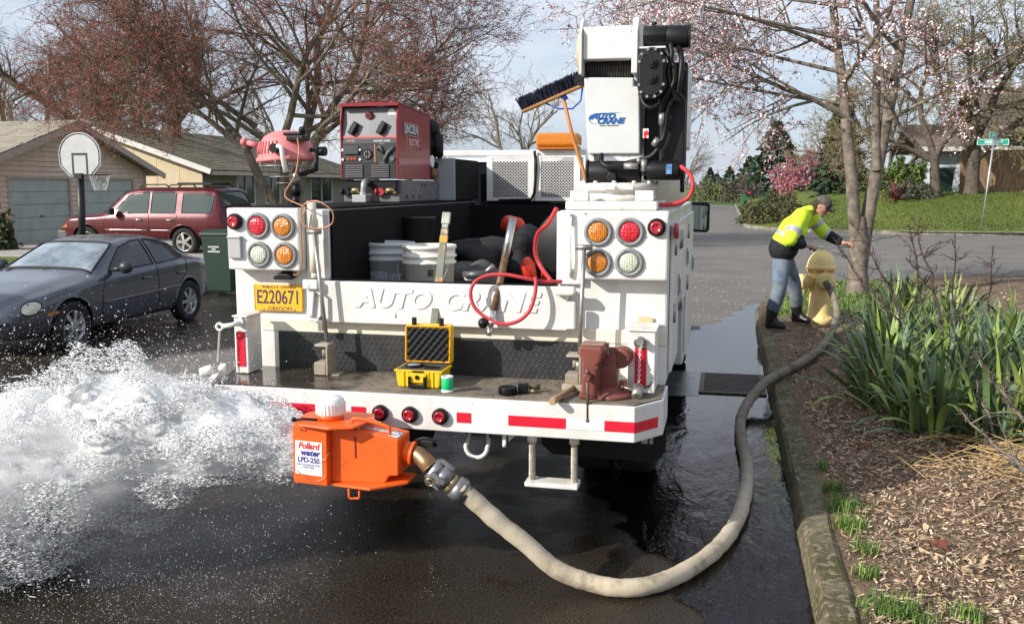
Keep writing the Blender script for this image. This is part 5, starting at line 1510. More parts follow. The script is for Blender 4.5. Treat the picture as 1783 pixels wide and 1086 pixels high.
small_lamp(-2.571, 1.664, yl, TK)
for x, z, l in ((-2.440, 1.643, LENS_R), (-2.293, 1.640, LENS_A), (-2.437, 1.489, LENS_C), (-2.286, 1.488, LENS_A)): round_lamp(x, z, yl, l, TK)
b = MB(); b.box(-2.612, -2.536, yl - .022, yl, 1.468, 1.580); b.box(-2.615, -2.533, yl - .028, yl + .001, 1.575, 1.588); obj('socket_cover', b, mat('cover_grey', (.40, .40, .41), .45, var=.08), TK, bevel=.005)
b = MB(); b.box(-.690, -.272, YB - .105, YB - .001, 1.396, 1.712); obj('lamp_box', b, WHITE, TK, bevel=.010)
for x, z, l in ((-.611, 1.629, LENS_A), (-.456, 1.631, LENS_R), (-.612, 1.480, LENS_A), (-.457, 1.483, LENS_C)): round_lamp(x, z, yl, l, TK)
small_lamp(-.327, 1.655, yl, TK)

# ---- licence plate and its lamp
PLY = mat('plate_yellow', (.86, .43, .02), .45, var=.06, vscale=14, dirt=(.5, .25, .05), dscale=12, damt=.4, dcover=.35)
PLT = mat('plate_ink', (.06, .045, .07), .6)
b = MB(); b.box(-2.527, -2.234, YB - .020, YB - .012, 1.172, 1.320); pl = obj('licence_plate', b, PLY, TK, bevel=.006)
yp = YB - .0205
text('plate_number', 'E220671', .107, (-2.380, yp, 1.247), PLT, pl, extrude=.0012, bold=.0012, sx=.70)
text('plate_state', 'OREGON', .030, (-2.372, yp, 1.187), PLT, pl, extrude=.001, sx=1.12)
text('plate_heading', 'PUBLICLY  OWNED', .020, (-2.375, yp, 1.305), PLT, pl, extrude=.001, sx=1.15)
b = MB(); b.tube([(-2.522, yp, 1.177), (-2.239, yp, 1.177), (-2.239, yp, 1.315), (-2.522, yp, 1.315)], .003, 5, closed=True); obj('plate_rim', b, PLY, pl)
for x, z in ((-2.47, 1.183), (-2.285, 1.181), (-2.47, 1.31), (-2.285, 1.31)):
    b = MB(); b.cyl((x, yp - .004, z), (x, yp + .001, z), .005, n=8); obj('bolt', b, STEEL, pl)
b = MB(); b.prism([(-.055, -.012), (.055, -.012), (.05, .010), (.03, .02), (-.03, .02), (-.05, .010)], lambda a, z: (-2.32 + a, YB - .085, 1.365 + z), lambda a, z: (-2.32 + a, YB - .012, 1.372 + z)); b.box(-2.345, -2.295, YB - .04, YB - .012, 1.385, 1.400); obj('plate_lamp', b, BLK, TK, bevel=.005)

# ---- outrigger boxes beside the bumper deck
def outrigger(x0, x1, name_side):
    b = MB(); b.box(x0, x1, 4.35, 4.50 if x1 < -1 else YB - .012, .868, 1.168); o = obj('outrigger_box', b, WHITE_W, TK, bevel=.005)
    b = MB(); b.box(x0 - .006, x1 + .006, 4.340, 4.51 if x1 < -1 else YB - .015, 1.1685, 1.178); obj('top_plate', b, WHITE_W, o, bevel=.003)
    return o
ol = outrigger(-2.522, -2.445, 'l')
b = MB(); b.box(-2.510, -2.460, 4.3465, 4.3495, .905, 1.09); obj('reflective_tape', b, TAPE_R, ol)
b = MB(); b.tube([(-2.48, 4.36, 1.145), (-2.482, 4.30, 1.140), (-2.50, 4.285, 1.135), (-2.55, 4.28, 1.128)], .013, 8); b.torus((-2.565, 4.28, 1.125), .018, .007, (0, 1, 0), 16, 6); b.cyl((-2.48, 4.325, 1.145), (-2.48, 4.35, 1.145), .025, n=14); obj('locking_pin', b, WHITE_W, ol)
def chain(p0, p1, n, sag, m, parent):
    p0, p1 = Vector(p0), Vector(p1); b = MB()
    for i in range(n):
        t = (i + .5) / n; c = p0.lerp(p1, t) + Vector((0, 0, -sag * sin(pi * t))); d = (p1 - p0).normalized(); L = (p1 - p0).length / n * .78
        u, w = frame_of(d); s = u if i % 2 else w
        pts = [c + d * L * cos(a) * .75 + s * .0055 * sin(a) for a in [2 * pi * q / 8 for q in range(8)]]
        b.tube(pts, .0022, 4, closed=True)
    return obj('chain', b, m, parent)
chain((-2.565, 4.28, 1.11), (-2.585, 4.28, .935), 16, 0, WHITE_W, ol)
b = MB(); b.lathe([(.014, 0), (.024, 0), (.024, .085), (.014, .085), (.014, 0)], (-2.66, 4.24, .885), (.95, .2, .35), 18); obj('loose_sleeve', b, WHITE_W, ol)
orr = outrigger(-.440, -.312, 'r')
b = MB(); b.box(-.408, -.352, 4.3465, 4.3495, .905, 1.09); obj('reflective_tape', b, TAPE_R, orr)
b = MB(); b.torus((-.382, 4.335, 1.115), .026, .006, (0, 1, .2), 20, 6); b.cyl((-.382, 4.30, 1.125), (-.382, 4.352, 1.125), .019, n=14); obj('locking_pin', b, STEEL, orr)
chain((-.382, 4.33, 1.09), (-.383, 4.30, .91), 15, 0, WHITE_W, orr)
b = MB(); b.lathe([(.013, 0), (.025, 0), (.025, .07), (.013, .07), (.013, 0)], (-.384, 4.22, .880), (0, .85, .45), 18); obj('loose_sleeve', b, STEEL, orr)
b = MB(); b.box(-.415, -.345, YB - .016, YB - .0125, 1.165, 1.205); obj('decal', b, mat('decal_tan', (.50, .42, .24), .6), TK)

# ---- step bumper
out = [(-2.60, 4.42), (-2.50, 4.10), (-.380, 4.10), (-.262, 4.27), (-.262, 4.598), (-2.60, 4.598)]
b = MB(); b.prism(out, lambda x, y: (x, y, .690), lambda x, y: (x, y, .858)); bp_ = obj('step_bumper', b, WHITE, TK, bevel=.005)
ins = [(-2.585, 4.42), (-2.49, 4.113), (-.386, 4.113), (-.275, 4.275), (-.275, 4.572), (-2.585, 4.572)]
def deck_material():
    m = mat('deck_grit', (.12, .105, .085), .8, var=.5, vscale=9, bump=.004, bscale=120, dirt=(.30, .245, .175), dscale=7, damt=.75, dcover=.5, chips=(.28, .20, .12), cscale=46, ccover=.30)
    N, L = m.node_tree.nodes, m.node_tree.links; b_ = N['Principled BSDF']
    tc = N.new('ShaderNodeTexCoord'); sp = N.new('ShaderNodeSeparateXYZ'); L.new(tc.outputs['Object'], sp.inputs[0])
    n = N.new('ShaderNodeTexNoise'); n.inputs['Scale'].default_value = 7; L.new(tc.outputs['Object'], n.inputs['Vector'])
    a = N.new('ShaderNodeMath'); a.operation = 'MULTIPLY_ADD'; a.inputs[1].default_value = .5; L.new(n.outputs['Fac'], a.inputs[0]); L.new(sp.outputs[0], a.inputs[2])
    r = N.new('ShaderNodeMapRange'); r.inputs['From Min'].default_value = -.28; r.inputs['From Max'].default_value = -.06; r.inputs['To Min'].default_value = .05; r.inputs['To Max'].default_value = .85
    L.new(a.outputs[0], r.inputs['Value']); L.new(r.outputs[0], b_.inputs['Roughness'])
    # standing water smooths the grit on the left part
    bp2 = [q for q in N if q.type == 'BUMP'][0]
    r2 = N.new('ShaderNodeMapRange'); r2.inputs['From Min'].default_value = -.28; r2.inputs['From Max'].default_value = -.06; r2.inputs['To Min'].default_value = .12; r2.inputs['To Max'].default_value = 1.
    L.new(a.outputs[0], r2.inputs['Value']); L.new(r2.outputs[0], bp2.inputs['Strength'])
    src = b_.inputs['Base Color'].links[0].from_socket
    mx = N.new('ShaderNodeMix'); mx.data_type = 'RGBA'; mx.blend_type = 'MULTIPLY'; mx.inputs[0].default_value = 1
    r3 = N.new('ShaderNodeMapRange'); r3.inputs['From Min'].default_value = -.28; r3.inputs['From Max'].default_value = -.06; r3.inputs['To Min'].default_value = .28; r3.inputs['To Max'].default_value = 1.
    L.new(a.outputs[0], r3.inputs['Value']); L.new(src, mx.inputs[6]); L.new(r3.outputs[0], mx.inputs[7]); L.new(mx.outputs[2], b_.inputs['Base Color'])
    return m
M_DECK = deck_material()
b = MB(); b.prism(ins, lambda x, y: (x, y, .8585), lambda x, y: (x, y, .865)); obj('bumper_deck', b, M_DECK, TK)
b = MB(); b.prism([(-2.64, 4.40), (-2.605, 4.395), (-2.52, 4.10), (-2.56, 4.12)], lambda x, y: (x, y, .70), lambda x, y: (x, y, .905 if x < -2.59 else .862)); obj('bumper_end_plate', b, WHITE, bp_)
def tape(x0, x1, z0, z1, m, y=4.0975): 
    b = MB(); b.box(x0, x1, y, y + .0022, z0, z1); obj('reflective_tape', b, m, bp_)
for x0, x1 in ((-2.452, -2.372), (-2.210, -1.948), (-1.759, -1.685), (-1.224, -1.153), (-.971, -.697), (-.516, -.380)): tape(x0, x1, .738, .787, TAPE_R)
for x0, x1 in ((-2.370, -2.212), (-1.946, -1.761), (-.695, -.518)): tape(x0, x1, .738, .787, TAPE_W)
d_ = Vector((.118, .17, 0)); n_ = Vector((.17, -.118, 0)).normalized()
p0 = Vector((-.380, 4.10, 0)) + n_ * .0005; p1 = p0 + d_ * .80
b = MB(); b.add([(q.x + n_.x * s, q.y + n_.y * s, z) for q in (p0, p1) for s in (0, .002) for z in (.736, .785)], [(0, 1, 5, 4), (2, 6, 7, 3), (1, 3, 7, 5), (0, 4, 6, 2), (4, 5, 7, 6), (0, 2, 3, 1)]); obj('reflective_tape', b, TAPE_R, bp_)
for x in (-1.607, -1.456, -1.303): small_lamp(x, .764, 4.1, TK, .040)
# ---- wire rope step, tow ring, brackets under the bumper
b = MB()
st = None
for x in (-.877, -.672):
    b = MB(); b.cyl((x, 4.20, .688), (x, 4.20, .64), .024, n=18); b.cyl((x, 4.20, .70), (x, 4.20, .672), .03, n=18); s_ = obj('rope_clamp', b, WHITE_W, TK)
    b = MB(); b.cyl((x, 4.20, .65), (x, 4.20, .45), .010, n=8)
    for k in range(6):
        pts = [(x + .0115 * cos(2 * pi * k / 6 + t * 9), 4.20 + .0115 * sin(2 * pi * k / 6 + t * 9), .65 - .2 * t) for t in np.linspace(0, 1, 18)]
        b.tube(pts, .0056, 5, caps=False)
    obj('wire_rope', b, mat('galvanised_rope', (.42, .39, .32), .5, .3, var=.3, vscale=30), TK)
b = MB(); b.box(-.905, -.648, 4.15, 4.25, .428, .452); obj('step_tread', b, WHITE_W, TK, bevel=.005)
b = MB(); b.tube([(-1.20, 4.25, .66), (-1.21, 4.22, .60)] + [(-1.155 + .055 * cos(a), 4.20, .595 + .055 * sin(a)) for a in np.linspace(pi, 2 * pi, 10)] + [(-1.10, 4.22, .60), (-1.11, 4.25, .66)], .011, 8); obj('tow_ring', b, WHITE_W, TK)
b = MB(); b.box(-1.22, -1.09, 4.24, 4.30, .64, .69); obj('tow_bracket', b, BLK_P, TK)
b = MB(); b.bar((-1.005, 4.16, .69), (-1.005, 4.16, .63), .016, .016); b.cyl((-1.005, 4.16, .64), (-1.005, 4.16, .615), .010, n=8); b.prism([(0, 0), (0, .06), (.07, .06)], lambda a, z: (-.995 + a, 4.2, .63 + z), lambda a, z: (-.995 + a, 4.21, .63 + z)); obj('air_fitting', b, WHITE_W, TK)
for q in ((-.375, -.345), (-.335, -.32)):
    b = MB(); b.box(*q, 4.42, 4.45, .60, .69); obj('flap_bracket', b, STEEL, TK)
for x0, x1 in ((-.92, -.268), (-2.64, -2.05)):
    b = MB(); pf = [(x0, .84), (x1, .84), (x1, .53), (x1 - .02, .47), (x1 - .07, .44), (x0 + .06, .45), (x0, .50)]
    b.prism(pf, lambda a, z: (a, 4.64, z), lambda a, z: (a, 4.655, z)); obj('mud_flap', b, mat('flap_rubber', (.010, .010, .0105), .75, spec=.3), TK, bevel=.004)
# ---- running gear
for x in (-.52, -.80, -2.40, -2.12):
    b = MB(); b.lathe([(.27, -.12), (.42, -.12), (.455, -.08), (.455, .08), (.42, .12), (.27, .12), (.25, .05), (.25, -.05), (.27, -.12)], (x, 5.93, .455), (1, 0, 0), 40); w = obj('wheel', b, RUBBER, TK)
    b = MB(); b.lathe([(.0, -.02), (.12, -.02), (.20, .03), (.265, .06), (.265, -.06), (0, -.06)], (x, 5.93, .455), (1, 0, 0), 28); obj('rim', b, STEEL, w)
for x in (-.42, -2.5):
    b = MB(); b.lathe([(.25, -.12), (.40, -.12), (.43, -.08), (.43, .08), (.40, .12), (.25, .12), (.25, -.12)], (x - (.08 if x > -1 else -.08), 9.75, .43), (1, 0, 0), 36); obj('wheel', b, RUBBER, TK)
b = MB(); b.cyl((-2.3, 5.93, .455), (-.6, 5.93, .455), .075, n=14); b.ball((-1.46, 5.93, .455), .2); obj('axle', b, BLK_P, TK)
b = MB(); b.box(-1.98, -1.86, 4.5, 10.6, .62, .83); b.box(-1.06, -.94, 4.5, 10.6, .62, .83); b.box(-1.86, -1.06, 4.62, 4.72, .60, .83); b.box(-1.86, -1.06, 5.2, 5.3, .65, .83); obj('chassis_frame', b, BLK_P, TK)
b = MB(); b.box(-2.64, -2.05, 6.5, 7.6, .5, .854); b.box(-1.75, -1.2, 4.8, 5.5, .52, .83); obj('under_tank', b, BLK_P, TK)
# ---- cab and bonnet
cabp = [(7.75, .55), (10.95, .55), (11.0, .95), (10.9, 1.22), (9.55, 1.34), (8.95, 2.02), (8.7, 2.10), (7.95, 2.10), (7.75, 1.98)]
b = MB(); b.prism(cabp, lambda a, z: (-2.45, a, z), lambda a, z: (-.50, a, z)); cb = obj('cab', b, WHITE, TK, bevel=.05)
b = MB(); b.prism([(7.95, 1.38), (9.3, 1.38), (8.85, 1.95), (7.95, 1.95)], lambda a, z: (-.499, a, z), lambda a, z: (-.488, a, z)); obj('side_window', b, CGLASS, cb)
b = MB(); b.box(-2.38, -.60, 7.735, 7.748, 1.30, 2.06); obj('rear_window', b, CGLASS, cb)
b = MB(); b.tube([(-.5, 8.55, 1.55), (-.36, 8.5, 1.56)], .014, 8); b.tube([(-.5, 8.55, 1.72), (-.36, 8.5, 1.70)], .014, 8); mr = obj('door_mirror', b, BLK, TK)
b = MB(); b.prism([(-.105, -.125), (.09, -.135), (.115, -.11), (.115, .12), (.09, .14), (-.09, .14), (-.105, .12)], lambda a, z: (-.262 + a, 8.46, 1.575 + z), lambda a, z: (-.262 + a * .92, 8.56, 1.575 + z * .92)); obj('mirror_housing', b, BLK, mr, bevel=.012)
b = MB(); b.prism([(-.085, -.105), (.085, -.11), (.095, .10), (-.085, .115)], lambda a, z: (-.262 + a, 8.455, 1.575 + z), lambda a, z: (-.262 + a, 8.4585, 1.575 + z)); obj('mirror_glass', b, mat('mirror_glass', (.5, .55, .55), .03, 1.0), mr)
# ---- headache rack with expanded metal screens
yr = 7.68
sc = yr / 7.0
def RX(x): return x * sc
def RZ(z): return 1.85 + (z - 1.85) * sc
b = MB(); b.box(RX(-2.204), RX(-1.05), yr - .03, yr + .03, RZ(2.085), RZ(2.128)); b.box(RX(-2.204), RX(-2.17), yr - .028, yr + .028, 1.73, RZ(2.086)); b.box(RX(-1.09), RX(-1.05), yr - .028, yr + .028, 1.73, RZ(2.086)); rk = obj('cab_guard', b, WHITE, TK, bevel=.006)
for x0, x1 in ((-1.818, -1.445), (-1.438, -1.09)):
    a, c, z0, z1 = RX(x0), RX(x1), RZ(1.742), RZ(2.083)
    fr = MB(); t = .05
    fr.box(a, a + t, yr - .05, yr - .031, z0, z1); fr.box(c - t, c, yr - .05, yr - .031, z0, z1); fr.box(a + t, c - t, yr - .0495, yr - .031, z0, z0 + .028); fr.box(a + t, c - t, yr - .0495, yr - .031, z1 - .015, z1)
    obj('screen_frame', fr, WHITE, rk)
    b = MB(); nx_, nz_ = 11, 13; cw, chh = (c - a - 2 * t) / nx_, (z1 - z0 - .043) / nz_
    for i in range(nx_):
        for j in range(nz_):
            x = a + t + (i + .5) * cw; z = z0 + .028 + (j + .5) * chh
            L_, R_, U_, D_ = (x - cw / 2, z), (x + cw / 2, z), (x, z + chh / 2), (x, z - chh / 2)
            for p, q in ((L_, U_), (U_, R_), (R_, D_), (D_, L_)): b.bar((p[0], yr - .04, p[1]), (q[0], yr - .04, q[1]), .0085, .004, up=(0, 0, 1))
    obj('expanded_metal', b, WHITE, rk, kind='stuff')
b = MB(); b.tube([(RX(-1.44), yr - .06, RZ(2.12)), (RX(-1.425), yr - .065, RZ(2.0)), (RX(-1.44), yr - .06, RZ(1.80)), (RX(-1.47), yr - .06, RZ(1.75)), (RX(-1.72), yr - .055, RZ(1.745))], .012, 7); obj('cable', b, BLK, rk)
# amber beacon bar
AMB = mat('amber_dome', (.80, .26, .02), .12, coat=1.0, trans=.35, ior=1.2)
b = MB(); b.box(RX(-1.427), RX(-1.10), yr - .10, yr + .12, RZ(2.146), RZ(2.252)); bc = obj('beacon_bar', b, AMB, TK, bevel=.03, segs=4)
b = MB(); b.box(RX(-1.42), RX(-1.107), yr - .09, yr + .11, RZ(2.13), RZ(2.1455)); obj('beacon_base', b, mat('amber_base', (.45, .13, .01), .4), bc)
for x in (-1.37, -1.27, -1.17):
    b = MB(); b.lathe([(0, 0), (.03, .005), (.042, .03), (.04, .032), (0, .012)], (RX(x), yr - .02, RZ(2.205)), (0, -1, 0), 16); obj('reflector', b, mat('beacon_reflector', (.8, .6, .2), .15, .9), bc)

# ================================================================== THE CRANE on the right cabinet
CGREY = mat('crane_cover_grey', (.60, .61, .60), .42, .0, var=.03, vscale=4, dirt=(.42, .40, .36), dscale=5, damt=.35, dcover=.38)
cr = thing('truck_crane', 'white and black hydraulic crane with blue lettered grey cover on the truck corner', 'crane', (-.58, 5.06, 1.73))
b = MB(); b.box(-.815, -.345, 4.72, 5.40, 1.7315, 1.775); obj('base_plate', b, WHITE_W, cr, bevel=.008)
b = MB(); b.lathe([(.205, 0), (.205, .03), (.19, .035), (.19, .05), (.215, .052), (.215, .09), (.17, .095)], (-.58, 5.06, 1.7755), (0, 0, 1), 40)
for k in range(12):
    a = 2 * pi * k / 12; b.cyl((-.58 + .203 * cos(a), 5.06 + .203 * sin(a), 1.866), (-.58 + .203 * cos(a), 5.06 + .203 * sin(a), 1.880), .012, n=6)
obj('turntable', b, WHITE_W, cr)
for q in ((-.795, -.70, 4.75, 4.82, 1.7765, 1.83), (-.46, -.365, 4.75, 4.82, 1.7765, 1.83), (-.63, -.57, 4.82, 4.85, 1.834, 1.856), (-.525, -.475, 4.82, 4.85, 1.834, 1.856)):
    b = MB(); b.box(*q); obj('base_lug', b, WHITE_W, cr, bevel=.006)
b = MB(); b.cyl((-.735, 5.0, 1.925), (-.455, 5.0, 1.925), .062, n=20); b.box(-.71, -.48, 4.96, 5.25, 1.868, 1.95); b.cyl((-.745, 5.0, 1.925), (-.733, 5.0, 1.925), .07, n=20); b.cyl((-.60, 4.90, 1.90), (-.60, 4.95, 1.90), .025, n=12); obj('worm_drive', b, BLK_P, cr, bevel=.004)
b = MB(); b.prism([(-.755, 1.865), (-.70, 1.865), (-.72, 2.03), (-.745, 2.03)], lambda a, z: (a, 5.06, z), lambda a, z: (a, 5.36, z)); obj('column_plate', b, WHITE, cr)
# winch cover with the maker's mark
cov = [(-.766, 2.428), (-.500, 2.420), (-.500, 2.375), (-.470, 2.372), (-.462, 2.022), (-.742, 2.024)]
b = MB(); b.prism(cov, lambda a, z: (a, 4.99, z), lambda a, z: (a + .004, 5.34, z)); cv = obj('winch_cover', b, CGREY, cr, bevel=.008)
BLUE = mat('logo_blue', (.008, .10, .33), .4)
yc = 4.9885
o = text('logo_word', 'AUTO', .040, (-.660, yc, 2.221), BLUE, cv, extrude=.0012, shear=.3, bold=.0022, sx=1.1)
o = text('logo_word', 'CRANE', .040, (-.622, yc, 2.196), BLUE, cv, extrude=.0012, shear=.3, bold=.0022, sx=1.1)
text('logo_line', 'TULSA, OKLAHOMA', .0115, (-.628, yc, 2.173), mat('logo_grey', (.12, .11, .11), .5), cv, extrude=.0008, sx=1.0)
b = MB(); pts, rad = [], []
for t in np.linspace(0, 1, 26):
    a = radians(85 + 150 * t); pts.append((-.640 + .095 * cos(a) * 1.0 - .0, yc - .0008, 2.206 + .032 * sin(a))); rad.append(.0008 + .0065 * sin(pi * min(1, t * 1.05)) ** 1.4)
vs = []
for (x, y, z), r in zip(pts, rad): vs += [(x - r * .4, y, z + r), (x + r * .4, y, z - r)]
b.add(vs, [(2 * i, 2 * i + 1, 2 * i + 3, 2 * i + 2) for i in range(25)])
pts2 = [(-.630 + .065 * t, 2.238 + .001 * sin(pi * t)) for t in np.linspace(0, 1, 8)]
b.add([(x, yc - .0008, z + s * (.0018 - .0015 * i / 7)) for i, (x, z) in enumerate(pts2) for s in (1, -1)], [(2 * i, 2 * i + 1, 2 * i + 3, 2 * i + 2) for i in range(7)])
obj('logo_swoosh', b, BLUE, cv)
# boom head: white box between two cheek plates, cable drum in the gap below
b = MB(); b.box(-.772, -.513, 4.985, 5.30, 2.520, 2.688); bh = obj('boom_head', b, WHITE, cr, bevel=.006)
for x0, x1 in ((-.790, -.774), (-.511, -.480)):
    b = MB(); b.prism([(4.96, 2.44), (5.45, 2.44), (5.45, 2.66), (5.2, 2.735), (5.03, 2.735), (4.96, 2.66)], lambda a, z: (x0, a, z), lambda a, z: (x1, a, z)); obj('cheek_plate', b, WHITE, cr, bevel=.004)
b = MB(); b.cyl((-.771, 5.12, 2.475), (-.514, 5.12, 2.475), .045, n=20)
for k in range(17): b.torus((-.755 + k * .0142, 5.12, 2.475), .05, .0072, (1, 0, 0), 18, 5)
obj('cable_drum', b, mat('wire_dark', (.05, .045, .04), .5, .4, var=.3, vscale=30), cr)
b = MB(); b.cyl((-.815, 5.15, 2.57), (-.793, 5.15, 2.57), .115, n=32); obj('sheave', b, mat('sheave_tan', (.60, .44, .24), .5, var=.1), cr)
b = MB(); b.box(-.829, -.76, 5.06, 5.25, 2.41, 2.455); obj('sheave_guard', b, BLK, cr)
b = MB(); b.cyl((-.765, 5.2, 2.70), (-.735, 5.2, 2.71), .02, n=10); b.tube([(-.66 + .012 * k, 5.2 + (.01 if k % 2 else -.01), 2.70) for k in range(9)], .008, 5); obj('hook_rope', b, BLK, cr)
# planetary gearbox: oval cover with bolts
def stadium(cx_, zc, r, h, n=14): return [(cx_ + r * cos(a), zc + h + r * sin(a)) for a in np.linspace(0, pi, n)] + [(cx_ + r * cos(a), zc - h + r * sin(a)) for a in np.linspace(pi, 2 * pi, n)]
b = MB(); b.prism(stadium(-.398, 2.425, .072, .058), lambda a, z: (a, 4.86, z), lambda a, z: (a, 4.99, z)); b.prism(stadium(-.398, 2.425, .062, .050), lambda a, z: (a, 4.852, z), lambda a, z: (a, 4.861, z)); gb = obj('gearbox', b, BLK_P, cr, bevel=.004)
b = MB()
for x, z in stadium(-.398, 2.425, .062, .058, 6): b.cyl((x, 4.848, z), (x, 4.862, z), .008, n=6)
obj('bolt', b, STEEL, gb, kind='stuff')
for z in (2.478, 2.40):
    b = MB(); b.cyl((-.398, 4.838, z), (-.398, 4.853, z), .026, .022, n=18); b.cyl((-.398, 4.828, z), (-.398, 4.839, z), .014, n=6); obj('bearing_cap', b, BLK_P, gb)
# motors, bracket, boom end, hoses
b = MB(); b.cyl((-.455, 5.02, 2.632), (-.335, 5.02, 2.632), .055, n=8); b.cyl((-.334, 5.02, 2.628), (-.222, 5.02, 2.624), .058, n=24); b.cyl((-.221, 5.02, 2.624), (-.212, 5.02, 2.624), .063, n=24); b.cyl((-.40, 5.02, 2.69), (-.40, 5.02, 2.705), .014, n=8); obj('winch_motor', b, BLK_P, cr, bevel=.003)
b = MB(); b.box(-.479, -.337, 4.97, 5.05, 2.565, 2.574); b.box(-.479, -.337, 5.04, 5.052, 2.50, 2.564); b.box(-.41, -.28, 5.04, 5.052, 2.51, 2.563); obj('motor_bracket', b, WHITE, cr)
b = MB(); b.box(-.445, -.222, 5.15, 5.62, 2.06, 2.50); bm_ = obj('boom', b, WHITE, cr, bevel=.01)
b = MB(); b.box(-.448, -.224, 5.08, 5.149, 1.885, 2.505); b.prism([(-.36, 1.89), (-.226, 1.89), (-.226, 2.30), (-.29, 2.38), (-.36, 2.2)], lambda a, z: (a, 4.98, z), lambda a, z: (a, 5.079, z)); obj('boom_end', b, BLK_P, cr, bevel=.012)
b = MB(); b.cyl((-.415, 4.94, 1.935), (-.25, 4.94, 1.935), .052, n=20); b.cyl((-.25, 4.94, 1.935), (-.225, 4.94, 1.935), .04, n=20); b.cyl((-.43, 4.94, 1.935), (-.415, 4.94, 1.935), .03, n=12); obj('swing_motor', b, BLK, cr, bevel=.003)
b = MB(); b.box(-.315, -.285, 4.8865, 4.8895, 1.915, 1.965); obj('sticker', b, mat('sticker_blue', (.10, .22, .42), .4, var=.6, vscale=60), cr)
b = MB(); b.box(-.448, -.418, 5.0, 5.003, 2.105, 2.155); obj('sticker', b, mat('sticker_white', (.75, .72, .70), .4, chips=(.6, .02, .03), cscale=40, ccover=.45), cr)
for pts, r in (([(-.33, 4.92, 2.55), (-.29, 4.90, 2.46), (-.285, 4.90, 2.38), (-.33, 4.90, 2.30), (-.345, 4.93, 2.22)], .014), ([(-.27, 5.0, 2.57), (-.25, 4.93, 2.50), (-.255, 4.91, 2.40), (-.27, 4.92, 2.32), (-.31, 4.92, 2.26), (-.33, 4.94, 2.12), (-.38, 4.93, 2.02), (-.45, 4.94, 1.99), (-.52, 4.95, 1.975)], .015),
               ([(-.31, 4.93, 2.58), (-.30, 4.91, 2.52), (-.315, 4.90, 2.44), (-.30, 4.9, 2.36), (-.26, 4.92, 2.28)], .012), ([(-.46, 4.92, 2.33), (-.43, 4.89, 2.27), (-.39, 4.88, 2.255), (-.35, 4.89, 2.28)], .011), ([(-.66, 4.95, 2.02), (-.655, 4.92, 1.98), (-.62, 4.90, 1.955), (-.55, 4.90, 1.955), (-.48, 4.91, 1.957)], .014)):
    b = MB(); b.tube(spline(pts, 5), r, 9); obj('hydraulic_hose', b, BLK, cr)
for p, q in (((-.535, 4.90, 1.957), (-.46, 4.90, 1.957)), ((-.345, 4.92, 2.23), (-.345, 4.93, 2.17)), ((-.36, 4.92, 2.10), (-.385, 4.92, 2.06)), ((-.47, 4.93, 1.985), (-.45, 4.93, 1.985)), ((-.43, 4.9, 1.93), (-.43, 4.9, 1.99))):
    b = MB(); b.cyl(p, q, .017, n=8); obj('hose_fitting', b, STEEL, cr)
b = MB(); b.lathe([(0, 0), (.09, 0), (.11, .02), (.11, .22), (.09, .25), (0, .26)], (-.50, 5.55, 1.80), (.55, .15, .1), 24); obj('reservoir', b, CREAM, cr)
b = MB(); b.tube(spline([(-.36, 4.85, 1.755), (-.27, 4.86, 1.76), (-.20, 4.87, 1.79), (-.175, 4.87, 1.85), (-.19, 4.88, 1.91), (-.235, 4.9, 1.95), (-.26, 4.97, 1.96)], 6), .011, 8); obj('air_line', b, RED_P, cr)
b = MB(); b.cyl((-.235, 5.0, 1.82), (-.235, 5.0, 1.885), .012, n=8); obj('drain_plug', b, BLK, cr)

# ================================================================== THINGS ON THE TRUCK
# ---- red welder generator on the left cabinet
WRED = mat('welder_red', (.22, .007, .012), .38, coat=.1, var=.10, vscale=5, dirt=(.12, .02, .02), dscale=6, damt=.4, dcover=.4)
WGREY = mat('welder_base_grey', (.12, .122, .125), .5, var=.15, vscale=8, dirt=(.2, .2, .19), dscale=8, damt=.4, dcover=.4)
PANEL = mat('brushed_panel', (.17, .17, .18), .45, .4, var=.12, vscale=9)
PDARK = mat('panel_dark', (.035, .036, .04), .5, var=.2, vscale=20)
wx0, wx1, wy0, wy1 = -2.612, -2.192, 6.0, 6.70
WD = thing('welder_generator', 'red engine driven welder with silver control panel on the left cabinet', 'welder', (-2.4, 6.4, 1.742))
b = MB(); b.box(wx0 + .01, wx1 - .001, 6.06, 7.14, 1.745, 1.895); b.box(wx0 + .01, wx1, 6.02, 6.06, 1.745, 1.80); obj('base_frame', b, WGREY, WD, bevel=.004)
b = MB()
for y, z in ((6.17, 1.78), (6.3, 1.78), (6.44, 1.78), (6.5, 1.86), (6.58, 1.86), (6.92, 1.86), (7.02, 1.86), (7.1, 1.86), (6.92, 1.78), (7.08, 1.78)): b.cyl((wx1 - .004, y, z), (wx1 + .002, y, z), .012, n=8)
obj('bolt_hole', b, BLK, WD)
b = MB(); b.box(wx0 + .02, wx1 - .03, 6.03, 6.058, 1.80, 1.893); obj('base_recess', b, BLK, WD)
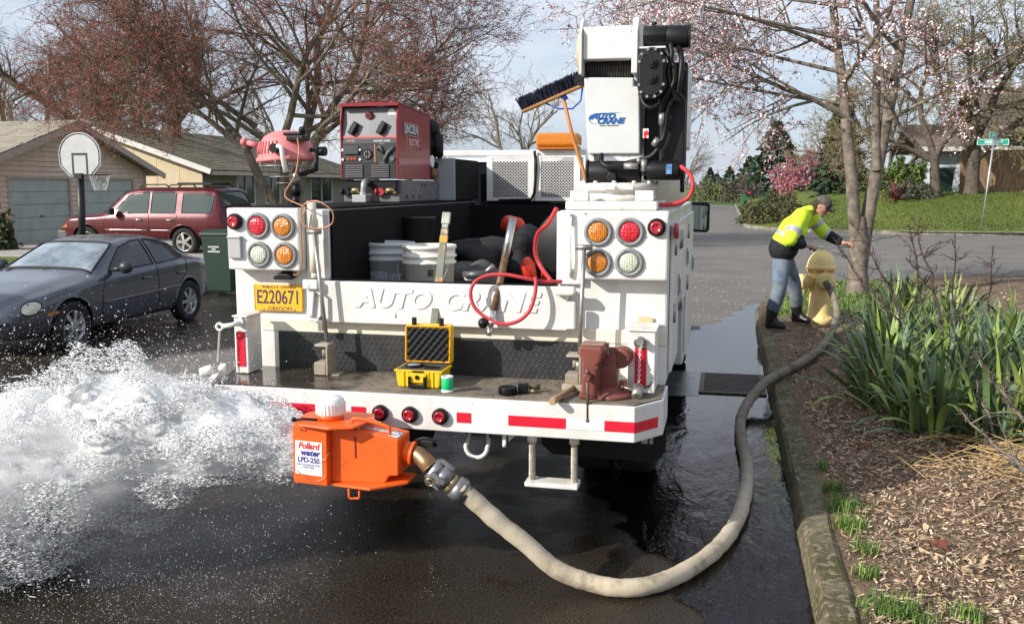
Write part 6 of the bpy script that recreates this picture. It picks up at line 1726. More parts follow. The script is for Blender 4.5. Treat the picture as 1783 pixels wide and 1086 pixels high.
# housing: top slopes up to the rear edge of the front
prof = [(wy0, 1.90), (wy0, 2.30), (wy0 + .03, 2.405), (wy0 + .06, 2.412), (wy1, 2.375), (wy1, 1.90)]
b = MB(); b.prism(prof, lambda a, z: (wx1 - .012, a, z), lambda a, z: (wx1, a, z)); obj('side_panel', b, WRED, WD, bevel=.003)
b = MB(); b.prism(prof, lambda a, z: (wx0, a, z), lambda a, z: (wx0 + .012, a, z)); obj('side_panel', b, WRED, WD, bevel=.003)
b = MB(); b.prism([(wy0 - .012, 2.392), (wy0 + .02, 2.418), (wy1 + .01, 2.384), (wy1 + .01, 2.370), (wy0 + .03, 2.402)], lambda a, z: (wx0 - .006, a, z), lambda a, z: (wx1 + .006, a, z)); obj('top_panel', b, WRED, WD)
b = MB(); b.cyl((-2.42, 6.28, 2.40), (-2.42, 6.28, 2.435), .03, n=18); b.cyl((-2.44, 6.55, 2.39), (-2.44, 6.55, 2.42), .05, n=12); obj('fuel_cap', b, BLK, WD)
b = MB(); b.lathe([(0, 0), (.06, 0), (.055, .035), (.02, .05), (0, .052)], (-2.30, 6.5, 2.392), (0, 0, 1), 18); obj('exhaust_cap', b, mat('cap_green_black', (.02, .03, .025), .6), WD)
xa, xb = wx0 + .013, wx1 - .013
b = MB(); b.prism([(wy0 + .006, 2.14), (wy0 + .012, 2.14), (wy0 + .055, 2.385), (wy0 + .049, 2.385)], lambda a, z: (xa, a, z), lambda a, z: (xb, a, z)); fp = obj('control_panel', b, PANEL, WD)
def py(z): return wy0 + .006 + (z - 2.14) / .245 * .043 - .001
b = MB(); b.prism([(wy0 + .004, 2.141), (wy0 + .006, 2.141), (wy0 + .0115, 2.176), (wy0 + .0095, 2.176)], lambda a, z: (xa + .002, a, z), lambda a, z: (xb - .002, a, z)); obj('name_strip', b, PDARK, fp)
b = MB(); b.prism([(wy0 + .009, 2.182), (wy0 + .0125, 2.182), (wy0 + .0148, 2.194), (wy0 + .0113, 2.194)], lambda a, z: (xa + .002, a, z), lambda a, z: (xb - .002, a, z)); obj('red_stripe', b, mat('stripe_red', (.6, .10, .10), .5), fp)
text('panel_name', 'RANGER 10,000', .017, (-2.31, wy0 + .005, 2.159), TAPE_W, fp, extrude=.0006, shear=.2, bold=.0004)
text('panel_badge', 'LINCOLN', .014, (-2.535, wy0 + .005, 2.161), mat('badge_red', (.75, .35, .35), .5), fp, extrude=.0006, bold=.0006)
for x, z, r in ((-2.515, 2.245, 1), (-2.31, 2.245, 1)):
    m4 = Matrix.Translation((x, py(z) - .014, z)) @ Matrix.Rotation(radians(-12), 4, 'X') @ Matrix.Rotation(radians(28), 4, 'Y')
    b = MB(); b.box(-.020, .020, -.020, .012, -.046, .046, m4); b.cyl(m4 @ Vector((0, .014, 0)), m4 @ Vector((0, .0, 0)), .034, n=18); obj('dial_knob', b, BLK, fp, bevel=.012)
b = MB(); b.cyl((-2.408, py(2.335) + .002, 2.335), (-2.408, py(2.335) - .02, 2.33), .027, .024, n=18); b.box(-2.422, -2.394, py(2.335) - .025, py(2.335) - .015, 2.345, 2.355); obj('dial_knob', b, mat('knob_maroon', (.16, .03, .04), .4), fp)
b = MB(); b.cyl((-2.245, py(2.345) + .003, 2.345), (-2.245, py(2.345) - .0015, 2.3447), .030, n=24); obj('round_sticker', b, TAPE_W, fp)
b = MB(); b.box(xa, xb, wy0 + .003, wy0 + .010, 2.012, 2.138); op = obj('outlet_panel', b, PDARK, WD)
b = MB(); b.box(-2.585, -2.475, wy0 - .012, wy0 + .003, 2.070, 2.125); obj('outlet_cover', b, mat('cover_dark', (.05, .055, .055), .5), op, bevel=.003)
b = MB(); b.cyl((-2.415, wy0 - .004, 2.07), (-2.415, wy0 + .004, 2.07), .036, n=24); obj('outlet', b, BLK, op)
b = MB()
for k in range(7): a = 2 * pi * k / 7; b.box(-2.415 + .02 * cos(a) - .004, -2.415 + .02 * cos(a) + .004, wy0 - .0052, wy0 - .0045, 2.07 + .02 * sin(a) - .007, 2.07 + .02 * sin(a) + .007)
obj('outlet_slot', b, mat('slot_grey', (.25, .25, .25), .5), op)
for x, z in ((-2.595, 2.10), (-2.595, 2.035), (-2.468, 2.10), (-2.468, 2.035)):
    b = MB(); b.cyl((x, wy0 - .006, z), (x, wy0 + .003, z), .009, n=10); obj('reset_button', b, TAPE_W, op)
for x in (-2.555, -2.53, -2.505):
    b = MB(); b.box(x - .009, x + .009, wy0 - .004, wy0 + .003, 2.03, 2.052); obj('rocker_switch', b, mat('rocker_red', (.35, .06, .05), .4), op)
b = MB(); b.box(-2.362, -2.356, wy0, wy0 + .003, 2.014, 2.136); obj('divider', b, mat('divider_orange', (.6, .25, .05), .5), op)
b = MB(); b.tube([(-2.34, wy0 - .004, 2.10), (-2.32, wy0 - .008, 2.12), (-2.30, wy0 - .004, 2.08)], .012, 6); b.tube([(-2.22, wy0 - .003, 2.12), (-2.26, wy0 - .01, 2.08), (-2.285, wy0 - .008, 2.04), (-2.29, wy0 - .004, 2.02)], .011, 6); b.cyl((-2.235, wy0 - .006, 2.04), (-2.235, wy0 + .003, 2.04), .018, n=12); obj('breaker', b, mat('breaker_grey', (.11, .11, .115), .5), op)
b = MB(); b.box(xa, xb, wy0 + .004, wy0 + .012, 1.902, 2.010); vp = obj('vent_panel', b, mat('vent_black', (.018, .018, .019), .5), WD)
for x0 in (-2.575, -2.385):
    for k in range(6):
        z = 1.918 + k * .0145; b = MB(); b.prism([(0, 0), (-.009, -.002), (-.007, .006), (0, .008)], lambda a, q: (x0, wy0 + .004 + a, z + q), lambda a, q: (x0 + .125, wy0 + .004 + a, z + q)); obj('louvre', b, mat('louvre_grey', (.05, .05, .052), .45), vp)
xs_ = wx1 + .0015
b = MB(); b.box(xs_, xs_ + .0015, 6.125, 6.42, 2.202, 2.288); o_ = obj('side_badge', b, BLK, WD); 
text('side_lettering', 'LINCOLN', .088, (xs_ + .0025, 6.272, 2.245), TAPE_W, WD, (0, 1, 0), (0, 0, 1), extrude=.0008, bold=.001, sx=.72)
b = MB(); b.tube([(xs_ + .001, 6.13, 2.204), (xs_ + .001, 6.415, 2.204), (xs_ + .001, 6.415, 2.286), (xs_ + .001, 6.13, 2.286)], .0025, 4, closed=True); b.tube([(xs_, 6.18, 2.198), (xs_, 6.18, 2.122), (xs_, 6.48, 2.112), (xs_, 6.48, 2.195), (xs_, 6.42, 2.197)], .0022, 4); obj('badge_line', b, mat('line_pale', (.75, .55, .5), .5), WD)
text('side_lettering', 'ELECTRIC', .064, (xs_ + .001, 6.335, 2.158), MATS['line_pale'], WD, (0, 1, 0), (0, 0, 1), extrude=.0008, bold=.0006, sx=.80)
b = MB(); b.prism([(6.01, 2.04), (6.69, 2.055), (6.69, 2.015), (6.01, 1.995)], lambda a, z: (xs_ - .0005, a, z), lambda a, z: (xs_ + .001, a, z)); obj('side_stripe', b, mat('stripe_pale', (.40, .16, .16), .45), WD)
# bare engine at the rear end
b = MB(); b.box(-2.56, -2.22, 6.705, 6.86, 1.92, 2.34); b.cyl((-2.30, 6.80, 2.35), (-2.30, 6.95, 2.28), .06, n=14); b.ball((-2.26, 6.92, 2.18), (.10, .08, .12)); b.ball((-2.25, 6.88, 2.30), (.08, .07, .07)); b.tube([(-2.21, 6.9, 2.30), (-2.19, 6.98, 2.2), (-2.2, 6.96, 2.05), (-2.22, 6.9, 2.0)], .022, 7); b.cyl((-2.2, 6.9, 2.08), (-2.2, 6.9, 2.25), .05, n=12); b.tube([(-2.3, 6.8, 2.36), (-2.25, 6.9, 2.34), (-2.24, 6.93, 2.28)], .02, 7); obj('engine', b, BLK_P, WD)
b = MB(); b.cyl((-2.20, 6.74, 2.04), (-2.185, 6.74, 2.04), .045, n=16); obj('oil_filter', b, TAPE_W, WD)
b = MB(); b.ball((-2.23, 6.86, 1.95), (.05, .05, .05)); obj('fitting', b, mat('rusty_brass', (.22, .12, .06), .6, .4, var=.3, vscale=30), WD)
# cable leads below the panel
for x, c_ in ((-2.57, BLK), (-2.32, mat('plug_red', (.35, .02, .03), .5))):
    b = MB(); b.cyl((x, 5.985, 1.815), (x, 6.03, 1.815), .026, n=14); b.cyl((x - .02, 5.99, 1.815), (x - .035, 5.99, 1.815), .022, n=12); pl_ = obj('cable_plug', b, c_, WD)
    b = MB(); b.ball((x + .065, 6.0, 1.825), (.035, .025, .02)); b.bar((x + .03, 6.0, 1.815), (x + .11, 6.0, 1.81), .016, .012); obj('brass_lug', b, mat('brass', (.35, .28, .14), .4, .8, var=.3, vscale=40), pl_)
b = MB(); b.tube(spline([(-2.43, 6.03, 1.885), (-2.43, 5.985, 1.88), (-2.43, 5.965, 1.86), (-2.435, 5.965, 1.80)], 5), .021, 10); b.cyl((-2.435, 5.965, 1.81), (-2.435, 5.965, 1.79), .025, n=12); obj('conduit', b, mat('conduit_grey', (.33, .33, .33), .45, .3), WD)
b = MB(); b.box(-2.50, -2.40, 5.92, 6.015, 1.744, 1.795); obj('junction_box', b, mat('box_grey', (.42, .43, .44), .4, .4), WD, bevel=.003)

# ---- tall grey and black tool chest behind the welder
TC = thing('tool_chest', 'tall narrow tool chest, grey end and black side, behind the red welder', 'tool chest', (-2.13, 7.2, 1.742))
b = MB(); b.box(-2.235, -2.06, 6.93, 7.60, 1.746, 2.065); obj('body', b, LINER, TC, bevel=.008)
b = MB(); b.box(-2.237, -2.063, 6.915, 6.929, 1.744, 2.068); obj('end_panel', b, mat('chest_grey', (.36, .37, .39), .4, var=.05), TC, bevel=.004)

# ---- pink work lamp on its post at the left corner
PINK = mat('faded_pink_paint', (.66, .20, .20), .5, var=.12, vscale=10, dirt=(.40, .12, .11), dscale=9, damt=.6, dcover=.42, chips=(.35, .30, .27), cscale=40, ccover=.27)
lx, ly, lz = -2.445, 4.86, 2.015
WL = thing('work_lamp', 'faded pink domed work lamp with wire guard on the left rear post', 'lamp', (-2.36, 4.86, 1.74))
tilt = Matrix.Translation((lx, ly, lz)) @ Matrix.Rotation(radians(-3), 4, 'Y')
b = MB(); pr = [(.172, -.022), (.176, -.016), (.176, .0), (.166, .003), (.158, .04), (.145, .085), (.118, .122), (.07, .143), (.02, .150), (0, .151)]
b.lathe(pr, (0, 0, 0), (0, 0, 1), 40); b.v = [tuple(tilt @ Vector((x, y * .8, z))) for x, y, z in b.v]; sh = obj('lamp_shade', b, PINK, WL)
b = MB()
for k in range(9):
    a = radians(200 + k * 9); b.tube([tilt @ Vector((.178 * cos(a) * (.93 - .1 * t * t), .143 * sin(a) * (.93 - .1 * t * t), .02 + .07 * t)) for t in (0, .5, 1)], .0035, 4)
obj('cooling_rib', b, PINK, sh)
b = MB(); b.box(lx + .06, lx + .165, ly - .12, ly - .04, lz + .085, lz + .115); b.box(lx + .03, lx + .14, ly - .10, ly - .03, lz + .116, lz + .135); b.ball((lx + .14, ly - .08, lz + .145), .02); obj('terminal_box', b, BLK_P, WL, bevel=.008)
b = MB(); b.cyl((lx - .16, ly - .02, lz + .065), (lx - .235, ly - .02, lz + .085), .018, .015, n=12); b.cyl((lx - .235, ly - .02, lz + .085), (lx - .262, ly - .02, lz + .092), .021, n=12); obj('side_handle', b, PINK, WL)
for p, q in (((lx + .005, ly - .165, lz + .045), (lx + .005, ly - .135, lz + .045)), ((lx + .215, ly - .03, lz + .03), (lx + .255, ly - .03, lz + .03))):
    b = MB(); b.cyl(p, q, .026, n=16); obj('clamp_knob', b, BLK, WL)
b = MB(); b.tube([(lx + .02, ly - .15, lz + .055), (lx + .055, ly - .165, lz + .05), (lx + .06, ly - .16, lz - .01), (lx + .07, ly - .15, lz - .085)], .014, 8); obj('yoke_arm', b, WHITE_W, WL)
b = MB(); b.tube([(lx + .165, ly - .03, lz + .04), (lx + .20, ly - .03, lz + .03), (lx + .195, ly - .03, lz - .07), (lx + .09, ly - .03, lz - .10)], .014, 8); obj('yoke_arm', b, BLK_P, WL)
b = MB()
for zz, r in ((-.05, .155), (-.11, .10), (-.145, .065)): b.torus(tilt @ Vector((0, 0, zz)), r, .003, (0, .0, 1), 26, 5)
for k in range(8):
    a = 2 * pi * k / 8; b.tube([tilt @ Vector((cos(a) * r, sin(a) * r * .85, z)) for r, z in ((.165, -.015), (.15, -.06), (.10, -.11), (.06, -.148), (.0, -.155))], .003, 4)
obj('wire_guard', b, STEEL, WL)
b = MB(); b.cyl((-2.385, ly - .03, 1.745), (-2.377, ly - .03, 1.80), .022, n=14); b.cyl((-2.377, ly - .03, 1.80), (-2.375, ly - .03, 1.865), .024, n=14); obj('post_sleeve', b, BLK, WL)
b = MB(); b.cyl((-2.375, ly - .03, 1.865), (-2.372, ly - .03, 1.935), .021, n=14); obj('post', b, STEEL, WL)
b = MB(); b.cyl((-2.125, 4.51, 1.40), (-2.130, 4.51, 1.60), .027, n=14); b.cyl((-2.130, 4.51, 1.60), (-2.135, 4.51, 1.775), .024, n=14); b.cyl((-2.125, 4.51, 1.37), (-2.125, 4.51, 1.40), .020, n=12); obj('post_socket', b, CREAM, WL)
b = MB(); cop = [(lx + .13, ly - .12, lz + .10), (lx + .155, ly - .16, lz + .02), (lx + .14, ly - .18, lz - .1), (-2.34, 4.62, 1.80), (-2.15, 4.47, 1.74), (-2.17, 4.45, 1.69), (-2.13, 4.44, 1.64), (-2.05, 4.44, 1.635), (-1.99, 4.44, 1.66), (-1.985, 4.44, 1.72), (-2.04, 4.44, 1.765), (-2.10, 4.45, 1.775), (-2.16, 4.45, 1.74), (-2.175, 4.46, 1.62), (-2.18, 4.47, 1.45), (-2.22, 4.49, 1.385), (-2.26, 4.53, 1.385)]
b.tube(spline(cop, 6), .0042, 6); obj('copper_cord', b, mat('copper_cord', (.42, .20, .12), .45, .3), WL)

# ---- long T-handled valve keys in their sockets
def valve_key(label, top, bot, hw, x_br, z_br):
    t = thing('valve_key', label, 'valve key', bot, 'T handled valve keys on the tailgate')
    b = MB(); b.cyl(bot, top, .0105, n=12); obj('shaft', b, STEEL, t)
    b = MB(); b.cyl((top[0] - hw, top[1], top[2]), (top[0] + hw, top[1], top[2]), .014, n=14); obj('cross_handle', b, STEEL, t)
    b = MB(); b.cyl(bot, (bot[0], bot[1], bot[2] + .05), .017, n=12); obj('socket_end', b, STEEL, t)
    return t
valve_key('steel T handled key leaning at the left end of the tailgate', (-2.100, 4.46, 1.617), (-2.040, 4.46, .985), .037, 0, 0)
valve_key('steel T handled key standing at the right end, behind the vise', (-.672, 4.44, 1.557), (-.692, 4.44, .945), .041, 0, 0)
RUSTY = mat('rusty_bracket', (.40, .36, .29), .7, .2, var=.3, vscale=12, dirt=(.18, .11, .06), dscale=9, damt=.8, dcover=.5)
def key_bracket(label, x, y):
    t = thing('key_bracket', label, 'bracket', (x, y, .866), 'rusty brackets holding the valve keys')
    b = MB(); b.box(x + .020, x + .030, y - .045, y + .06, .868, 1.018); b.box(x - .045, x + .031, y - .04, y + .055, 1.0185, 1.030); obj('upright', b, RUSTY, t, bevel=.002)
    b = MB(); b.box(x - .048, x + .018, y - .045, y + .05, .868, .935); obj('foot_block', b, RUSTY, t, bevel=.004)
    b = MB(); b.box(x + .031, x + .085, y - .03, y + .05, .866, .872); b.cyl((x - .005, y, 1.0), (x - .005, y, .965), .014, n=8); obj('foot_plate', b, RUSTY, t)
key_bracket('rusty bracket under the left valve key on the deck', -2.045, 4.44)
key_bracket('rusty bracket under the right valve key, left of the vise', -.705, 4.44)
# strap rail on the right post
t = thing('grab_strap', 'thin steel grab strap beside the right lamp box', 'strap', (-.755, 4.55, 1.40))
b = MB(); b.box(-.762, -.748, 4.553, 4.565, 1.66, 1.715); b.box(-.762, -.748, 4.553, 4.565, 1.395, 1.44); obj('end_plate', b, STEEL, t)
b = MB(); b.tube([(-.755, 4.552, 1.70), (-.76, 4.545, 1.60), (-.757, 4.545, 1.5), (-.755, 4.552, 1.42)], .0065, 6); obj('strap_rod', b, WHITE_W, t)

# ---- buckets in the bed
BK_W = mat('bucket_white', (.76, .74, .68), .45, var=.05, vscale=6, dirt=(.42, .35, .26), dscale=6, damt=.6, dcover=.40)
BK_G = mat('bucket_grey_white', (.62, .63, .63), .45, var=.05, vscale=6, dirt=(.40, .38, .34), dscale=6, damt=.5, dcover=.4)
def bucket(label, c, m, marks, fill):
    x, y, z = c; t = thing('bucket', label, 'bucket', c, 'plastic buckets in the truck bed')
    pr = [(.128, 0), (.132, .004), (.143, .26), (.156, .262), (.157, .275), (.146, .277), (.147, .298), (.158, .300), (.159, .312), (.149, .315), (.151, .345), (.158, .347), (.158, .366), (.148, .368), (.138, .10), (0, .10)]
    b = MB(); b.lathe(pr, c, (0, 0, 1), 44); obj('shell', b, m, t)
    b = MB(); b.lathe([(.1435, .262), (.06, .27), (0, .275)], (x, y, z + .05), (0, 0, 1), 24); obj('contents', b, fill, t)
    b = MB(); b.tube([(x + .15 * cos(a), y - .06 + .15 * sin(a) * .6 - .05, z + .27 - .17 * abs(sin(a))) for a in np.linspace(pi, 2 * pi, 16)], .0028, 5); obj('bail_handle', b, STEEL, t)
    for (a0, z0, a1, z1, mm, nm) in marks:
        b = MB(); n = 10; vs = []
        for i in range(n + 1):
            a = radians(lerp(a0, a1, i / n))
            for zz in (z0, z1):
                r = .1325 + (zz / .26) * .0105 + .0012; vs.append((x + r * cos(a), y + r * sin(a), z + zz))
        b.add(vs, [(2 * i, 2 * i + 1, 2 * i + 3, 2 * i + 2) for i in range(n)]); obj(nm, b, mm, t)
LBL = mat('faded_label', (.40, .43, .47), .6, var=.15, vscale=30, chips=(.12, .13, .16), cscale=70, ccover=.42, stretch=(.6, .6, 3))
INK = mat('stencil_ink', (.03, .03, .03), .7)
DIRTY = mat('bucket_dirt', (.16, .11, .06), .95, var=.5, vscale=20)
bucket('greyer white bucket with faded blue label, further left in the bed', (-1.985, 5.25, 1.152), BK_G, [(235, .05, 285, .20, LBL, 'label'), (290, .07, 318, .19, LBL, 'label')], DIRTY)
bucket('bright white bucket with dark smudge, behind the painted pry bar', (-1.665, 5.05, 1.152), BK_W, [(284, .195, 297, .235, INK, 'smudge'), (304, .218, 309, .236, INK, 'smudge'), (236, .02, 239, .2, mat('pencil_line', (.45, .44, .42), .7), 'scribble')], DIRTY)
t = thing('black_pail', 'black rubber pail standing behind the two white buckets', 'pail', (-1.985, 5.8, 1.152))
b = MB(); b.lathe([(.09, 0), (.11, .49), (.116, .492), (.116, .50), (.104, .50), (.085, .1), (0, .1)], (-1.985, 5.8, 1.152), (0, 0, 1), 32); obj('shell', b, mat('pail_black', (.035, .034, .032), .5, var=.3, vscale=9), t)
# ---- pry bar with chipped green and orange paint, leaning on the gate
BARP = mat('chipped_green', (.13, .17, .15), .65, .1, var=.35, vscale=14, dirt=(.24, .17, .09), dscale=12, damt=.85, dcover=.52, chips=(.42, .35, .22), cscale=22, ccover=.36)
t = thing('pry_bar', 'long flat pry bar with chipped green paint and orange band leaning on the gate', 'pry bar', (-1.465, 4.49, 1.12))
p0, p1 = Vector((-1.465, 4.49, 1.10)), Vector((-1.448, 4.70, 1.715)); dd = (p1 - p0)
b = MB(); b.bar(p0, p0 + dd * .86, .040, .014, up=(0, -1, 0)); obj('blade', b, BARP, t, bevel=.003)
b = MB(); b.bar(p0 + dd * .862, p0 + dd * .90, .034, .014, up=(0, -1, 0)); b.bar(p0 + dd * .90, p1, .046, .016, up=(0, -1, 0)); obj('head', b, mat('bar_head', (.30, .31, .26), .6, .3, var=.3, vscale=20), t, bevel=.004)
b = MB(); b.bar(p0 + dd * .745, p0 + dd * .80, .0415, .0155, up=(0, -1, 0)); obj('orange_band', b, mat('band_orange', (.62, .28, .04), .6), t)
b = MB(); b.bar(p0 + dd * .27, p0 + dd * .45, .0412, .0152, up=(0, -1, 0)); obj('worn_band', b, mat('band_rust', (.40, .26, .12), .7, var=.4, vscale=30), t)
# ---- heavy steel bar through the gate
t = thing('digging_bar', 'round polished steel bar with rusty middle leaning over the gate', 'steel bar', (-1.165, 4.47, 1.09))
p0, p1 = Vector((-1.160, 4.465, 1.10)), Vector((-1.078, 4.66, 1.685)); dd = p1 - p0
b = MB(); b.cyl(p0, p0 + dd * .07, .013, .013, n=14); b.cyl(p0 + dd * .07, p0 + dd * .22, .014, .017, n=16); obj('polished_tip', b, STEEL_B, t)
b = MB(); b.cyl(p0 + dd * .66, p1, .0205, n=20); obj('polished_end', b, STEEL_B, t)
b = MB(); b.cyl(p0 + dd * .22, p0 + dd * .66, .0185, n=16); obj('rusty_middle', b, mat('bar_rust', (.17, .105, .06), .6, .4, var=.5, vscale=25), t)
# ---- red air hose looped over the gate, black ball end
t = thing('air_hose', 'red air hose looped over the tailgate with a black ball end', 'hose', (-1.08, 4.5, 1.2))
hp_ = [(-.80, 4.58, 1.375), (-.88, 4.53, 1.375), (-.93, 4.50, 1.385), (-1.0, 4.485, 1.40), (-1.08, 4.48, 1.412), (-1.17, 4.475, 1.405), (-1.232, 4.46, 1.37), (-1.250, 4.45, 1.31), (-1.225, 4.44, 1.245), (-1.16, 4.43, 1.195), (-1.08, 4.425, 1.168), (-1.0, 4.43, 1.185), (-.945, 4.44, 1.235), (-.92, 4.455, 1.31), (-.918, 4.475, 1.375), (-.925, 4.49, 1.40)]
b = MB(); b.tube(spline(hp_, 6), .0095, 10); obj('hose', b, RED_P, t)
b = MB(); b.ball((-1.175, 4.415, 1.172), .027, 18, 12); obj('ball_end', b, BLK, t)
b = MB(); b.cyl((-1.15, 4.422, 1.176), (-1.12, 4.425, 1.172), .010, n=10); obj('ferrule', b, STEEL_B, t)
t = thing('red_hose_coil', 'red hose hanging against the black reel in the bed', 'hose', (-1.0, 5.6, 1.2))
b = MB(); b.tube(spline([(-.86, 4.72, 1.74), (-.91, 4.75, 1.66), (-.985, 4.85, 1.60), (-1.01, 4.9, 1.5), (-.98, 4.9, 1.42), (-.90, 4.8, 1.35)], 6), .012, 8); obj('hose', b, RED_P, t)
t = thing('hose_reel', 'large black hose reel disc at the right inside of the bed', 'hose reel', (-1.07, 6.3, 1.152))
b = MB(); b.lathe([(0, 0), (.20, 0), (.215, .01), (.23, .012), (.245, .02), (.25, .035), (.24, .045), (.12, .05), (.12, .16), (.24, .165), (.25, .19), (0, .19)], (-.99, 5.9, 1.46), (.12, 1, 0), 44); obj('drum', b, BLK_P, t)
# ---- dark bags and tools in the bed
def lump(name, label, cat, c, size, m, seed, rot=0.0, group=None):
    rr = random.Random(seed); t = thing(name, label, cat, (c[0], c[1], 1.152), group); b = MB()
    b.ball(c, size, 34, 22, Matrix.Rotation(rot, 3, 'Y'))
    ph = [rr.uniform(0, 6) for _ in range(6)]; out = []
    for (x, y, z) in b.v:
        d = Vector((x - c[0], y - c[1], z - c[2])); k = 1 + .10 * sin(11 * d.x / size[0] * .5 + ph[0]) + .09 * sin(13 * d.z / size[2] * .45 + ph[1]) + .07 * sin(9 * d.y / size[1] + ph[2]) + .05 * sin(17 * (d.x + d.z) + ph[3])
        p = Vector(c) + d * k; out.append((p.x, p.y, max(1.153, p.z)))
    b.v = out; obj('cover', b, m, t); return t
lump('tarp_bundle', 'dark grey canvas bundle lying across the bed behind the pry bar', 'bundle', (-1.66, 6.4, 1.33), (.27, .36, .17), mat('canvas_dark', (.020, .020, .020), .9, var=.4, vscale=8, bump=.01, bscale=25), 1, .25)
lump('tarp_bundle', 'pale grey dusty sack right of the bright bucket', 'bundle', (-1.50, 5.45, 1.24), (.17, .2, .17), mat('sack_grey', (.075, .072, .067), .9, var=.35, vscale=8, bump=.01, bscale=25), 2, -.3)
lump('tool_bag', 'black tool bag slumped in the middle of the bed', 'bag', (-1.40, 6.5, 1.34), (.20, .28, .20), mat('bag_black', (.007, .007, .0075), .8, var=.3, vscale=8, bump=.01, bscale=25), 3)
for lb, p, q, r in (('red safety cone tip lying on the dark canvas bundle', (-1.66, 6.95, 1.56), (-1.50, 6.8, 1.54), .075), ('orange red float lying between bag and hose reel', (-1.22, 5.75, 1.26), (-1.23, 5.70, 1.40), .05), ('orange bottle standing next to the hose reel', (-1.17, 6.1, 1.16), (-1.17, 6.1, 1.46), .045)):
    t = thing('orange_float', lb, 'float', p); b = MB(); pv, qv = Vector(p), Vector(q); L = (qv - pv).length
    b.lathe([(0, 0), (r * .8, .005), (r, L * .12), (r * .96, L * .7), (r * .6, L * .9), (r * .35, L), (0, L)], pv, qv - pv, 22); obj('body', b, mat('float_red', (.60, .04, .02), .45, var=.12, vscale=8), t)
t = thing('grease_gun', 'dark short cylinder tool lying on the gate edge by the red hose', 'grease gun', (-1.25, 4.62, 1.36))
b = MB(); b.cyl((-1.33, 4.60, 1.395), (-1.20, 4.60, 1.40), .018, n=16); obj('barrel', b, mat('tool_grey', (.10, .10, .105), .4, .5), t)
b = MB(); b.tube([(-1.22, 4.61, 1.40), (-1.19, 4.62, 1.43), (-1.175, 4.63, 1.445)], .012, 7); obj('nozzle', b, STEEL, t)
b = MB(); b.tube([(-1.33, 4.6, 1.39), (-1.31, 4.58, 1.37), (-1.27, 4.58, 1.366)], .007, 6); obj('lever', b, STEEL, t)

# ---- push broom standing in the bed
t = thing('push_broom', 'push broom with blue black bristles and orange handle standing head up', 'broom', (-.89, 6.0, 1.74))
a0, a1 = Vector((-1.325, 6.0, 2.335)), Vector((-.90, 6.0, 2.505)); dx_ = (a1 - a0).normalized(); up_ = Vector((-dx_.z, 0, dx_.x))
b = MB(); b.bar(a0, a1, .06, .018, up=up_); obj('head_block', b, mat('broom_wood', (.36, .17, .05), .6, var=.2, vscale=20), t, bevel=.004)
rgb = np.random.default_rng(8); polys = []
for k in range(900):
    u = rgb.random(); w = rgb.uniform(-.03, .03); p = a0.lerp(a1, u) + Vector((0, w, 0)) + up_ * .008
    e = p + up_ * rgb.uniform(.072, .09) + dx_ * rgb.normal(0, .010) + Vector((0, rgb.normal(0, .012) + w * .4, 0)); polys.append(([np.array(p), np.array(p.lerp(e, .5)), np.array(e)], [.0032, .003, .002]))
V, F = tube_np(polys, 3); V = V - np.array((-.89, 6.0, 1.74)); obj('bristles', np_mesh('bristles', V, F, [mat('bristle_blue_black', (.012, .016, .035), .6)]), MATS['bristle_blue_black'], t, kind='stuff')
hm = a0.lerp(a1, .62) - up_ * .01
b = MB(); b.tube([hm, Vector((-1.0, 6.01, 2.2)), Vector((-.905, 6.02, 1.90)), Vector((-.88, 6.03, 1.75))], .0125, 10); obj('handle', b, mat('handle_orange', (.50, .20, .06), .5, var=.15, vscale=9), t)
BLUEP = mat('brace_blue', (.02, .07, .42), .4)
b = MB(); b.cyl(hm + up_ * .01, hm - up_ * .03 + dx_ * .012, .018, n=12); b.tube([a0.lerp(a1, .36) - up_ * .012, a0.lerp(a1, .50) - up_ * .075, hm - up_ * .10 + dx_ * .03, a0.lerp(a1, .83) - up_ * .085, a0.lerp(a1, .92) - up_ * .012], .006, 6); obj('brace', b, BLUEP, t)

# ---- on the bumper deck
YEL = mat('case_yellow', (.80, .50, .015), .4, var=.06, vscale=8)
cz = .8665
t = thing('hard_case', 'small open yellow hard case with grey foam on the bumper deck', 'case', (-1.46, 4.27, cz))
cx0, cx1, cy0, cy1 = -1.578, -1.338, 4.225, 4.395
b = MB(); b.prism([(cx0 + .012, cz), (cx1 - .012, cz), (cx1, cz + .085), (cx0, cz + .085)], lambda a, z: (a, cy0, z), lambda a, z: (a, cy1, z)); bs = obj('base_shell', b, YEL, t, bevel=.010)
b = MB()
for x in (cx0 + .045, cx0 + .068, cx1 - .068, cx1 - .045): b.box(x - .005, x + .005, cy0 - .006, cy0 + .002, cz + .004, cz + .08)
b.box(cx0 - .004, cx1 + .004, cy0 - .004, cy1 + .004, cz + .078, cz + .088); obj('shell_rib', b, YEL, bs, bevel=.002)
b = MB(); b.box(cx0 + .009, cx1 - .009, cy0 + .009, cy1 - .009, cz + .0885, cz + .091); obj('foam', b, mat('foam_grey', (.06, .06, .062), .95, bump=.003, bscale=150), bs)
b = MB(); b.lathe([(0, 0), (.038, 0), (.04, .006), (.034, .012), (0, .012)], (cx0 + .075, cy0 + .075, cz + .091), (0, 0, 1), 24); obj('gauge', b, mat('gauge_face', (.40, .42, .46), .2), bs)
b = MB(); b.torus((cx0 + .075, cy0 + .075, cz + .098), .04, .007, (0, 0, 1), 26, 8); obj('gauge_ring', b, BLK, bs)
b = MB(); b.box(cx1 - .10, cx1 - .055, cy0 + .03, cy0 + .09, cz + .0912, cz + .094); b.box(cx1 - .05, cx1 - .03, cy0 + .04, cy0 + .08, cz + .0912, cz + .094); obj('foam_pocket', b, BLK, bs)
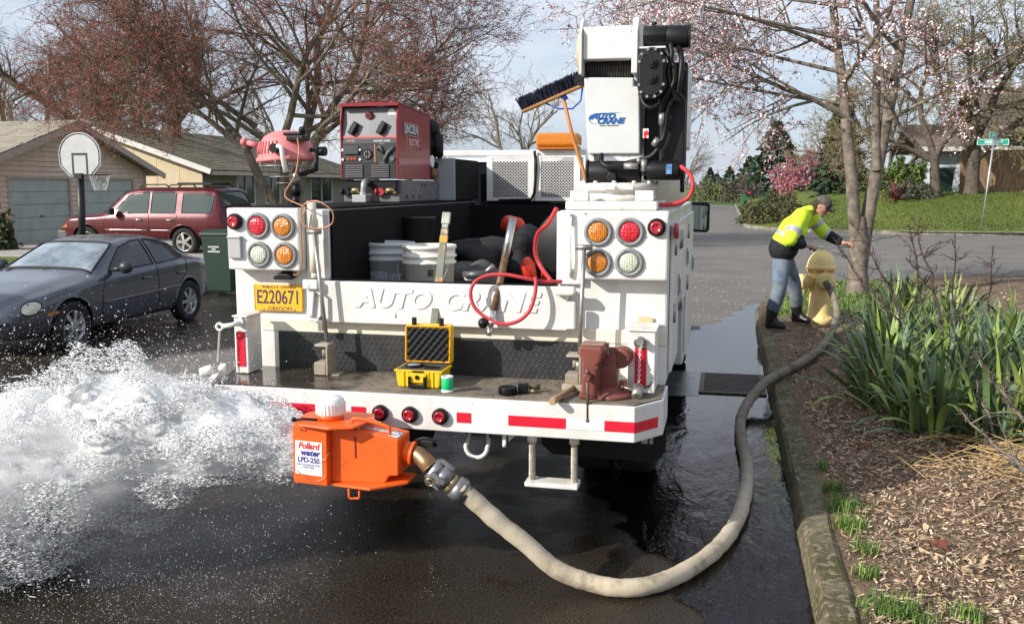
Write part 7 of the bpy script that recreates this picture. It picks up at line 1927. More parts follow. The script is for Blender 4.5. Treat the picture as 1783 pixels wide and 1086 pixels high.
b = MB(); b.box(cx0 + .075, cx1 - .075, cy0 - .014, cy0 - .003, cz + .028, cz + .074); obj('front_boss', b, YEL, bs, bevel=.003)
b = MB(); b.cyl((-1.458, cy0 - .018, cz + .055), (-1.458, cy0 - .01, cz + .055), .0115, n=16); obj('purge_valve', b, BLK, bs)
b = MB(); b.box(cx0 + .075, cx0 + .087, cy0 - .026, cy0 - .004, cz + .006, cz + .06); b.box(cx1 - .087, cx1 - .075, cy0 - .026, cy0 - .004, cz + .006, cz + .06); b.box(cx0 + .076, cx1 - .076, cy0 - .030, cy0 - .010, cz + .004, cz + .020); obj('carry_handle', b, BLK, bs, bevel=.003)
b = MB(); b.box(cx0 + .09, cx1 - .09, cy0 - .0065, cy0 - .0042, cz + .0785, cz + .0865); obj('name_tag', b, BLK, bs)
ly0, lz0, lz1 = cy1 - .012, cz + .092, cz + .290
b = MB(); b.prism([(cx0 - .002, lz0), (cx1 + .002, lz0), (cx1 + .002, lz1), (cx0 - .002, lz1)], lambda a, z: (a, ly0 + (z - lz0) * .07, z), lambda a, z: (a, ly0 + .055 + (z - lz0) * .07, z)); ld = obj('lid_shell', b, YEL, t, bevel=.012)
b = MB(); b.tube([(x, ly0 + (z - lz0) * .07 - .004, z) for x, z in ((cx0 + .008, lz0 + .01), (cx1 - .008, lz0 + .01), (cx1 - .003, lz0 + .016), (cx1 - .003, lz1 - .014), (cx1 - .01, lz1 - .008), (cx0 + .01, lz1 - .008), (cx0 + .003, lz1 - .014), (cx0 + .003, lz0 + .016))], .005, 6, closed=True); obj('lid_lip', b, mat('lip_orange', (.70, .32, .01), .4), ld)
b = MB()
def foam(u, v):
    x = lerp(cx0 + .013, cx1 - .013, u); z = lerp(lz0 + .018, lz1 - .016, v)
    return (x, ly0 + (z - lz0) * .07 - .004 - .011 * (1 + sin(u * 38 - v * 24)) * (.5 + .22 * sin(v * 38 + u * 24)), z)
b.grid(foam, 60, 50); obj('egg_crate_foam', b, mat('foam_black', (.022, .022, .023), .95), ld)
for x in (cx0 + .045, cx1 - .05):
    b = MB(); b.box(x - .011, x + .011, ly0 + .004, ly0 + .022, lz1 - .004, lz1 + .036); obj('latch', b, BLK, ld, bevel=.003)
t = thing('thread_tape_roll', 'small green and white tape roll standing by the yellow case', 'tape roll', (-1.292, 4.175, cz))
b = MB(); b.lathe([(.022, 0), (.030, 0), (.030, .008), (.028, .009), (.028, .070), (.030, .071), (.030, .078), (.018, .079), (.018, .01), (0, .01)], (-1.292, 4.175, cz), (0, 0, 1), 28); obj('spool', b, TAPE_W, t)
b = MB(); b.lathe([(.0283, .013), (.0288, .014), (.0288, .067), (.0283, .068)], (-1.292, 4.175, cz), (0, 0, 1), 28); obj('wrap', b, mat('wrap_green', (.01, .48, .17), .35), t)
t = thing('gauge_cap', 'round black knurled cap lying on the bumper deck', 'cap', (-.995, 4.19, cz))
b = MB(); b.lathe([(0, 0), (.042, 0), (.043, .02), (.040, .036), (.034, .038), (.032, .03), (0, .03)], (-.995, 4.19, cz), (0, 0, 1), 28)
for k in range(28): a = 2 * pi * k / 28; b.box(-.002, .002, .042, .045, .003, .032, Matrix.Translation((-.995, 4.19, cz)) @ Matrix.Rotation(a, 4, 'Z'))
obj('cap', b, BLK, t)
t = thing('pipe_fitting', 'small square black fitting with brass nipple beside the round cap', 'fitting', (-.93, 4.24, cz))
b = MB(); b.obox((-.930, 4.235, cz + .022), (.05, .045, .042), (0, 0, .2)); obj('body', b, BLK, t, bevel=.004)
b = MB(); b.cyl((-.905, 4.26, cz + .024), (-.86, 4.285, cz + .022), .014, n=12); b.cyl((-.895, 4.235, cz + .012), (-.865, 4.225, cz + .012), .010, n=10); obj('nipple', b, mat('old_brass', (.20, .17, .10), .5, .7, var=.4, vscale=40), t)
WOODH = mat('hammer_wood', (.34, .23, .135), .7, var=.25, vscale=22, dirt=(.20, .13, .07), dscale=12, damt=.6, dcover=.45)
t = thing('hammer', 'wooden handled hammer overhanging the bumper edge before the vise', 'hammer', (-.72, 4.2, cz))
p0, p1 = Vector((-.752, 4.035, .878)), Vector((-.690, 4.31, .893))
b = MB(); b.tube([p0, p0.lerp(p1, .12), p0.lerp(p1, .5), p0.lerp(p1, .8), p1], [.017, .0185, .014, .0135, .014], 12); obj('handle', b, WOODH, t)
b = MB(); b.obox((-.690, 4.305, .890), (.125, .036, .034), (0, 0, -.22)); obj('head', b, RUSTY, t, bevel=.006)
# ---- bench vise
VISE = mat('vise_red', (.19, .052, .038), .55, .05, var=.2, vscale=9, dirt=(.15, .08, .06), dscale=7, damt=.6, dcover=.45, chips=(.30, .19, .14), cscale=26, ccover=.33)
VISE_J = mat('vise_jaw', (.30, .19, .14), .5, .3, var=.3, vscale=14)
t = thing('bench_vise', 'worn red bench vise bolted to the right end of the bumper', 'vise', (-.55, 4.26, cz))
b = MB(); b.lathe([(0, 0), (.118, 0), (.118, .012), (.095, .026), (.07, .036), (.055, .05), (0, .05)], (-.525, 4.28, cz), (0, 0, 1), 36); b.obox((-.455, 4.28, cz + .05), (.035, .04, .05)); obj('swivel_base', b, VISE, t, bevel=.003)
b = MB(); b.tube([(-.46, 4.25, cz + .05), (-.42, 4.24, cz + .045), (-.385, 4.245, cz + .03)], .0065, 6); obj('lock_lever', b, STEEL, t)
b = MB(); b.prism([(4.25, .905), (4.36, .905), (4.375, 1.0), (4.37, 1.06), (4.33, 1.085), (4.285, 1.10), (4.26, 1.04), (4.25, .98)], lambda a, z: (-.575, a, z), lambda a, z: (-.485, a, z)); b.cyl((-.47, 4.27, 1.045), (-.46, 4.36, 1.05), .048, n=24); obj('rear_jaw_body', b, VISE, t, bevel=.010)
b = MB(); b.prism([(-.638, .895), (-.570, .875), (-.562, 1.03), (-.545, 1.055), (-.535, 1.095), (-.54, 1.118), (-.648, 1.122), (-.652, 1.085), (-.635, 1.05)], lambda a, z: (a, 4.15, z), lambda a, z: (a + .012, 4.245, z)); obj('front_jaw', b, VISE, t, bevel=.012)
b = MB(); b.box(-.642, -.535, 4.175, 4.27, 1.1185, 1.128); b.box(-.625, -.52, 4.246, 4.262, 1.065, 1.126); obj('jaw_plate', b, VISE_J, t, bevel=.004)
b = MB(); b.prism([(-.652, .868), (-.56, .868), (-.545, .885), (-.57, .91), (-.64, .91)], lambda a, z: (a, 4.165, z), lambda a, z: (a, 4.255, z)); obj('slide', b, VISE, t, bevel=.008)
b = MB(); b.cyl((-.603, 4.095, .983), (-.603, 4.155, .983), .019, n=18); obj('screw_boss', b, VISE, t, bevel=.004)
b = MB(); b.cyl((-.600, 4.105, 1.006), (-.596, 4.105, .785), .0072, n=10); b.ball((-.600, 4.105, 1.01), .012); b.ball((-.596, 4.105, .783), .012); obj('tommy_bar', b, mat('bar_brown', (.14, .085, .065), .5, .5, var=.2, vscale=20), t)
# leaf litter and grit on the deck
rg = np.random.default_rng(12); V, F = [], []
for k in range(900):
    x = rg.uniform(-2.3, -.45); y = rg.uniform(4.12, 4.57); 
    if rg.random() > .25 + .75 * (y > 4.42) + .4 * (abs(x + .85) < .3): continue
    s = rg.uniform(.002, .008); a = rg.random() * 6.3; c = np.array([x, y, .8665]); u = np.array([cos(a), sin(a), 0]) * s; w = np.array([-sin(a), cos(a), 0]) * s * .4
    o = len(V); V += [c - u, c + w + np.array([0, 0, .002]), c + u, c - w + np.array([0, 0, .003])]; F += [(o, o + 1, o + 2), (o, o + 2, o + 3)]
tag(obj('deck_litter', np_mesh('deck_litter', V, F, [mat('litter_brown', (.17, .12, .07), .9, var=.5, vscale=40)]), MATS['litter_brown']), 'brown grit and leaf crumbs scattered on the bumper deck', 'litter', kind='stuff')

# ================================================================== DIFFUSER, HOSE, HYDRANT, DRAIN
ORG = mat('diffuser_orange', (.82, .115, .012), .42, var=.09, vscale=8, dirt=(.50, .085, .02), dscale=9, damt=.55, dcover=.43, chips=(.20, .06, .03), cscale=45, ccover=.27)
DF = thing('water_diffuser', 'bright orange dechlorinating diffuser box with white cap hung under the bumper', 'diffuser', (-1.65, 3.88, .48))
b = MB(); b.prism([(-1.908, .500), (-1.742, .493), (-1.738, .768), (-1.905, .772)], lambda a, z: (a, 3.760, z), lambda a, z: (a, 3.995, z)); obj('outlet_box', b, ORG, DF, bevel=.004)
b = MB(); b.prism([(-1.741, .500), (-1.48, .512), (-1.46, .548), (-1.415, .552), (-1.412, .722), (-1.60, .752), (-1.738, .752)], lambda a, z: (a, 3.805, z), lambda a, z: (a, 3.965, z)); mb_ = obj('chamber', b, ORG, DF, bevel=.006)
b = MB(); b.box(-1.622, -1.616, 3.8015, 3.806, .622, .722); obj('weld_slot', b, mat('slot_maroon', (.16, .02, .012), .6), mb_)
b = MB(); b.prism([(-1.752, 3.79), (-1.52, 3.72), (-1.375, 3.82), (-1.38, 3.95), (-1.5, 3.99), (-1.752, 3.98)], lambda x, y: (x, y, .488 + (x + 1.75) * .06), lambda x, y: (x, y, .499 + (x + 1.75) * .06)); obj('base_plate', b, ORG, DF, bevel=.002)
b = MB(); b.tube([(-1.645, 3.78, .49), (-1.645, 3.78, .444), (-1.640, 3.78, .438), (-1.598, 3.78, .440), (-1.594, 3.78, .446), (-1.594, 3.78, .492)], .0055, 7); obj('foot_loop', b, ORG, DF)
# top flange with ears and the white cap
b = MB(); b.prism([(-1.915, 3.80), (-1.86, 3.735), (-1.70, 3.70), (-1.60, 3.74), (-1.56, 3.90), (-1.60, 4.0), (-1.86, 4.03), (-1.92, 3.95)], lambda x, y: (x, y, .7735), lambda x, y: (x, y, .784)); fl = obj('top_flange', b, ORG, DF, bevel=.003)
b = MB(); b.cyl((-1.765, 3.87, .784), (-1.765, 3.87, .808), .062, n=30); obj('filler_neck', b, ORG, fl)
b = MB(); b.lathe([(.064, 0), (.066, .004), (.067, .052), (.062, .068), (.048, .080), (.02, .085), (0, .0855)], (-1.765, 3.87, .806), (0, 0, 1), 40)
for k in range(26): b.box(-.0032, .0032, .0665, .0695, .006, .055, Matrix.Translation((-1.765, 3.87, .806)) @ Matrix.Rotation(2 * pi * k / 26, 4, 'Z'))
obj('filler_cap', b, mat('cap_white', (.78, .77, .74), .4, var=.04, vscale=9), DF)
b = MB(); b.tube([(-1.905, 3.78, .79), (-1.87, 3.79, .795), (-1.80, 3.80, .792)], .006, 6); b.ball((-1.908, 3.78, .792), .012); obj('hold_bolt', b, BLK, fl)
b = MB()
for x, y in ((-1.86, 3.755), (-1.68, 3.735), (-1.60, 3.80)): b.torus((x, y, .765), .013, .0025, (1, .3, 0), 14, 5)
obj('ring_pin', b, STEEL, fl)
b = MB(); b.tube(spline([(-1.645, 3.83, .755), (-1.642, 3.83, .785), (-1.625, 3.83, .800), (-1.55, 3.83, .792), (-1.475, 3.83, .772), (-1.462, 3.83, .757), (-1.462, 3.83, .730)], 5), .0085, 9); obj('carry_handle', b, ORG, DF)
b = MB(); b.prism([(-1.64, .756), (-1.46, .733), (-1.46, .7345), (-1.64, .7575)], lambda a, z: (a, 3.855, z), lambda a, z: (a, 3.885, z)); obj('top_label', b, mat('label_silver', (.55, .56, .58), .35, .3, var=.2, vscale=40), DF)
b = MB(); b.prism([(-1.465, .7335), (-1.418, .726), (-1.418, .7275), (-1.465, .735)], lambda a, z: (a, 3.815, z), lambda a, z: (a, 3.90, z)); obj('top_label', b, mat('label_white_blue', (.68, .68, .72), .4, chips=(.15, .15, .4), cscale=90, ccover=.42), DF)
# front label with the maker's words
b = MB(); b.prism([(-1.897, .546), (-1.764, .538), (-1.762, .696), (-1.893, .702)], lambda a, z: (a, 3.7575, z), lambda a, z: (a, 3.7596, z)); lb_ = obj('front_label', b, mat('label_white', (.80, .80, .80), .4), DF)
NAVY = mat('ink_navy', (.022, .018, .22), .5); INKR = mat('ink_red', (.62, .012, .02), .5)
yq = 3.7572; rt_, up_ = (1, 0, -.045), (.02, 0, 1)
text('label_word', 'Pollard', .040, (-1.827, yq, .677), INKR, lb_, rt_, up_, extrude=.0006, shear=.22, bold=.0014, sx=.90)
text('label_word', 'water', .040, (-1.821, yq, .645), NAVY, lb_, rt_, up_, extrude=.0006, shear=.22, bold=.0014, sx=1.0)
text('label_word', 'LPD-250', .034, (-1.829, yq, .611), NAVY, lb_, rt_, up_, extrude=.0006, bold=.0010, sx=.88)
text('label_word', 'DECHLORINATING', .0135, (-1.829, yq, .588), NAVY, lb_, rt_, up_, extrude=.0005, sx=1.0)
text('label_word', 'DIFFUSER', .0135, (-1.829, yq, .576), NAVY, lb_, rt_, up_, extrude=.0005, sx=1.0)
b = MB(); b.box(-1.868, -1.79, yq - .0002, yq + .0003, .5585, .5610); obj('label_line', b, mat('ink_pale', (.35, .35, .55), .5), lb_)
b = MB(); b.tube(spline([(-1.735, 3.80, .66), (-1.728, 3.75, .65), (-1.738, 3.752, .63), (-1.75, 3.75, .622), (-1.79, 3.752, .60)], 4), .0014, 4); b.tube(spline([(-1.895, 3.755, .565), (-1.85, 3.75, .535), (-1.80, 3.75, .515), (-1.76, 3.752, .53), (-1.745, 3.755, .55)], 4), .0012, 4); obj('lanyard', b, STEEL, DF)
# inlet neck and bronze elbow
dirn = Vector((.62, .06, -.50)).normalized()
b = MB(); b.cyl((-1.413, 3.885, .645), (-1.372, 3.88, .640), .050, .046, n=24); b.cyl((-1.375, 3.88, .640), (-1.360, 3.88, .638), .055, n=24); obj('inlet_neck', b, ORG, DF)
b = MB(); b.tube(spline([(-1.362, 3.88, .638), (-1.33, 3.868, .634), (-1.295, 3.85, .612), (-1.272, 3.845, .590)], 6), [.036] + [.041] * 17 + [.043], 20); obj('elbow', b, mat('bronze_old', (.27, .165, .085), .4, .75, var=.3, vscale=14), DF)
b = MB(); b.box(-1.36, -1.28, 3.90, 3.96, .66, .69); b.tube([(-1.37, 3.91, .69), (-1.33, 3.91, .705), (-1.28, 3.91, .70), (-1.27, 3.92, .67)], .008, 6); obj('hanger_clamp', b, BLK_P, DF)

# ---- discharge hose from the diffuser over the road and kerb to the hydrant
HP = [(-1.262, 3.845, 0.583), (-1.139, 3.852, 0.5), (-1.065, 3.874, 0.43), (-0.964, 3.897, 0.335), (-0.849, 3.922, 0.24), (-0.72, 3.949, 0.123), (-0.578, 3.974, 0.063), (-0.42, 3.977, 0.045), (-0.271, 4.056, 0.045), (-0.124, 4.263, 0.045), (0.007, 4.564, 0.045), (0.104, 4.963, 0.045), (0.159, 5.47, 0.045), (0.177, 6.072, 0.045), (0.152, 6.644, 0.045), (0.156, 7.233, 0.048), (0.225, 7.66, 0.098), (0.375, 8.06, 0.185), (0.546, 8.498, 0.192), (0.768, 9.123, 0.185), (1.002, 9.939, 0.183), (1.21, 10.963, 0.195), (1.335, 11.6, 0.3), (1.335, 11.86, 0.44), (1.285, 11.99, 0.58), (1.225, 12.03, 0.675)]
def hose_material():
    m = bpy.data.materials.new('woven_hose'); m.use_nodes = True
    N, L = m.node_tree.nodes, m.node_tree.links; bs = N['Principled BSDF']; bs.inputs['Roughness'].default_value = .85
    tc = N.new('ShaderNodeTexCoord'); sp = N.new('ShaderNodeSeparateXYZ'); L.new(tc.outputs['Object'], sp.inputs[0])
    n1 = N.new('ShaderNodeTexNoise'); n1.inputs['Scale'].default_value = 4; n1.inputs['Detail'].default_value = 8; n1.inputs['Roughness'].default_value = .7; L.new(tc.outputs['Object'], n1.inputs['Vector'])
    r = N.new('ShaderNodeValToRGB'); e = r.color_ramp.elements
    e[0].position, e[0].color = .33, (.17, .13, .085, 1); e[1].position, e[1].color = .62, (.62, .53, .40, 1); q = e.new(.46); q.color = (.50, .42, .30, 1)
    L.new(n1.outputs['Fac'], r.inputs['Fac'])
    # jacket colour turns darker and greyer along its length towards the hydrant
    mr = N.new('ShaderNodeMapRange'); mr.inputs['From Min'].default_value = 1.0; mr.inputs['From Max'].default_value = 2.6; L.new(sp.outputs[1], mr.inputs['Value'])
    mx = N.new('ShaderNodeMix'); mx.data_type = 'RGBA'; mx.blend_type = 'MULTIPLY'; mx.inputs[7].default_value = (.40, .41, .44, 1); L.new(mr.outputs[0], mx.inputs[0]); L.new(r.outputs['Color'], mx.inputs[6])
    L.new(mx.outputs[2], bs.inputs['Base Color'])
    w = N.new('ShaderNodeTexNoise'); w.inputs['Scale'].default_value = 260; w.inputs['Detail'].default_value = 1; L.new(tc.outputs['Object'], w.inputs['Vector'])
    bp = N.new('ShaderNodeBump'); bp.inputs['Distance'].default_value = .004; bp.inputs['Strength'].default_value = .9; L.new(w.outputs['Fac'], bp.inputs['Height']); L.new(bp.outputs['Normal'], bs.inputs['Normal'])
    return m
M_HOSE = hose_material()
hz = thing('discharge_hose', 'thick woven canvas hose curving from the orange diffuser over the kerb to the hydrant', 'hose', (-.42, 3.98, 0))
P = spline(HP[1:], 9); rr = random.Random(2)
rad = []
for i, p in enumerate(P):
    k = .0415 + .0008 * sin(i * .9) + rr.uniform(-.0016, .0016)
    if p.y > 4.0 and p.x > .0: k += .0015 * sin(i * 1.7)
    rad.append(k)
b = MB(); b.tube(P, rad, 22); obj('jacket', b, M_HOSE, hz)
c0, c1 = Vector(HP[0]), Vector(HP[2]); d = (c1 - c0).normalized()
b = MB(); b.lathe([(.040, 0), (.052, 0), (.052, .035), (.046, .037), (.046, .045), (.055, .047), (.055, .085), (.048, .087), (.048, .10)], c0 - d * .01, d, 28)
for s in (1, -1):
    u, w = frame_of(d); b.bar(c0 + d * .0 + u * s * .057, c0 + d * .075 + u * s * .059, .022, .012, up=u)
    b.bar(c0 + d * .0 + w * s * .057, c0 + d * .075 + w * s * .059, .022, .012, up=w)
obj('cam_coupling', b, mat('coupling_alloy', (.30, .30, .31), .42, .7, var=.25, vscale=16), hz)
b = MB(); b.cyl(c0 + d * .095, c0 + d * .122, .046, n=24); obj('brass_band', b, mat('band_bronze', (.30, .24, .14), .45, .7, var=.2, vscale=20), hz)
b = MB(); b.lathe([(.046, 0), (.055, .002), (.055, .05), (.049, .054), (.049, .075)], c0 + d * .122, d, 24); b.obox(c0 + d * .15 + Vector((.035, -.02, .04)), (.03, .02, .03), (0, .5, 0)); obj('hose_clamp', b, mat('clamp_grey', (.20, .20, .205), .45, .6, var=.2, vscale=16), hz)
b = MB(); b.torus(c0 - d * .0 + Vector((.0, -.052, -.045)), .019, .0028, (0, 1, .3), 20, 6); obj('pull_ring', b, mat('brass_ring', (.62, .48, .26), .3, .8), hz)

# ---- yellow hydrant
HY = mat('hydrant_yellow', (.86, .64, .27), .5, var=.08, vscale=6, dirt=(.60, .38, .13), dscale=5, damt=.5, dcover=.40, chips=(.22, .15, .08), cscale=26, ccover=.25)
hx_, hy_, hz_ = 1.195, 12.28, .145
HD = thing('fire_hydrant', 'stout yellow fire hydrant on the planting strip with the hose attached', 'fire hydrant', (hx_, hy_, hz_))
b = MB(); b.lathe([(.0, -.05), (.175, -.05), (.178, .02), (.172, .045), (.150, .05), (.142, .10), (.135, .14), (.132, .40), (.134, .54), (.150, .55), (.150, .575), (.14, .58), (.14, .625)], (hx_, hy_, hz_), (0, 0, 1), 40); obj('barrel', b, HY, HD)
b = MB(); b.lathe([(.128, .62), (.130, .655), (.178, .665), (.186, .68), (.186, .70), (.176, .705), (.172, .735), (.160, .78), (.130, .835), (.09, .875), (.045, .893), (.04, .905), (0, .91)], (hx_, hy_, hz_), (0, 0, 1), 40); obj('bonnet', b, HY, HD)
b = MB()
for k in range(8):
    a = 2 * pi * k / 8 + .2; b.cyl((hx_ + .16 * cos(a), hy_ + .16 * sin(a), hz_ + .64), (hx_ + .16 * cos(a), hy_ + .16 * sin(a), hz_ + .672), .014, n=6)
    b.cyl((hx_ + .160 * cos(a), hy_ + .160 * sin(a), hz_ + .045), (hx_ + .160 * cos(a), hy_ + .160 * sin(a), hz_ + .065), .013, n=6)
    b.bar((hx_ + .128 * cos(a), hy_ + .128 * sin(a), hz_ + .63), (hx_ + .168 * cos(a), hy_ + .168 * sin(a), hz_ + .662), .012, .05)
obj('flange_bolt', b, HY, HD)
b = MB(); b.lathe([(.085, 0), (.085, .10), (.098, .102), (.098, .118)], (hx_ - .09, hy_ - .03, hz_ + .50), (-1, -.18, 0), 28); n1 = obj('side_nozzle', b, HY, HD)
b = MB(); b.lathe([(.102, 0), (.102, .055), (.085, .065), (.03, .068), (.024, .07), (.024, .115), (0, .115)], (hx_ - .21, hy_ - .052, hz_ + .50), (-1, -.18, 0), 26); obj('nozzle_cap', b, HY, n1)
b = MB(); b.lathe([(.098, 0), (.098, .15), (.115, .152), (.115, .19), (.08, .195), (.08, .21)], (hx_ + .015, hy_ - .04, hz_ + .525), (.12, -1, 0), 30); obj('pump_nozzle', b, HY, HD)
chain((hx_ - .22, hy_ - .12, hz_ + .42), (hx_ - .10, hy_ - .14, hz_ + .36), 10, .08, HY, HD)
b = MB(); b.cyl((hx_, hy_, hz_ + .90), (hx_, hy_, hz_ + .955), .022, n=5); obj('operating_nut', b, HY, HD)

# ---- storm drain grate in the gutter
IRON = mat('cast_iron_wet', (.060, .040, .030), .5, .2, var=.5, vscale=20)
gx0, gx1, gy0, gy1 = -.20, .395, 8.28, 9.18
dg_ = thing('storm_drain', 'rusty iron storm drain grate in the wet gutter', 'drain grate', (.1, 8.7, 0))
b = MB(); b.box(gx0, gx1, gy0, gy0 + .04, -.02, .022); b.box(gx0, gx1, gy1 - .04, gy1, -.02, .022); b.box(gx0, gx0 + .04, gy0 + .04, gy1 - .04, -.02, .0218); b.box(gx1 - .04, gx1, gy0 + .04, gy1 - .04, -.02, .0218); obj('frame', b, IRON, dg_)
me = None
for k in range(15):
    y = gy0 + .07 + k * .0545
    b = MB(); b.bar((gx0 + .04, y, .012), (gx1 - .04, y + .0, .012), .024, .016); obj('bar', b, IRON, dg_)
b = MB(); b.box(gx0 + .04, gx1 - .04, gy0 + .04, gy1 - .04, .0085, .0095); obj('pit', b, DARK, dg_)
b = MB(); b.add([(-.85, 8.05, .0095), (gx0 + .01, 8.15, .0095), (gx0 + .005, 9.25, .0095), (-.85, 9.3, .0095)], [(0, 1, 2, 3)])
tag(obj('drain_apron', b, mat('apron_concrete_wet', (.075, .072, .066), .22, var=.35, vscale=6, bump=.003, bscale=60)), kind='structure')

# ================================================================== THE MAN AT THE HYDRANT
def capsule(mb, p, q, r0, r1, n=16):
    p, q = Vector(p), Vector(q); d = q - p; L = d.length
    u, w = frame_of(d); d = d / L
    prof = [(sin(t) * r0, -cos(t) * r0) for t in np.linspace(0, pi / 2, 5)] + [(cos(t) * r1, L + sin(t) * r1) for t in np.linspace(0, pi / 2, 5)]
    prof = [(max(r, .0004), h) for r, h in prof]
    mb.lathe(prof, p, d, n)
def merged(name, segs, voxel, m, parent, extra=None, smooth_it=4):
    """One continuous skin round a set of tapered limbs."""
    mb = MB()
    for s in segs: capsule(mb, *s)
    if extra: extra(mb)
    o = obj(name, mb, m, parent)
    md = o.modifiers.new('remesh', 'REMESH'); md.mode = 'VOXEL'; md.voxel_size = voxel; md.use_smooth_shade = True
    ms = o.modifiers.new('smooth', 'SMOOTH'); ms.iterations = smooth_it; ms.factor = .5
    bake(o)
    o.data.polygons.foreach_set('use_smooth', [True] * len(o.data.polygons))
    return o
SKIN = mat('skin', (.50, .25, .17), .55, var=.08, vscale=14, sss=.08)
PX, PY = 0.0, 0.0
man = thing('person', 'man in yellow high visibility jacket, jeans and cap bent over the hydrant', 'person', (.62, 11.6, .14))
pel = (.665, 11.62, 1.06)
sR, sL = (.855, 11.42, 1.505), (.975, 11.80, 1.515)
eR, eL = (.735, 11.26, 1.235), (1.17, 11.80, 1.285)
wR, wL = (.925, 11.46, 1.150), (1.385, 11.72, 1.175)
neck, hd = (.99, 11.58, 1.555), (1.10, 11.545, 1.625)
kR, aR = (.640, 11.40, .640), (.555, 11.44, .235)
kL, aL = (.845, 11.90, .660), (.905, 12.06, .235)
hipR, hipL = (.665, 11.52, 1.0), (.695, 11.74, 1.0)
fdir = Vector((.78, -.22, -.58)).normalized(); fside = fdir.cross(Vector((0, 0, 1))).normalized(); fup = fside.cross(fdir).normalized()
def hand(mb, w, d, curl, side, palm_n):
    """palm and five bent fingers from wrist w along d."""
    w, d, n = Vector(w), Vector(d).normalized(), Vector(palm_n).normalized(); s = d.cross(n).normalized() * side
    for k in (-1.2, -.4, .4, 1.2): capsule(mb, w, w + d * .075 + s * .019 * k, .020, .017, 8)
    for k, L in zip((-1.5, -.5, .5, 1.5), (.062, .074, .07, .052)):
        a = w + d * .082 + s * .0195 * k; b_ = a + (d * .75 + n * curl).normalized() * L * .5; c_ = b_ + (d * .1 + n * 1.0).normalized() * L * .45; e_ = c_ + (n * .6 - d * .7).normalized() * L * .3
        capsule(mb, a, b_, .0100, .0092, 8); capsule(mb, b_, c_, .0092, .0085, 8); capsule(mb, c_, e_, .0085, .0078, 8)
    a = w + d * .025 - s * .03; b_ = a + d * .035 - s * .02 + n * .01; c_ = b_ + d * .03 + n * .022
    capsule(mb, a, b_, .0125, .011, 8); capsule(mb, b_, c_, .011, .0095, 8)
def head_parts(mb):
    h = Vector(hd)
    mb.ball(h, (.098, .076, .112), 20, 14, Matrix((fdir, fside, fup)).transposed())
    capsule(mb, h + fdir * .05 - fup * .06, h + fdir * .068 - fup * .088, .040, .028, 12)
    for s in (1, -1):
        capsule(mb, h + fdir * .02 - fup * .05 + fside * s * .04, h + fdir * .065 - fup * .09 + fside * s * .012, .032, .024, 10)
        mb.ball(h + fside * s * .078 - fup * .01 - fdir * .01, (.018, .008, .030), 10, 8, Matrix((fdir, fside, fup)).transposed())
        capsule(mb, h + fdir * .088 + fup * .018 + fside * s * .018, h + fdir * .080 + fup * .02 + fside * s * .048, .010, .008, 8)
    capsule(mb, h + fdir * .092 + fup * .012, h + fdir * .118 - fup * .022, .010, .015, 10)
    capsule(mb, h + fdir * .088 - fup * .058 - fside * .018, h + fdir * .088 - fup * .058 + fside * .018, .010, .010, 8)
    hand(mb, wR, (1, .25, -.05), .35, 1, (.1, .1, -1)); hand(mb, wL, (.9, -.35, -.1), .35, 1, (-.1, -.4, -1))
body = merged('body', [(pel, (.74, 11.61, 1.25), .13, .13), ((.74, 11.61, 1.25), (.87, 11.60, 1.45), .13, .12), (sR, sL, .075, .075), (neck, hd, .055, .05), ((.9, 11.6, 1.5), neck, .08, .056),
    (sR, eR, .055, .042), (eR, wR, .042, .028), (sL, eL, .055, .042), (eL, wL, .042, .028),
    (hipR, kR, .085, .056), (kR, aR, .054, .038), (hipL, kL, .085, .056), (kL, aL, .054, .038),
    (aR, (.66, 11.40, .175), .04, .035), (aL, (1.0, 12.0, .175), .04, .035)], .0105, SKIN, man, head_parts, 2)
# eyes and brows, beard shadow
b = MB()
for s in (1, -1): b.ball(Vector(hd) + fdir * .090 + fup * .004 + fside * s * .032, (.008, .008, .008), 10, 8)
obj('eyes', b, mat('eye_dark', (.05, .035, .03), .3), man)
HAIR = mat('hair_dark', (.035, .022, .015), .8, var=.3, vscale=60)
b = MB(); b.ball(Vector(hd) - fdir * .022 + fup * .006, (.086, .080, .108), 20, 14, Matrix((fdir, fside, fup)).transposed()); obj('hair', b, HAIR, man)
CAMO = mat('cap_camo', (.10, .085, .065), .9, var=.6, vscale=30, dirt=(.04, .038, .03), dscale=24, damt=.8, dcover=.5)
b = MB(); cM = Matrix((fdir, fside, fup)).transposed()
b.ball(Vector(hd) + fup * .035 - fdir * .006, (.108, .090, .092), 24, 14, cM)
b.v = [p for p in b.v]; c_ = Vector(hd)
b.v = [tuple(Vector(p) if (Vector(p) - c_).dot(fup) > .028 else Vector(p) + fup * (.028 - (Vector(p) - c_).dot(fup))) for p in b.v]
cap = obj('cap', b, CAMO, man)
b = MB()
def bill(u, v):
    a = (u - .5) * 2; r = v
    q = c_ + fup * (.034 - .018 * a * a - .012 * r) + fdir * (.080 + .095 * r * (1 - .30 * a * a) - .03 * a * a) + fside * a * .082 * (1 - .12 * r); return q
b.grid(bill, 14, 6)
b.grid(lambda u, v: bill(u, v) - fup * .006, 14, 6); obj('cap_bill', b, BLK, cap)
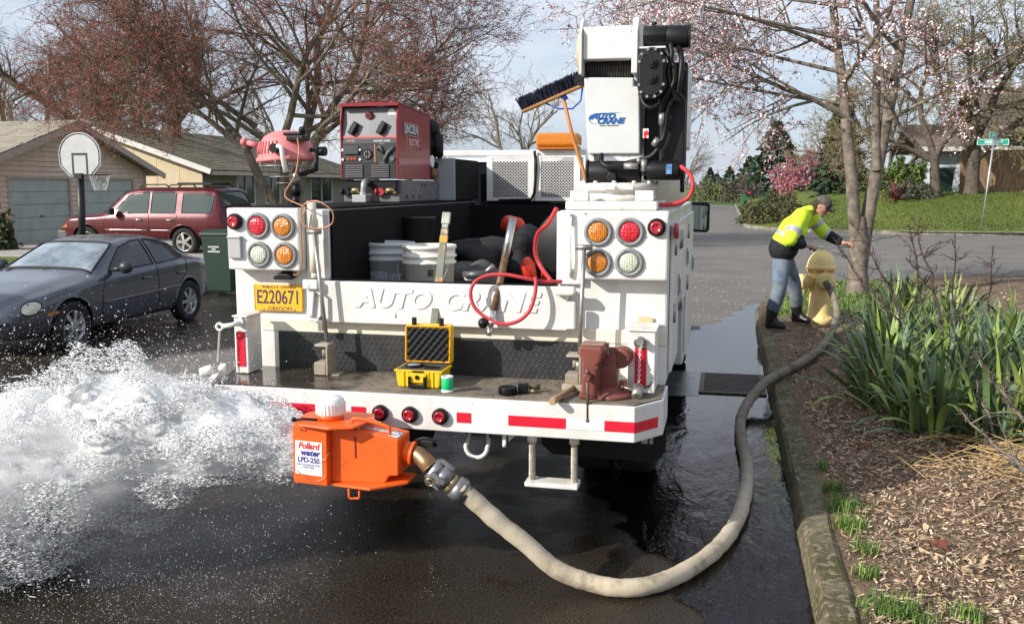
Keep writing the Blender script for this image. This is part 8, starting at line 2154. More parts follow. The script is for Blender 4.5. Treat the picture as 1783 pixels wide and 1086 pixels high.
# jacket
segs_j = [((.675, 11.52, 1.115), (.78, 11.47, 1.34), .176, .166), ((.695, 11.72, 1.115), (.80, 11.75, 1.34), .176, .166), ((.78, 11.47, 1.34), (.865, 11.46, 1.485), .145, .115), ((.80, 11.75, 1.34), (.935, 11.75, 1.50), .145, .115),
          ((.9, 11.6, 1.5), (.965, 11.585, 1.56), .12, .072), (sR, eR, .096, .082), (eR, (.875, 11.405, 1.172), .082, .062), (sL, eL, .096, .080), (eL, (1.325, 11.745, 1.20), .078, .060), ((.88, 11.45, 1.52), (.93, 11.74, 1.53), .085, .085)]
HV = mat('high_vis_yellow', (.62, .86, .03), .6, var=.06, vscale=7, bump=.012, bscale=14)
HVB = mat('jacket_black', (.012, .013, .016), .8, var=.3, vscale=12, bump=.008, bscale=18)
HVS = mat('reflective_silver', (.42, .43, .43), .4, .3)
jk = merged('jacket', segs_j, .0125, HV, man, None, 5)
me = jk.data
me.materials.append(HVB); me.materials.append(HVS)
at = np.array(WORLD_AT[jk])
co = np.array([p.center for p in me.polygons]) + at
def along(a, c):
    a, c = np.array(a), np.array(c); d = c - a; t = ((co - a) @ d) / (d @ d); dist = np.linalg.norm(co - (a + np.clip(t, 0, 1)[:, None] * d), axis=1); return t, dist
mi = np.zeros(len(co), int)
tt, td = along((.685, 11.62, 1.08), (.90, 11.6, 1.52))
tR1, dR1 = along(sR, eR); tR2, dR2 = along(eR, (.875, 11.405, 1.172)); tL1, dL1 = along(sL, eL); tL2, dL2 = along(eL, (1.325, 11.745, 1.20))
armR = np.minimum(dR1, dR2) < .104; armL = np.minimum(dL1, dL2) < .100
armR &= (co[:, 1] < 11.40) | (dR2 < .09); armL &= co[:, 0] > 1.0
tor = ~(armR | armL)
mi[tor & (tt < .17)] = 1
mi[tor & (tt > .34) & (tt < .44)] = 2
mi[tor & (np.abs(co[:, 1] - 11.50) < .028) & (tt > .44) & (co[:, 0] < .97)] = 2
mi[armR & (dR1 < dR2) & (tR1 > .55) & (tR1 < .78)] = 2
mi[armR & (dR2 <= dR1) & (tR2 > .12)] = 1
mi[armL & (dL1 < dL2) & (tL1 > .45) & (tL1 < .64)] = 2
mi[armL & (dL2 <= dL1) & (tL2 > .30)] = 1
mi[armL & (dL2 <= dL1) & (tL2 > .12) & (tL2 <= .30)] = 2
# open front shows the dark shirt
mi[tor & (co[:, 0] > .865 + (1.52 - co[:, 2]) * -.25) & (np.abs(co[:, 1] - 11.56 ) < .055) & (tt > .2) & (tt < .98) & (co[:, 0] > .9)] = 1
me.polygons.foreach_set('material_index', mi.astype(np.int32))
b = MB(); b.tube([(1.0, 11.50, 1.575), (.945, 11.51, 1.595), (.91, 11.585, 1.59), (.945, 11.67, 1.60), (1.005, 11.68, 1.58)], .026, 8); obj('collar', b, HV, man)
# jeans and boots
DEN = mat('denim', (.12, .165, .22), .9, var=.35, vscale=9, dirt=(.24, .225, .19), dscale=4, damt=.8, dcover=.46, bump=.01, bscale=16)
merged('jeans', [((.675, 11.53, 1.09), hipR, .125, .118), ((.70, 11.71, 1.09), hipL, .125, .118), (hipR, kR, .118, .088), (kR, (.585, 11.43, .40), .088, .082), (hipL, kL, .116, .086), (kL, (.885, 12.01, .40), .086, .08)], .013, DEN, man, None, 4)
BOOT = mat('rubber_boot', (.015, .015, .016), .38, var=.3, vscale=9, dirt=(.06, .05, .04), dscale=9, damt=.5, dcover=.35)
for a, top, toe in ((aR, (.588, 11.43, .44), (.69, 11.385, .185)), (aL, (.888, 12.01, .44), (1.03, 11.985, .185))):
    a = Vector(a)
    o = merged('boot', [(top, (a.x, a.y, .25), .082, .066), ((a.x, a.y, .25), (a.x - .02, a.y, .195), .062, .052), ((a.x, a.y, .20), toe, .056, .046), ((a.x + .02, a.y, .255), (lerp(a.x, toe[0], .6), lerp(a.y, toe[1], .6), .21), .055, .045)], .012, BOOT, man, None, 3)
    for v in o.data.vertices:
        if v.co.z + at[2] < .152: v.co.z = .152 - at[2]
# ---- the hydrant wrench in his hands
wr = thing('hydrant_wrench', 'long steel hydrant wrench held level over the hydrant', 'wrench', (1.2, 11.6, 1.14))
q0, q1 = Vector((.985, 11.50, 1.120)), Vector((1.50, 11.68, 1.138))
b = MB(); b.cyl(q0.lerp(q1, .1), q1, .009, n=10); obj('shaft', b, STEEL_B, wr)
b = MB(); b.cyl(q0.lerp(q1, -.02), q0.lerp(q1, .13), .021, n=12); obj('socket', b, STEEL, wr)
# sandy stone by his boot on the kerb
st_ = thing('kerb_stone', 'pale tan rounded stone lying behind the near boot', 'stone', (.47, 11.75, .14))
b = MB(); b.ball((.475, 11.80, .24), (.05, .10, .15), 14, 10); obj('stone', b, mat('stone_tan', (.50, .36, .22), .9, var=.3, vscale=14, bump=.01, bscale=30), st_)

# ================================================================== PLANTING BED
# ---- sword leaved iris clumps; each leaf a folded blade
LEAF = [mat('iris_green', (.12, .185, .072), .45, var=.25, vscale=5), mat('iris_blue_green', (.12, .19, .105), .42, var=.2, vscale=5), mat('iris_yellow_green', (.23, .30, .07), .5, var=.25, vscale=5)]
DRYL = mat('iris_dry', (.42, .30, .14), .8, var=.3, vscale=8)
def blade_mesh(L, w, bend, twist, seed, m):
    rr = random.Random(seed); n = 7; V, F = [], []
    p = Vector((0, 0, 0)); a = 0.0
    for i in range(n + 1):
        t = i / n; ww = w * (.75 + .5 * t) * (1 - t ** 3.2) + .0006
        tw = twist * t
        s = Vector((sin(tw) * 0.0, cos(tw), 0)); 
        V += [p + Vector((.0, -ww, 0)), p + Vector((-.18 * ww * cos(a), 0, .18 * ww)) * 1.0, p + Vector((.0, ww, 0))]
        a += bend * (t ** 1.3) / n * 2.2
        p = p + Vector((sin(a), 0, cos(a))) * L / n
    for i in range(n):
        o = i * 3; F += [(o, o + 1, o + 4, o + 3), (o + 1, o + 2, o + 5, o + 4)]
    me = bpy.data.meshes.new('leaf'); me.from_pydata([tuple(v) for v in V], [], F); me.materials.append(m)
    me.polygons.foreach_set('use_smooth', [True] * len(F)); return me
rr = random.Random(17)
BL = [blade_mesh(rr.uniform(.54, .80), rr.uniform(.016, .029), rr.choice((.12, .25, .5, .9, 1.5, 2.1, 2.4)), 0, k, LEAF[k % 3 if k % 5 else 2] if k not in (11,) else DRYL) for k in range(26)]
UPR = [m for i, m in enumerate(BL)]
spots = [(1.22, 6.72), (1.62, 6.60), (2.02, 6.75), (1.05, 7.55), (1.50, 7.45), (1.95, 7.55), (2.45, 7.45), (1.20, 8.45), (1.70, 8.45), (2.25, 8.5), (2.8, 8.4), (1.38, 9.5), (1.95, 9.6), (2.55, 9.6), (1.72, 10.8), (2.3, 10.9), (2.95, 10.7), (1.95, 12.0), (2.6, 12.1), (2.25, 13.1), (3.3, 9.4), (3.6, 11.2)]
where = ['nearest iris clump, left of the front row with drooping leaves', 'front row iris clump with yellow green drooping leaves', 'front row iris clump at right by the straw', 'iris clump at the left edge in the truck shadow', 'iris clump behind the front row, centre left', 'iris clump behind the front row, centre right', 'iris clump at the right picture edge, second row', 'shaded iris clump nearest the hose', 'dense iris clump in the middle of the bed', 'iris clump right of the middle one', 'iris clump with yellow tip at the right edge', 'iris clump beside the hose bend', 'upright iris clump in the fourth row', 'iris clump fourth row right', 'iris clump right of the hydrant, under thorny stems', 'sunlit upright iris clump behind the fourth row', 'iris clump far right before the bare soil', 'sunlit iris clump at the foot of the cherry', 'iris clump behind, beside the grass patch', 'rearmost iris clump by the cherry trunk', 'iris clump at far right middle', 'iris clump at far right rear']
for (x, y), lb in zip(spots, where):
    x += .22 if x < 1.9 else .1; z = bed_z(x, y) - .02
    cl_ = thing('iris_clump', lb, 'iris', (x, y, z), 'iris clumps in the planting bed')
    near = y < 9
    for k in range(78 if near else 56):
        a = rr.uniform(0, 2 * pi); r = rr.uniform(0, .24)
        low = rr.random() < (.30 if y < 7 else .12)
        me = rr.choice(BL)
        o = bpy.data.objects.new('leaf', me); COL.objects.link(o); o.parent = cl_
        o.location = (r * cos(a), r * sin(a), 0)
        lean = rr.uniform(.05, .58) + (rr.uniform(.3, .7) if low else 0)
        o.rotation_euler = (Matrix.Rotation(a + rr.uniform(-.7, .7), 3, 'Z') @ Matrix.Rotation(lean, 3, 'Y') @ Matrix.Rotation(rr.uniform(-.6, .6), 3, 'Z')).to_euler()
        s = rr.uniform(.7, 1.1) * (1.0 if y < 10 else .95); o.scale = (s, s, s)
# ---- bare thorny stems standing in the irises
CANE = mat('cane_dark', (.060, .036, .028), .85, var=.35, vscale=20)
CANE_G = mat('cane_grey', (.15, .12, .10), .85, var=.35, vscale=20)
def cane(label, base, tip, r, seed, m=CANE, twigs=14, arch=.0):
    rg = np.random.default_rng(seed); base, tip = np.array(base), np.array(tip); t = thing('bare_cane', label, 'bare stem', tuple(base), 'bare thorny canes above the irises')
    n = 9; pts = []
    for i in range(n + 1):
        u = i / n; pts.append(base + (tip - base) * u + rg.normal(0, .012, 3) + np.array([0, 0, arch * sin(pi * u)]))
    polys = [(np.array(pts), [r * (1 - .75 * i / n) for i in range(n + 1)])]
    V, F = tube_np(polys, 7); obj('stem', np_mesh('stem', V - base, F, [m], smooth=True), m, t)
    tw = []
    for k in range(twigs):
        u = rg.uniform(.25, 1); i = min(n - 1, int(u * n)); p = pts[i]; d = rg.normal(0, 1, 3); d[2] = abs(d[2]) * .8 + .1; d /= np.linalg.norm(d); L = rg.uniform(.05, .28) * np.linalg.norm(tip - base)
        q = p + d * L * .5 + rg.normal(0, .01, 3); e = q + (d + rg.normal(0, .35, 3)) * L * .5; tw.append((np.array([p, q, e]), [r * .30, r * .22, r * .1]))
        for _ in range(3):
            v = rg.uniform(.2, 1); b0 = p + (e - p) * v; tw.append((np.array([b0, b0 + rg.normal(0, .012, 3), b0 + rg.normal(0, .03, 3)]), [r * .22, r * .15, r * .05]))
    for k in range(50):
        u = rg.uniform(.1, 1) * n; i = min(n - 1, int(u)); p = pts[i] + (pts[i + 1] - pts[i]) * (u - i); tw.append((np.array([p, p + rg.normal(0, .012, 3), p + rg.normal(0, .02, 3)]), [r * .3, r * .2, .0006]))
    V, F = tube_np(tw, 4); obj('twigs', np_mesh('twigs', V - base, F, [m]), m, t, kind='stuff')
cane('dark cane leaning left past the hydrant top', (1.75, 10.3, .3), (1.22, 11.0, 1.25), .016, 1)
cane('dark cane crossing before the cherry trunk', (1.95, 10.0, .3), (1.45, 11.6, 1.45), .018, 2)
cane('tall dark cane in the middle of the irises', (1.80, 8.6, .3), (1.62, 9.0, 1.50), .019, 3)
cane('tall dark cane leaning left, right of the cherry trunk', (2.05, 9.0, .3), (1.78, 9.8, 1.60), .018, 4)
cane('straight cane standing right of the tall pair', (2.05, 8.9, .3), (2.10, 9.4, 1.42), .015, 5)
cane('shorter twiggy cane further right', (2.5, 9.7, .35), (2.58, 9.9, 1.28), .013, 6)
cane('pale tall cane near the street sign', (3.0, 9.2, .2), (3.05, 9.3, 2.05), .018, 7, CANE_G, 18)
cane('thick grey cane reaching in from the lower right', (1.80, 4.9, .15), (1.28, 5.4, .62), .020, 8, CANE_G, 8)
cane('grey forked cane in the straw at lower right', (1.95, 5.6, .2), (1.62, 7.0, .78), .016, 9, CANE_G, 10)
cane('reddish cane bundle at the right edge', (2.25, 6.6, .2), (2.12, 6.9, .95), .014, 10, mat('cane_red', (.16, .06, .05), .8), 10)
cane('thin cane rising left of the straw', (1.75, 6.3, .2), (1.55, 6.9, .98), .011, 11, CANE_G, 9)
cane('dark cane leaning left from the front irises', (1.7, 7.2, .3), (1.25, 9.3, 1.02), .014, 12)
# ---- wood chip mulch
rg = np.random.default_rng(3)
def chips(name, n, xr, yr, size, m, lift, keep, label):
    x = rg.uniform(*xr, n); y = yr[0] + (yr[1] - yr[0]) * rg.random(n) ** 1.5
    k = np.array([keep(a, c) for a, c in zip(x, y)]) > rg.random(n); x, y = x[k], y[k]; n = len(x)
    z = np.array([bed_z(a, c) for a, c in zip(x, y)]) + rg.uniform(0, lift, n)
    L = size * rg.uniform(.4, 1.5, n); W = L * rg.uniform(.18, .45, n); a = rg.random(n) * 2 * pi; ti = rg.normal(0, .35, n); ro = rg.normal(0, .5, n)
    u = np.stack([np.cos(a) * np.cos(ti), np.sin(a) * np.cos(ti), np.sin(ti)], 1) * L[:, None]
    w = np.stack([-np.sin(a) * np.cos(ro), np.cos(a) * np.cos(ro), np.sin(ro)], 1) * W[:, None]
    h = np.array([0, 0, 1.]) * (W * .35)[:, None]; c = np.stack([x, y, z], 1)
    V = np.stack([c - u - w * .6, c + u - w, c + u + w * .7, c - u + w, c + h + u * .2, c + h - u * .4], 1).reshape(-1, 3)
    i = np.arange(n)[:, None] * 6
    F = np.concatenate([i + np.array(q) for q in ((0, 1, 5), (1, 4, 5), (1, 2, 4), (2, 3, 4), (3, 5, 4), (3, 0, 5))])
    fm = np.tile(rg.integers(0, len(m), n), 6)
    return tag(obj(name, np_mesh(name, V, F, m, fm), m[0]), label, 'mulch', kind='stuff')
CH = [mat('chip_tan', (.52, .37, .235), .9, var=.3, vscale=60), mat('chip_brown', (.34, .225, .14), .9, var=.3, vscale=60), mat('chip_dark', (.11, .07, .045), .95), mat('chip_pale', (.64, .51, .36), .9, var=.2, vscale=60), mat('chip_red', (.38, .24, .145), .9)]
inb = lambda x, y: 1.0 if x > .66 + .06 * sin(y * 5) else .25
chips('wood_chips', 42000, (.60, 2.9), (2.9, 8.4), .0118, CH, .018, inb, 'brown and tan wood chip mulch covering the planting bed')
chips('coarse_wood_chips', 9000, (.62, 4.5), (2.9, 16.5), .022, [CH[1], CH[2], CH[0], CH[0]], .02, inb, 'coarser dark bark pieces mixed through the mulch')
# fallen straw by the irises
polys = []
for k in range(230):
    x, y = rg.normal(1.85, .30), rg.normal(5.9, .42)
    if x < 1.0: continue
    a = rg.random() * pi; L = rg.uniform(.08, .28); z = bed_z(x, y) + rg.uniform(.01, .10); d = np.array([cos(a), sin(a), rg.normal(0, .18)]) * L; p = np.array([x, y, z])
    polys.append(([p - d, p + np.array([0, 0, .012]), p + d], [.0028, .003, .0022]))
V, F = tube_np(polys, 3); tag(obj('straw', np_mesh('straw', V, F, [mat('straw_tan', (.52, .36, .17), .85, var=.35, vscale=30)]), MATS['straw_tan']), 'pale dry straw lying under the right side irises', 'straw', kind='stuff')
# dead leaves
for x, y, s, rz, lb in ((1.03, 4.55, .07, .4, 'curled red brown leaf alone in the front of the mulch'), (.92, 6.25, .05, 2.0, 'red brown leaf by the kerb below the irises'), (1.45, 6.2, .055, 1.1, 'red leaf near the foot of the front irises'), (1.66, 5.35, .06, 2.6, 'red brown leaf below the grey cane')):
    t = thing('fallen_leaf', lb, 'leaf', (x, y, bed_z(x, y)), 'fallen red brown leaves'); b = MB(); z = bed_z(x, y) + .03
    lob = []
    for k in range(15):
        a = 2 * pi * k / 15 + rz; r = s * (1 if k % 3 == 0 else .55); lob.append((x + r * cos(a), y + r * sin(a), z + .012 * sin(a * 2) + .008 * (k % 2)))
    b.add(lob + [(x, y, z + .01)], [(k, (k + 1) % 15, 15) for k in range(15)]); obj('blade', b, mat('leaf_dead', (.20, .06, .03), .7, var=.3, vscale=30), t)
# ---- grass: tufts along the kerb and the patch by the cherry
GR = [mat('grass_a', (.10, .20, .028), .6), mat('grass_b', (.17, .27, .05), .6), mat('grass_c', (.06, .125, .02), .6)]
def grass(name, label, pts, h, w, mats=GR):
    n = len(pts); p = np.array(pts); a = rg.random(n) * 2 * pi; L = h * rg.uniform(.45, 1.25, n); ln = rg.uniform(.15, .9, n)
    d = np.stack([np.cos(a), np.sin(a), np.zeros(n)], 1); s = np.stack([-np.sin(a), np.cos(a), np.zeros(n)], 1) * w
    m1 = p + d * (L * ln * .3)[:, None] + np.array([0, 0, 1.]) * (L * .6)[:, None]; e = p + d * (L * ln)[:, None] + np.array([0, 0, 1.]) * (L * (1 - .4 * ln))[:, None]
    V = np.stack([p - s, p + s, m1 - s * .8, m1 + s * .8, e], 1).reshape(-1, 3); i = np.arange(n)[:, None] * 5
    F = np.concatenate([i + np.array(q) for q in ((0, 1, 3), (0, 3, 2), (2, 3, 4))]); fm = np.tile(rg.integers(0, len(mats), n), 3)
    return tag(obj(name, np_mesh(name, V, F, mats, fm), mats[0]), label, 'grass', kind='stuff')
def clump(cx_, cy_, r, n, rx=1., ry=1.): return [(x, y, bed_z(x, y)) for x, y in zip(rg.normal(cx_, r * rx, n), rg.normal(cy_, r * ry, n)) if x > XC + .1]
pts = []
for cx_, cy_, r, n in ((.66, 5.05, .05, 260), (.64, 5.35, .035, 120), (.66, 4.75, .045, 200), (.70, 4.45, .03, 90), (.70, 3.80, .06, 260), (.66, 4.15, .03, 90), (.78, 3.74, .04, 90), (1.0, 3.82, .04, 120), (.62, 5.75, .02, 60), (1.58, 4.55, .06, 60)): pts += clump(cx_, cy_, r, n)
grass('kerb_grass', 'bright green grass tufts along the back of the kerb', pts, .075, .0022)
pts = []
for _ in range(9000):
    x, y = rg.uniform(.6, 4.2), rg.uniform(12.4, 17.5)
    if x < bed_limit(y) + .02: continue
    if ((x - 1.2) / .5) ** 2 + ((y - 12.2) / .7) ** 2 < 1: continue
    if x > 2.6 + .4 * sin(y * 2): continue
    pts.append((x, y, bed_z(x, y)))
grass('grass_patch', 'green grass patch behind the hydrant round the cherry trunk', pts, .10, .006)
pts = []
for _ in range(26000):
    x, y = rg.uniform(2.2, 24), 38.9 + 9.5 * rg.random() ** 1.3
    if y < 39.6 + .0 * x: continue
    pts.append((x, y, lawn_z(x, y)))
grass('lawn_blades', 'mown grass blades over the corner lawn', pts, .085, .014, [mat('lawn_a', (.085, .12, .025), .7), mat('lawn_b', (.15, .17, .04), .7), mat('lawn_c', (.05, .08, .018), .7)])
# spent blossom and petals on the road
V, F = [], []
for k in range(1500):
    y = rg.uniform(13, 34); x = rg.uniform(-.9, 6) if y > 20 else rg.uniform(-1.6, .6) 
    if x > .4 and y < 19.5: continue
    s = rg.uniform(.010, .022); a = rg.random() * 6.3; o = len(V); c = np.array([x, y, .004]); u = np.array([cos(a), sin(a), 0]) * s; w = np.array([-sin(a), cos(a), 0]) * s * .7
    V += [c - u, c - w, c + u + np.array([0, 0, .004]), c + w]; F += [(o, o + 1, o + 2), (o, o + 2, o + 3)]
tag(obj('fallen_petals', np_mesh('fallen_petals', V, F, [mat('petal_fallen', (.72, .60, .58), .8)]), MATS['petal_fallen']), 'pale fallen petals strewn over the dry road', 'petals', kind='stuff')

# ================================================================== THE SPRAY
sr = np.random.default_rng(77)
def foam_material(name, bump):
    """white water: half of the light bounces off, half passes on through the drops."""
    m = bpy.data.materials.new(name); m.use_nodes = True
    N, L = m.node_tree.nodes, m.node_tree.links; bs = N['Principled BSDF']
    bs.inputs['Base Color'].default_value = (.98, .985, .99, 1); bs.inputs['Roughness'].default_value = .35
    tr_ = N.new('ShaderNodeBsdfTranslucent'); tr_.inputs['Color'].default_value = (.98, .985, .99, 1)
    mx = N.new('ShaderNodeMixShader'); mx.inputs[0].default_value = .35
    L.new(bs.outputs[0], mx.inputs[1]); L.new(tr_.outputs[0], mx.inputs[2]); L.new(mx.outputs[0], N['Material Output'].inputs['Surface'])
    if bump:
        tc = N.new('ShaderNodeTexCoord'); mp = N.new('ShaderNodeMapping'); mp.inputs['Scale'].default_value = (.4, 1, 1)
        n = N.new('ShaderNodeTexNoise'); n.inputs['Scale'].default_value = 70; n.inputs['Detail'].default_value = 6; n.inputs['Roughness'].default_value = .7; n.inputs['Distortion'].default_value = 1.2
        L.new(tc.outputs['Object'], mp.inputs['Vector']); L.new(mp.outputs['Vector'], n.inputs['Vector'])
        bp = N.new('ShaderNodeBump'); bp.inputs['Distance'].default_value = bump; bp.inputs['Strength'].default_value = .7; L.new(n.outputs['Fac'], bp.inputs['Height']); L.new(bp.outputs['Normal'], bs.inputs['Normal'])
    return m
FOAM = foam_material('white_water', 0)
FOAM_C = foam_material('white_water_core', .016)
_dirs = sr.normal(0, 1, (14, 3)); _dirs /= np.linalg.norm(_dirs, axis=1, keepdims=True); _ph = sr.random(14) * 6.3
def gust(P, f):
    """smooth random field in about -1..1."""
    out = np.zeros(len(P)); q = P * np.array([.7, 1, 1])
    for i in range(14): out += np.sin(q @ _dirs[i] * f * (1 + .23 * i) + _ph[i] * (1 + f)) / (1 + .12 * i)
    return out / 3.2
def cone(s):
    """centre line and half spreads of the jet at distance s from the outlet."""
    x = -1.905 - s
    y = 3.875 - .16 * s
    zc = .635 + .20 * s - .25 * s * s
    hz_ = .125 + .29 * s ** .95 - .03 * s * s; hy_ = .112 + .22 * s ** .95
    return x, y, zc, hy_, hz_
def jet_points(n, smax, shell, power, edge=.5):
    s = smax * sr.random(n) ** power
    x, y, zc, hy_, hz_ = cone(s)
    a = sr.random(n) * 2 * pi; r = sr.random(n) ** edge * shell
    lob = 1 + .10 * np.sin(5.3 * s + 2 * a) + .09 * np.sin(11 * s - 3 * a + 1.3) + .07 * np.sin(23 * s + a * 5)
    yy = y + np.cos(a) * r * hy_ * lob; zz = zc + np.sin(a) * r * hz_ * lob
    P = np.stack([x, yy, np.maximum(zz, .008 + .02 * sr.random(n))], 1)
    return P, s, r
# solid body of the jet, eaten into holes by gusts further out
P1, s1, r1 = jet_points(36000, 1.72, .86, .75)
upz = P1[:, 2] > cone(s1)[2] - .05
k = gust(P1, 13) > -1.3 + (.05 + 1.25 * upz) * np.clip(r1 - .25, 0, 1) * np.clip(s1 * 1.4, 0, 1); P1, s1 = P1[k], s1[k]; R1 = .0105 + .0085 * sr.random(len(P1))
P0, s0, _ = jet_points(5000, .40, .88, .8); R0 = .015 + .010 * sr.random(len(P0))
# torn sheets and clots round it
P2, s2, r2 = jet_points(13000, 1.75, 1.28, .7, .35); k = (s2 > .10) & (np.abs(gust(P2, 17)) < .13) & (r2 > .6); P2 = P2[k]; R2 = .0045 + .005 * sr.random(len(P2))
# where it hits the road at the left
n = 15000; xs = sr.uniform(-3.9, -2.8, n); ys = sr.normal(3.62, .22, n) - .10 * (-2.8 - xs); zs = np.abs(sr.normal(0, .07, n)) * (1 + .9 * (-2.8 - xs)) + .006
P4 = np.stack([xs, ys, zs], 1); k = (sr.random(n) < np.clip((-2.75 - xs) / .7, 0, 1)) & (gust(P4, 12) > -.1); P4 = P4[k]; R4 = .0045 + .006 * sr.random(len(P4)) ** 2
PC = np.concatenate([P0, P1, P2, P4]); RC = np.concatenate([R0, R1, R2, R4])
k = PC[:, 0] < -1.915; PC, RC = PC[k], RC[k]
org = np.array([-2.6, 3.8, 0.])
me = bpy.data.meshes.new('spray_points'); me.vertices.add(len(PC)); me.vertices.foreach_set('co', ((PC - org) * np.array([.5, 1, 1])).astype(np.float32).ravel())
at_ = me.attributes.new('rad', 'FLOAT', 'POINT'); at_.data.foreach_set('value', RC.astype(np.float32))
jet = bpy.data.objects.new('water_jet', me); COL.objects.link(jet); jet.location = org
ng = bpy.data.node_groups.new('jet_skin', 'GeometryNodeTree'); ng.interface.new_socket('Geometry', in_out='INPUT', socket_type='NodeSocketGeometry'); ng.interface.new_socket('Geometry', in_out='OUTPUT', socket_type='NodeSocketGeometry')
gi, go = ng.nodes.new('NodeGroupInput'), ng.nodes.new('NodeGroupOutput')
na = ng.nodes.new('GeometryNodeInputNamedAttribute'); na.data_type = 'FLOAT'; na.inputs['Name'].default_value = 'rad'
mp_ = ng.nodes.new('GeometryNodeMeshToPoints'); pv = ng.nodes.new('GeometryNodePointsToVolume'); pv.resolution_mode = 'VOXEL_SIZE'; pv.inputs['Voxel Size'].default_value = .0115
vm = ng.nodes.new('GeometryNodeVolumeToMesh'); vm.resolution_mode = 'GRID'; vm.inputs['Threshold'].default_value = .12
ng.links.new(gi.outputs[0], mp_.inputs['Mesh']); ng.links.new(na.outputs[0], mp_.inputs['Radius']); ng.links.new(mp_.outputs[0], pv.inputs['Points']); ng.links.new(na.outputs[0], pv.inputs['Radius'])
ng.links.new(pv.outputs[0], vm.inputs['Volume']); ng.links.new(vm.outputs[0], go.inputs[0])
md = jet.modifiers.new('skin', 'NODES'); md.node_group = ng
ms = jet.modifiers.new('smooth', 'SMOOTH'); ms.iterations = 4; ms.factor = .5
bake(jet); jet.data.transform(Matrix.Diagonal((2, 1, 1, 1)))
jet.data.materials.clear(); jet.data.materials.append(FOAM_C)
jet.data.polygons.foreach_set('use_smooth', [True] * len(jet.data.polygons))
tag(jet, 'white water blasting left out of the orange diffuser', 'water jet', kind='stuff')
# ---- thin threads of water torn off the top
polys = []
for k in range(120):
    s = .12 + 1.5 * sr.random(); x, y, zc, hy_, hz_ = cone(s); a = radians(sr.uniform(10, 170)); p = np.array([x, y + cos(a) * hy_ * 1.0, zc + sin(a) * hz_ * sr.uniform(.85, 1.2) ])
    v = np.array([sr.normal(-.5, .6), cos(a) * .4 + sr.normal(0, .4), sin(a) * .5 + sr.normal(0, .5)]); L = sr.uniform(.01, .028); cur = sr.normal(0, 2.2, 3); rr_ = sr.uniform(.0014, .0030)
    polys.append((np.array([p + v * L * t + cur * L * .5 * t * t for t in np.linspace(0, 1, 6)]), [rr_, rr_ * sr.uniform(.6, 1.5), rr_ * .8, rr_ * sr.uniform(.6, 1.3), rr_ * .7, rr_ * .3]))
V, F = tube_np(polys, 4); tag(obj('water_threads', np_mesh('water_threads', V, F, [FOAM], smooth=True), FOAM), 'thin threads of water torn from the edge of the jet', 'water threads', kind='stuff')
# ---- loose drops: small stretched eight sided beads
def drops(name, label, P, R, V_, stretch):
    """each drop a small four sided sliver drawn out along its flight."""
    n = len(P); d = V_ / (np.linalg.norm(V_, axis=1, keepdims=True) + 1e-9); u = np.cross(d, sr.normal(0, 1, (n, 3))); u /= np.linalg.norm(u, axis=1, keepdims=True); w = np.cross(d, u)
    Rr = R[:, None]; L = Rr * stretch[:, None]; h = .87 * w
    V = np.stack([P + d * L, P - d * L * .6 + u * Rr, P - d * L * .4 + (h - u * .5) * Rr, P - d * L * .5 - (h + u * .5) * Rr], 1).reshape(-1, 3); i = np.arange(n)[:, None] * 4
    F = np.concatenate([i + np.array(q) for q in ((0, 1, 2), (0, 2, 3), (0, 3, 1), (1, 3, 2))])
    return tag(obj(name, np_mesh(name, V, F, [FOAM], smooth=True), FOAM), label, 'water drops', kind='stuff')
DP, DR, DV = [], [], []
def put(p, r, v): DP.append(p); DR.append(r); DV.append(v)
# fine drops all over the surface of the jet
Q, sq, rq = jet_points(210000, 1.78, 1.18, .70, .42); g_ = gust(Q * np.array([.45, 1, 1]), 21); k = (rq > .45) & (g_ > -.5 + 1.25 * np.clip(rq - .62, 0, 1) * np.clip(.4 + sq, 0, 1) - 1.0 * (Q[:, 2] < .56)); Q, sq = Q[k], sq[k]
put(Q, .0017 + .0032 * sr.random(len(Q)) ** 2.5, (Q - np.array([-1.45, 3.93, .60])) / np.maximum(sq, .2)[:, None] + sr.normal(0, .16, (len(Q), 3)))
# drops thrown up in front of the parked car
n = 5000; s = .2 + 1.5 * sr.random(n) ** .8; x, y, zc, hy_, hz_ = cone(s); h = np.abs(sr.normal(0, .19, n)) * (.35 + .55 * s)
put(np.stack([x + sr.normal(0, .05, n), y + sr.normal(0, 1, n) * hy_ * .9, zc + hz_ * .9 + h], 1), .0012 + .0050 * sr.random(n) ** 5, sr.normal(0, 1, (n, 3)))
# fallout under the jet
n = 5200; s = .10 + 1.9 * sr.random(n); x, y, zc, hy_, hz_ = cone(s); z = (zc - hz_ * .8) * sr.random(n) ** .6
put(np.stack([x + sr.normal(.10, .16, n), y + sr.normal(0, .16, n), np.maximum(z, .005)], 1), .0010 + .0034 * sr.random(n) ** 4, np.tile([0, 0, -1.], (n, 1)) + sr.normal(0, .4, (n, 3)))
# splashes on the road
n = 13000; xs = -1.75 - 2.2 * sr.random(n) ** .7; ys = sr.normal(3.55, .26, n) - .08 * (-1.75 - xs); zs = np.abs(sr.normal(0, .025, n)) * (1 + 1.4 * (-1.7 - xs)) + .004
put(np.stack([xs, ys, zs], 1), .0008 + .0026 * sr.random(n) ** 4, sr.normal(0, 1, (n, 3)) + np.array([0, 0, 1.]))
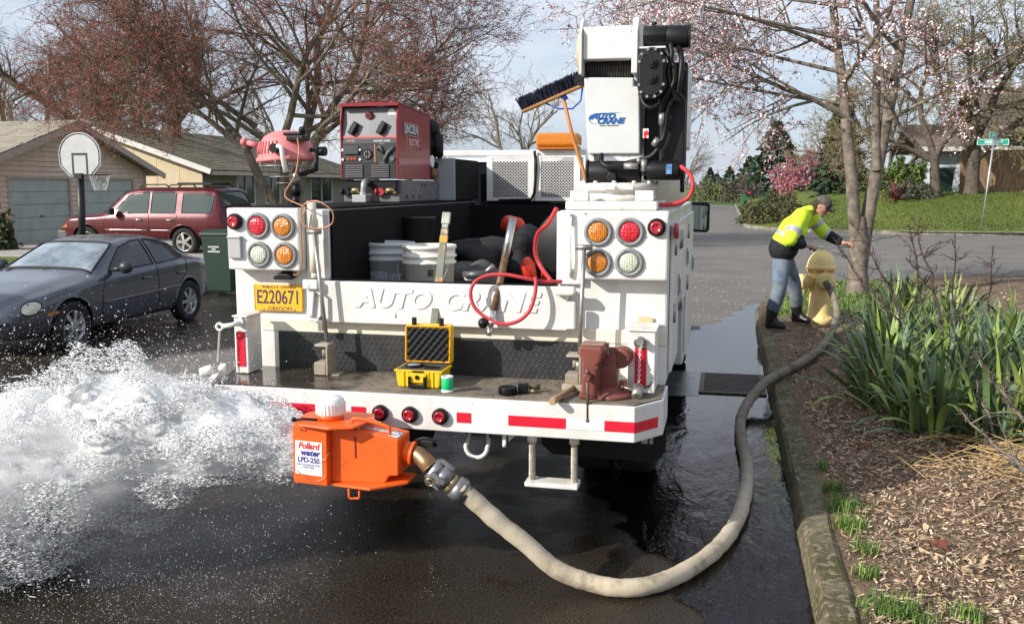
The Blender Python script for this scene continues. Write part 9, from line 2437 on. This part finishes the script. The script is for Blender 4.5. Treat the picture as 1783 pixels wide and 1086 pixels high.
# drips from the coupling and small crowns where they land
n = 36; put(np.stack([sr.normal(-1.27, .010, n), sr.normal(3.83, .010, n), sr.uniform(0.01, .55, n)], 1), .0010 + .0022 * sr.random(n) ** 3, np.tile([0, 0, -1.], (n, 1)) + .01)
for cx_, cy_, q in ((-1.25, 3.80, 30), (-2.1, 3.15, 50), (-2.25, 3.45, 60), (-1.95, 3.55, 40), (-2.45, 3.2, 50)): put(np.stack([sr.normal(cx_, .035, q), sr.normal(cy_, .03, q), np.abs(sr.normal(0, .02, q)) + .004], 1), .0008 + .0020 * sr.random(q) ** 2, sr.normal(0, 1, (q, 3)) + np.array([0, 0, 1.]))
drops('water_streaks', 'fine white streaks of water all over the jet', DP[0], DR[0], DV[0], 1.2 + 3.6 * sr.random(len(DP[0])) ** 2)
P, R, W = np.concatenate(DP[1:]), np.concatenate(DR[1:]), np.concatenate(DV[1:]); n = len(P); R = R[:, None] * .62
d = W / (np.linalg.norm(W, axis=1, keepdims=True) + 1e-9); u = np.cross(d, sr.normal(0, 1, (n, 3))); u /= np.linalg.norm(u, axis=1, keepdims=True); w = np.cross(d, u); L = R * (1 + .7 * sr.random((n, 1)) ** 2); i = np.arange(n)[:, None] * 6
V = np.stack([P - d * L, P + d * L, P + u * R, P + w * R, P - u * R, P - w * R], 1).reshape(-1, 3)
F = np.concatenate([i + np.array(q) for q in ((1, 2, 3), (1, 3, 4), (1, 4, 5), (1, 5, 2), (0, 3, 2), (0, 4, 3), (0, 5, 4), (0, 2, 5))])
tag(obj('water_drops', np_mesh('water_drops', V, F, [FOAM], smooth=True), FOAM), 'countless loose white drops flying round the jet and off the road', 'water drops', kind='stuff')

# ---- the fine mist that hangs round the jet: a closed body of thin white air
def mist(name, label, fn, nu, nv, dens):
    b = MB(); b.grid(fn, nu, nv)
    m = bpy.data.materials.new(name); m.use_nodes = True; N, L = m.node_tree.nodes, m.node_tree.links
    N.remove(N['Principled BSDF']); v = N.new('ShaderNodeVolumePrincipled'); v.inputs['Color'].default_value = (1, 1, 1, 1); v.inputs['Density'].default_value = dens; v.inputs['Anisotropy'].default_value = .0
    tc = N.new('ShaderNodeTexCoord'); mp = N.new('ShaderNodeMapping'); mp.inputs['Scale'].default_value = (.35, 1, 1); n = N.new('ShaderNodeTexNoise'); n.inputs['Scale'].default_value = 11; n.inputs['Detail'].default_value = 3
    r = N.new('ShaderNodeMapRange'); r.inputs['From Min'].default_value = .42; r.inputs['From Max'].default_value = .68; r.inputs['To Min'].default_value = dens * .35; r.inputs['To Max'].default_value = dens * 3
    L.new(tc.outputs['Object'], mp.inputs['Vector']); L.new(mp.outputs['Vector'], n.inputs['Vector']); L.new(n.outputs['Fac'], r.inputs['Value']); L.new(r.outputs[0], v.inputs['Density'])
    L.new(v.outputs[0], N['Material Output'].inputs['Volume'])
    o = obj(name, b, m); bm = bmesh.new(); bm.from_mesh(o.data); bmesh.ops.remove_doubles(bm, verts=bm.verts, dist=1e-5); bmesh.ops.recalc_face_normals(bm, faces=bm.faces); bm.to_mesh(o.data); bm.free()
    return tag(o, label, 'mist', kind='stuff')
def jet_mist(u, v):
    s = .03 + 1.72 * u; x, y, zc, hy_, hz_ = cone(s); k = .95 * min(1, (u * 14) ** .5, ((1 - u) * 6) ** .5 if u < 1 else 0); a = 2 * pi * v
    lob = 1 + .08 * sin(7 * s + 2 * a) + .06 * sin(15 * s - 3 * a)
    return (x, y + cos(a) * hy_ * k * lob, max(.015, zc + sin(a) * hz_ * k * lob))
mist('jet_mist', 'fine white mist hanging round the water jet', jet_mist, 48, 32, 7.0)
scene.cycles.volume_bounces = 10
scene.cycles.transmission_bounces = 16
scene.cycles.max_bounces = 16
scene.cycles.volume_max_steps = 64
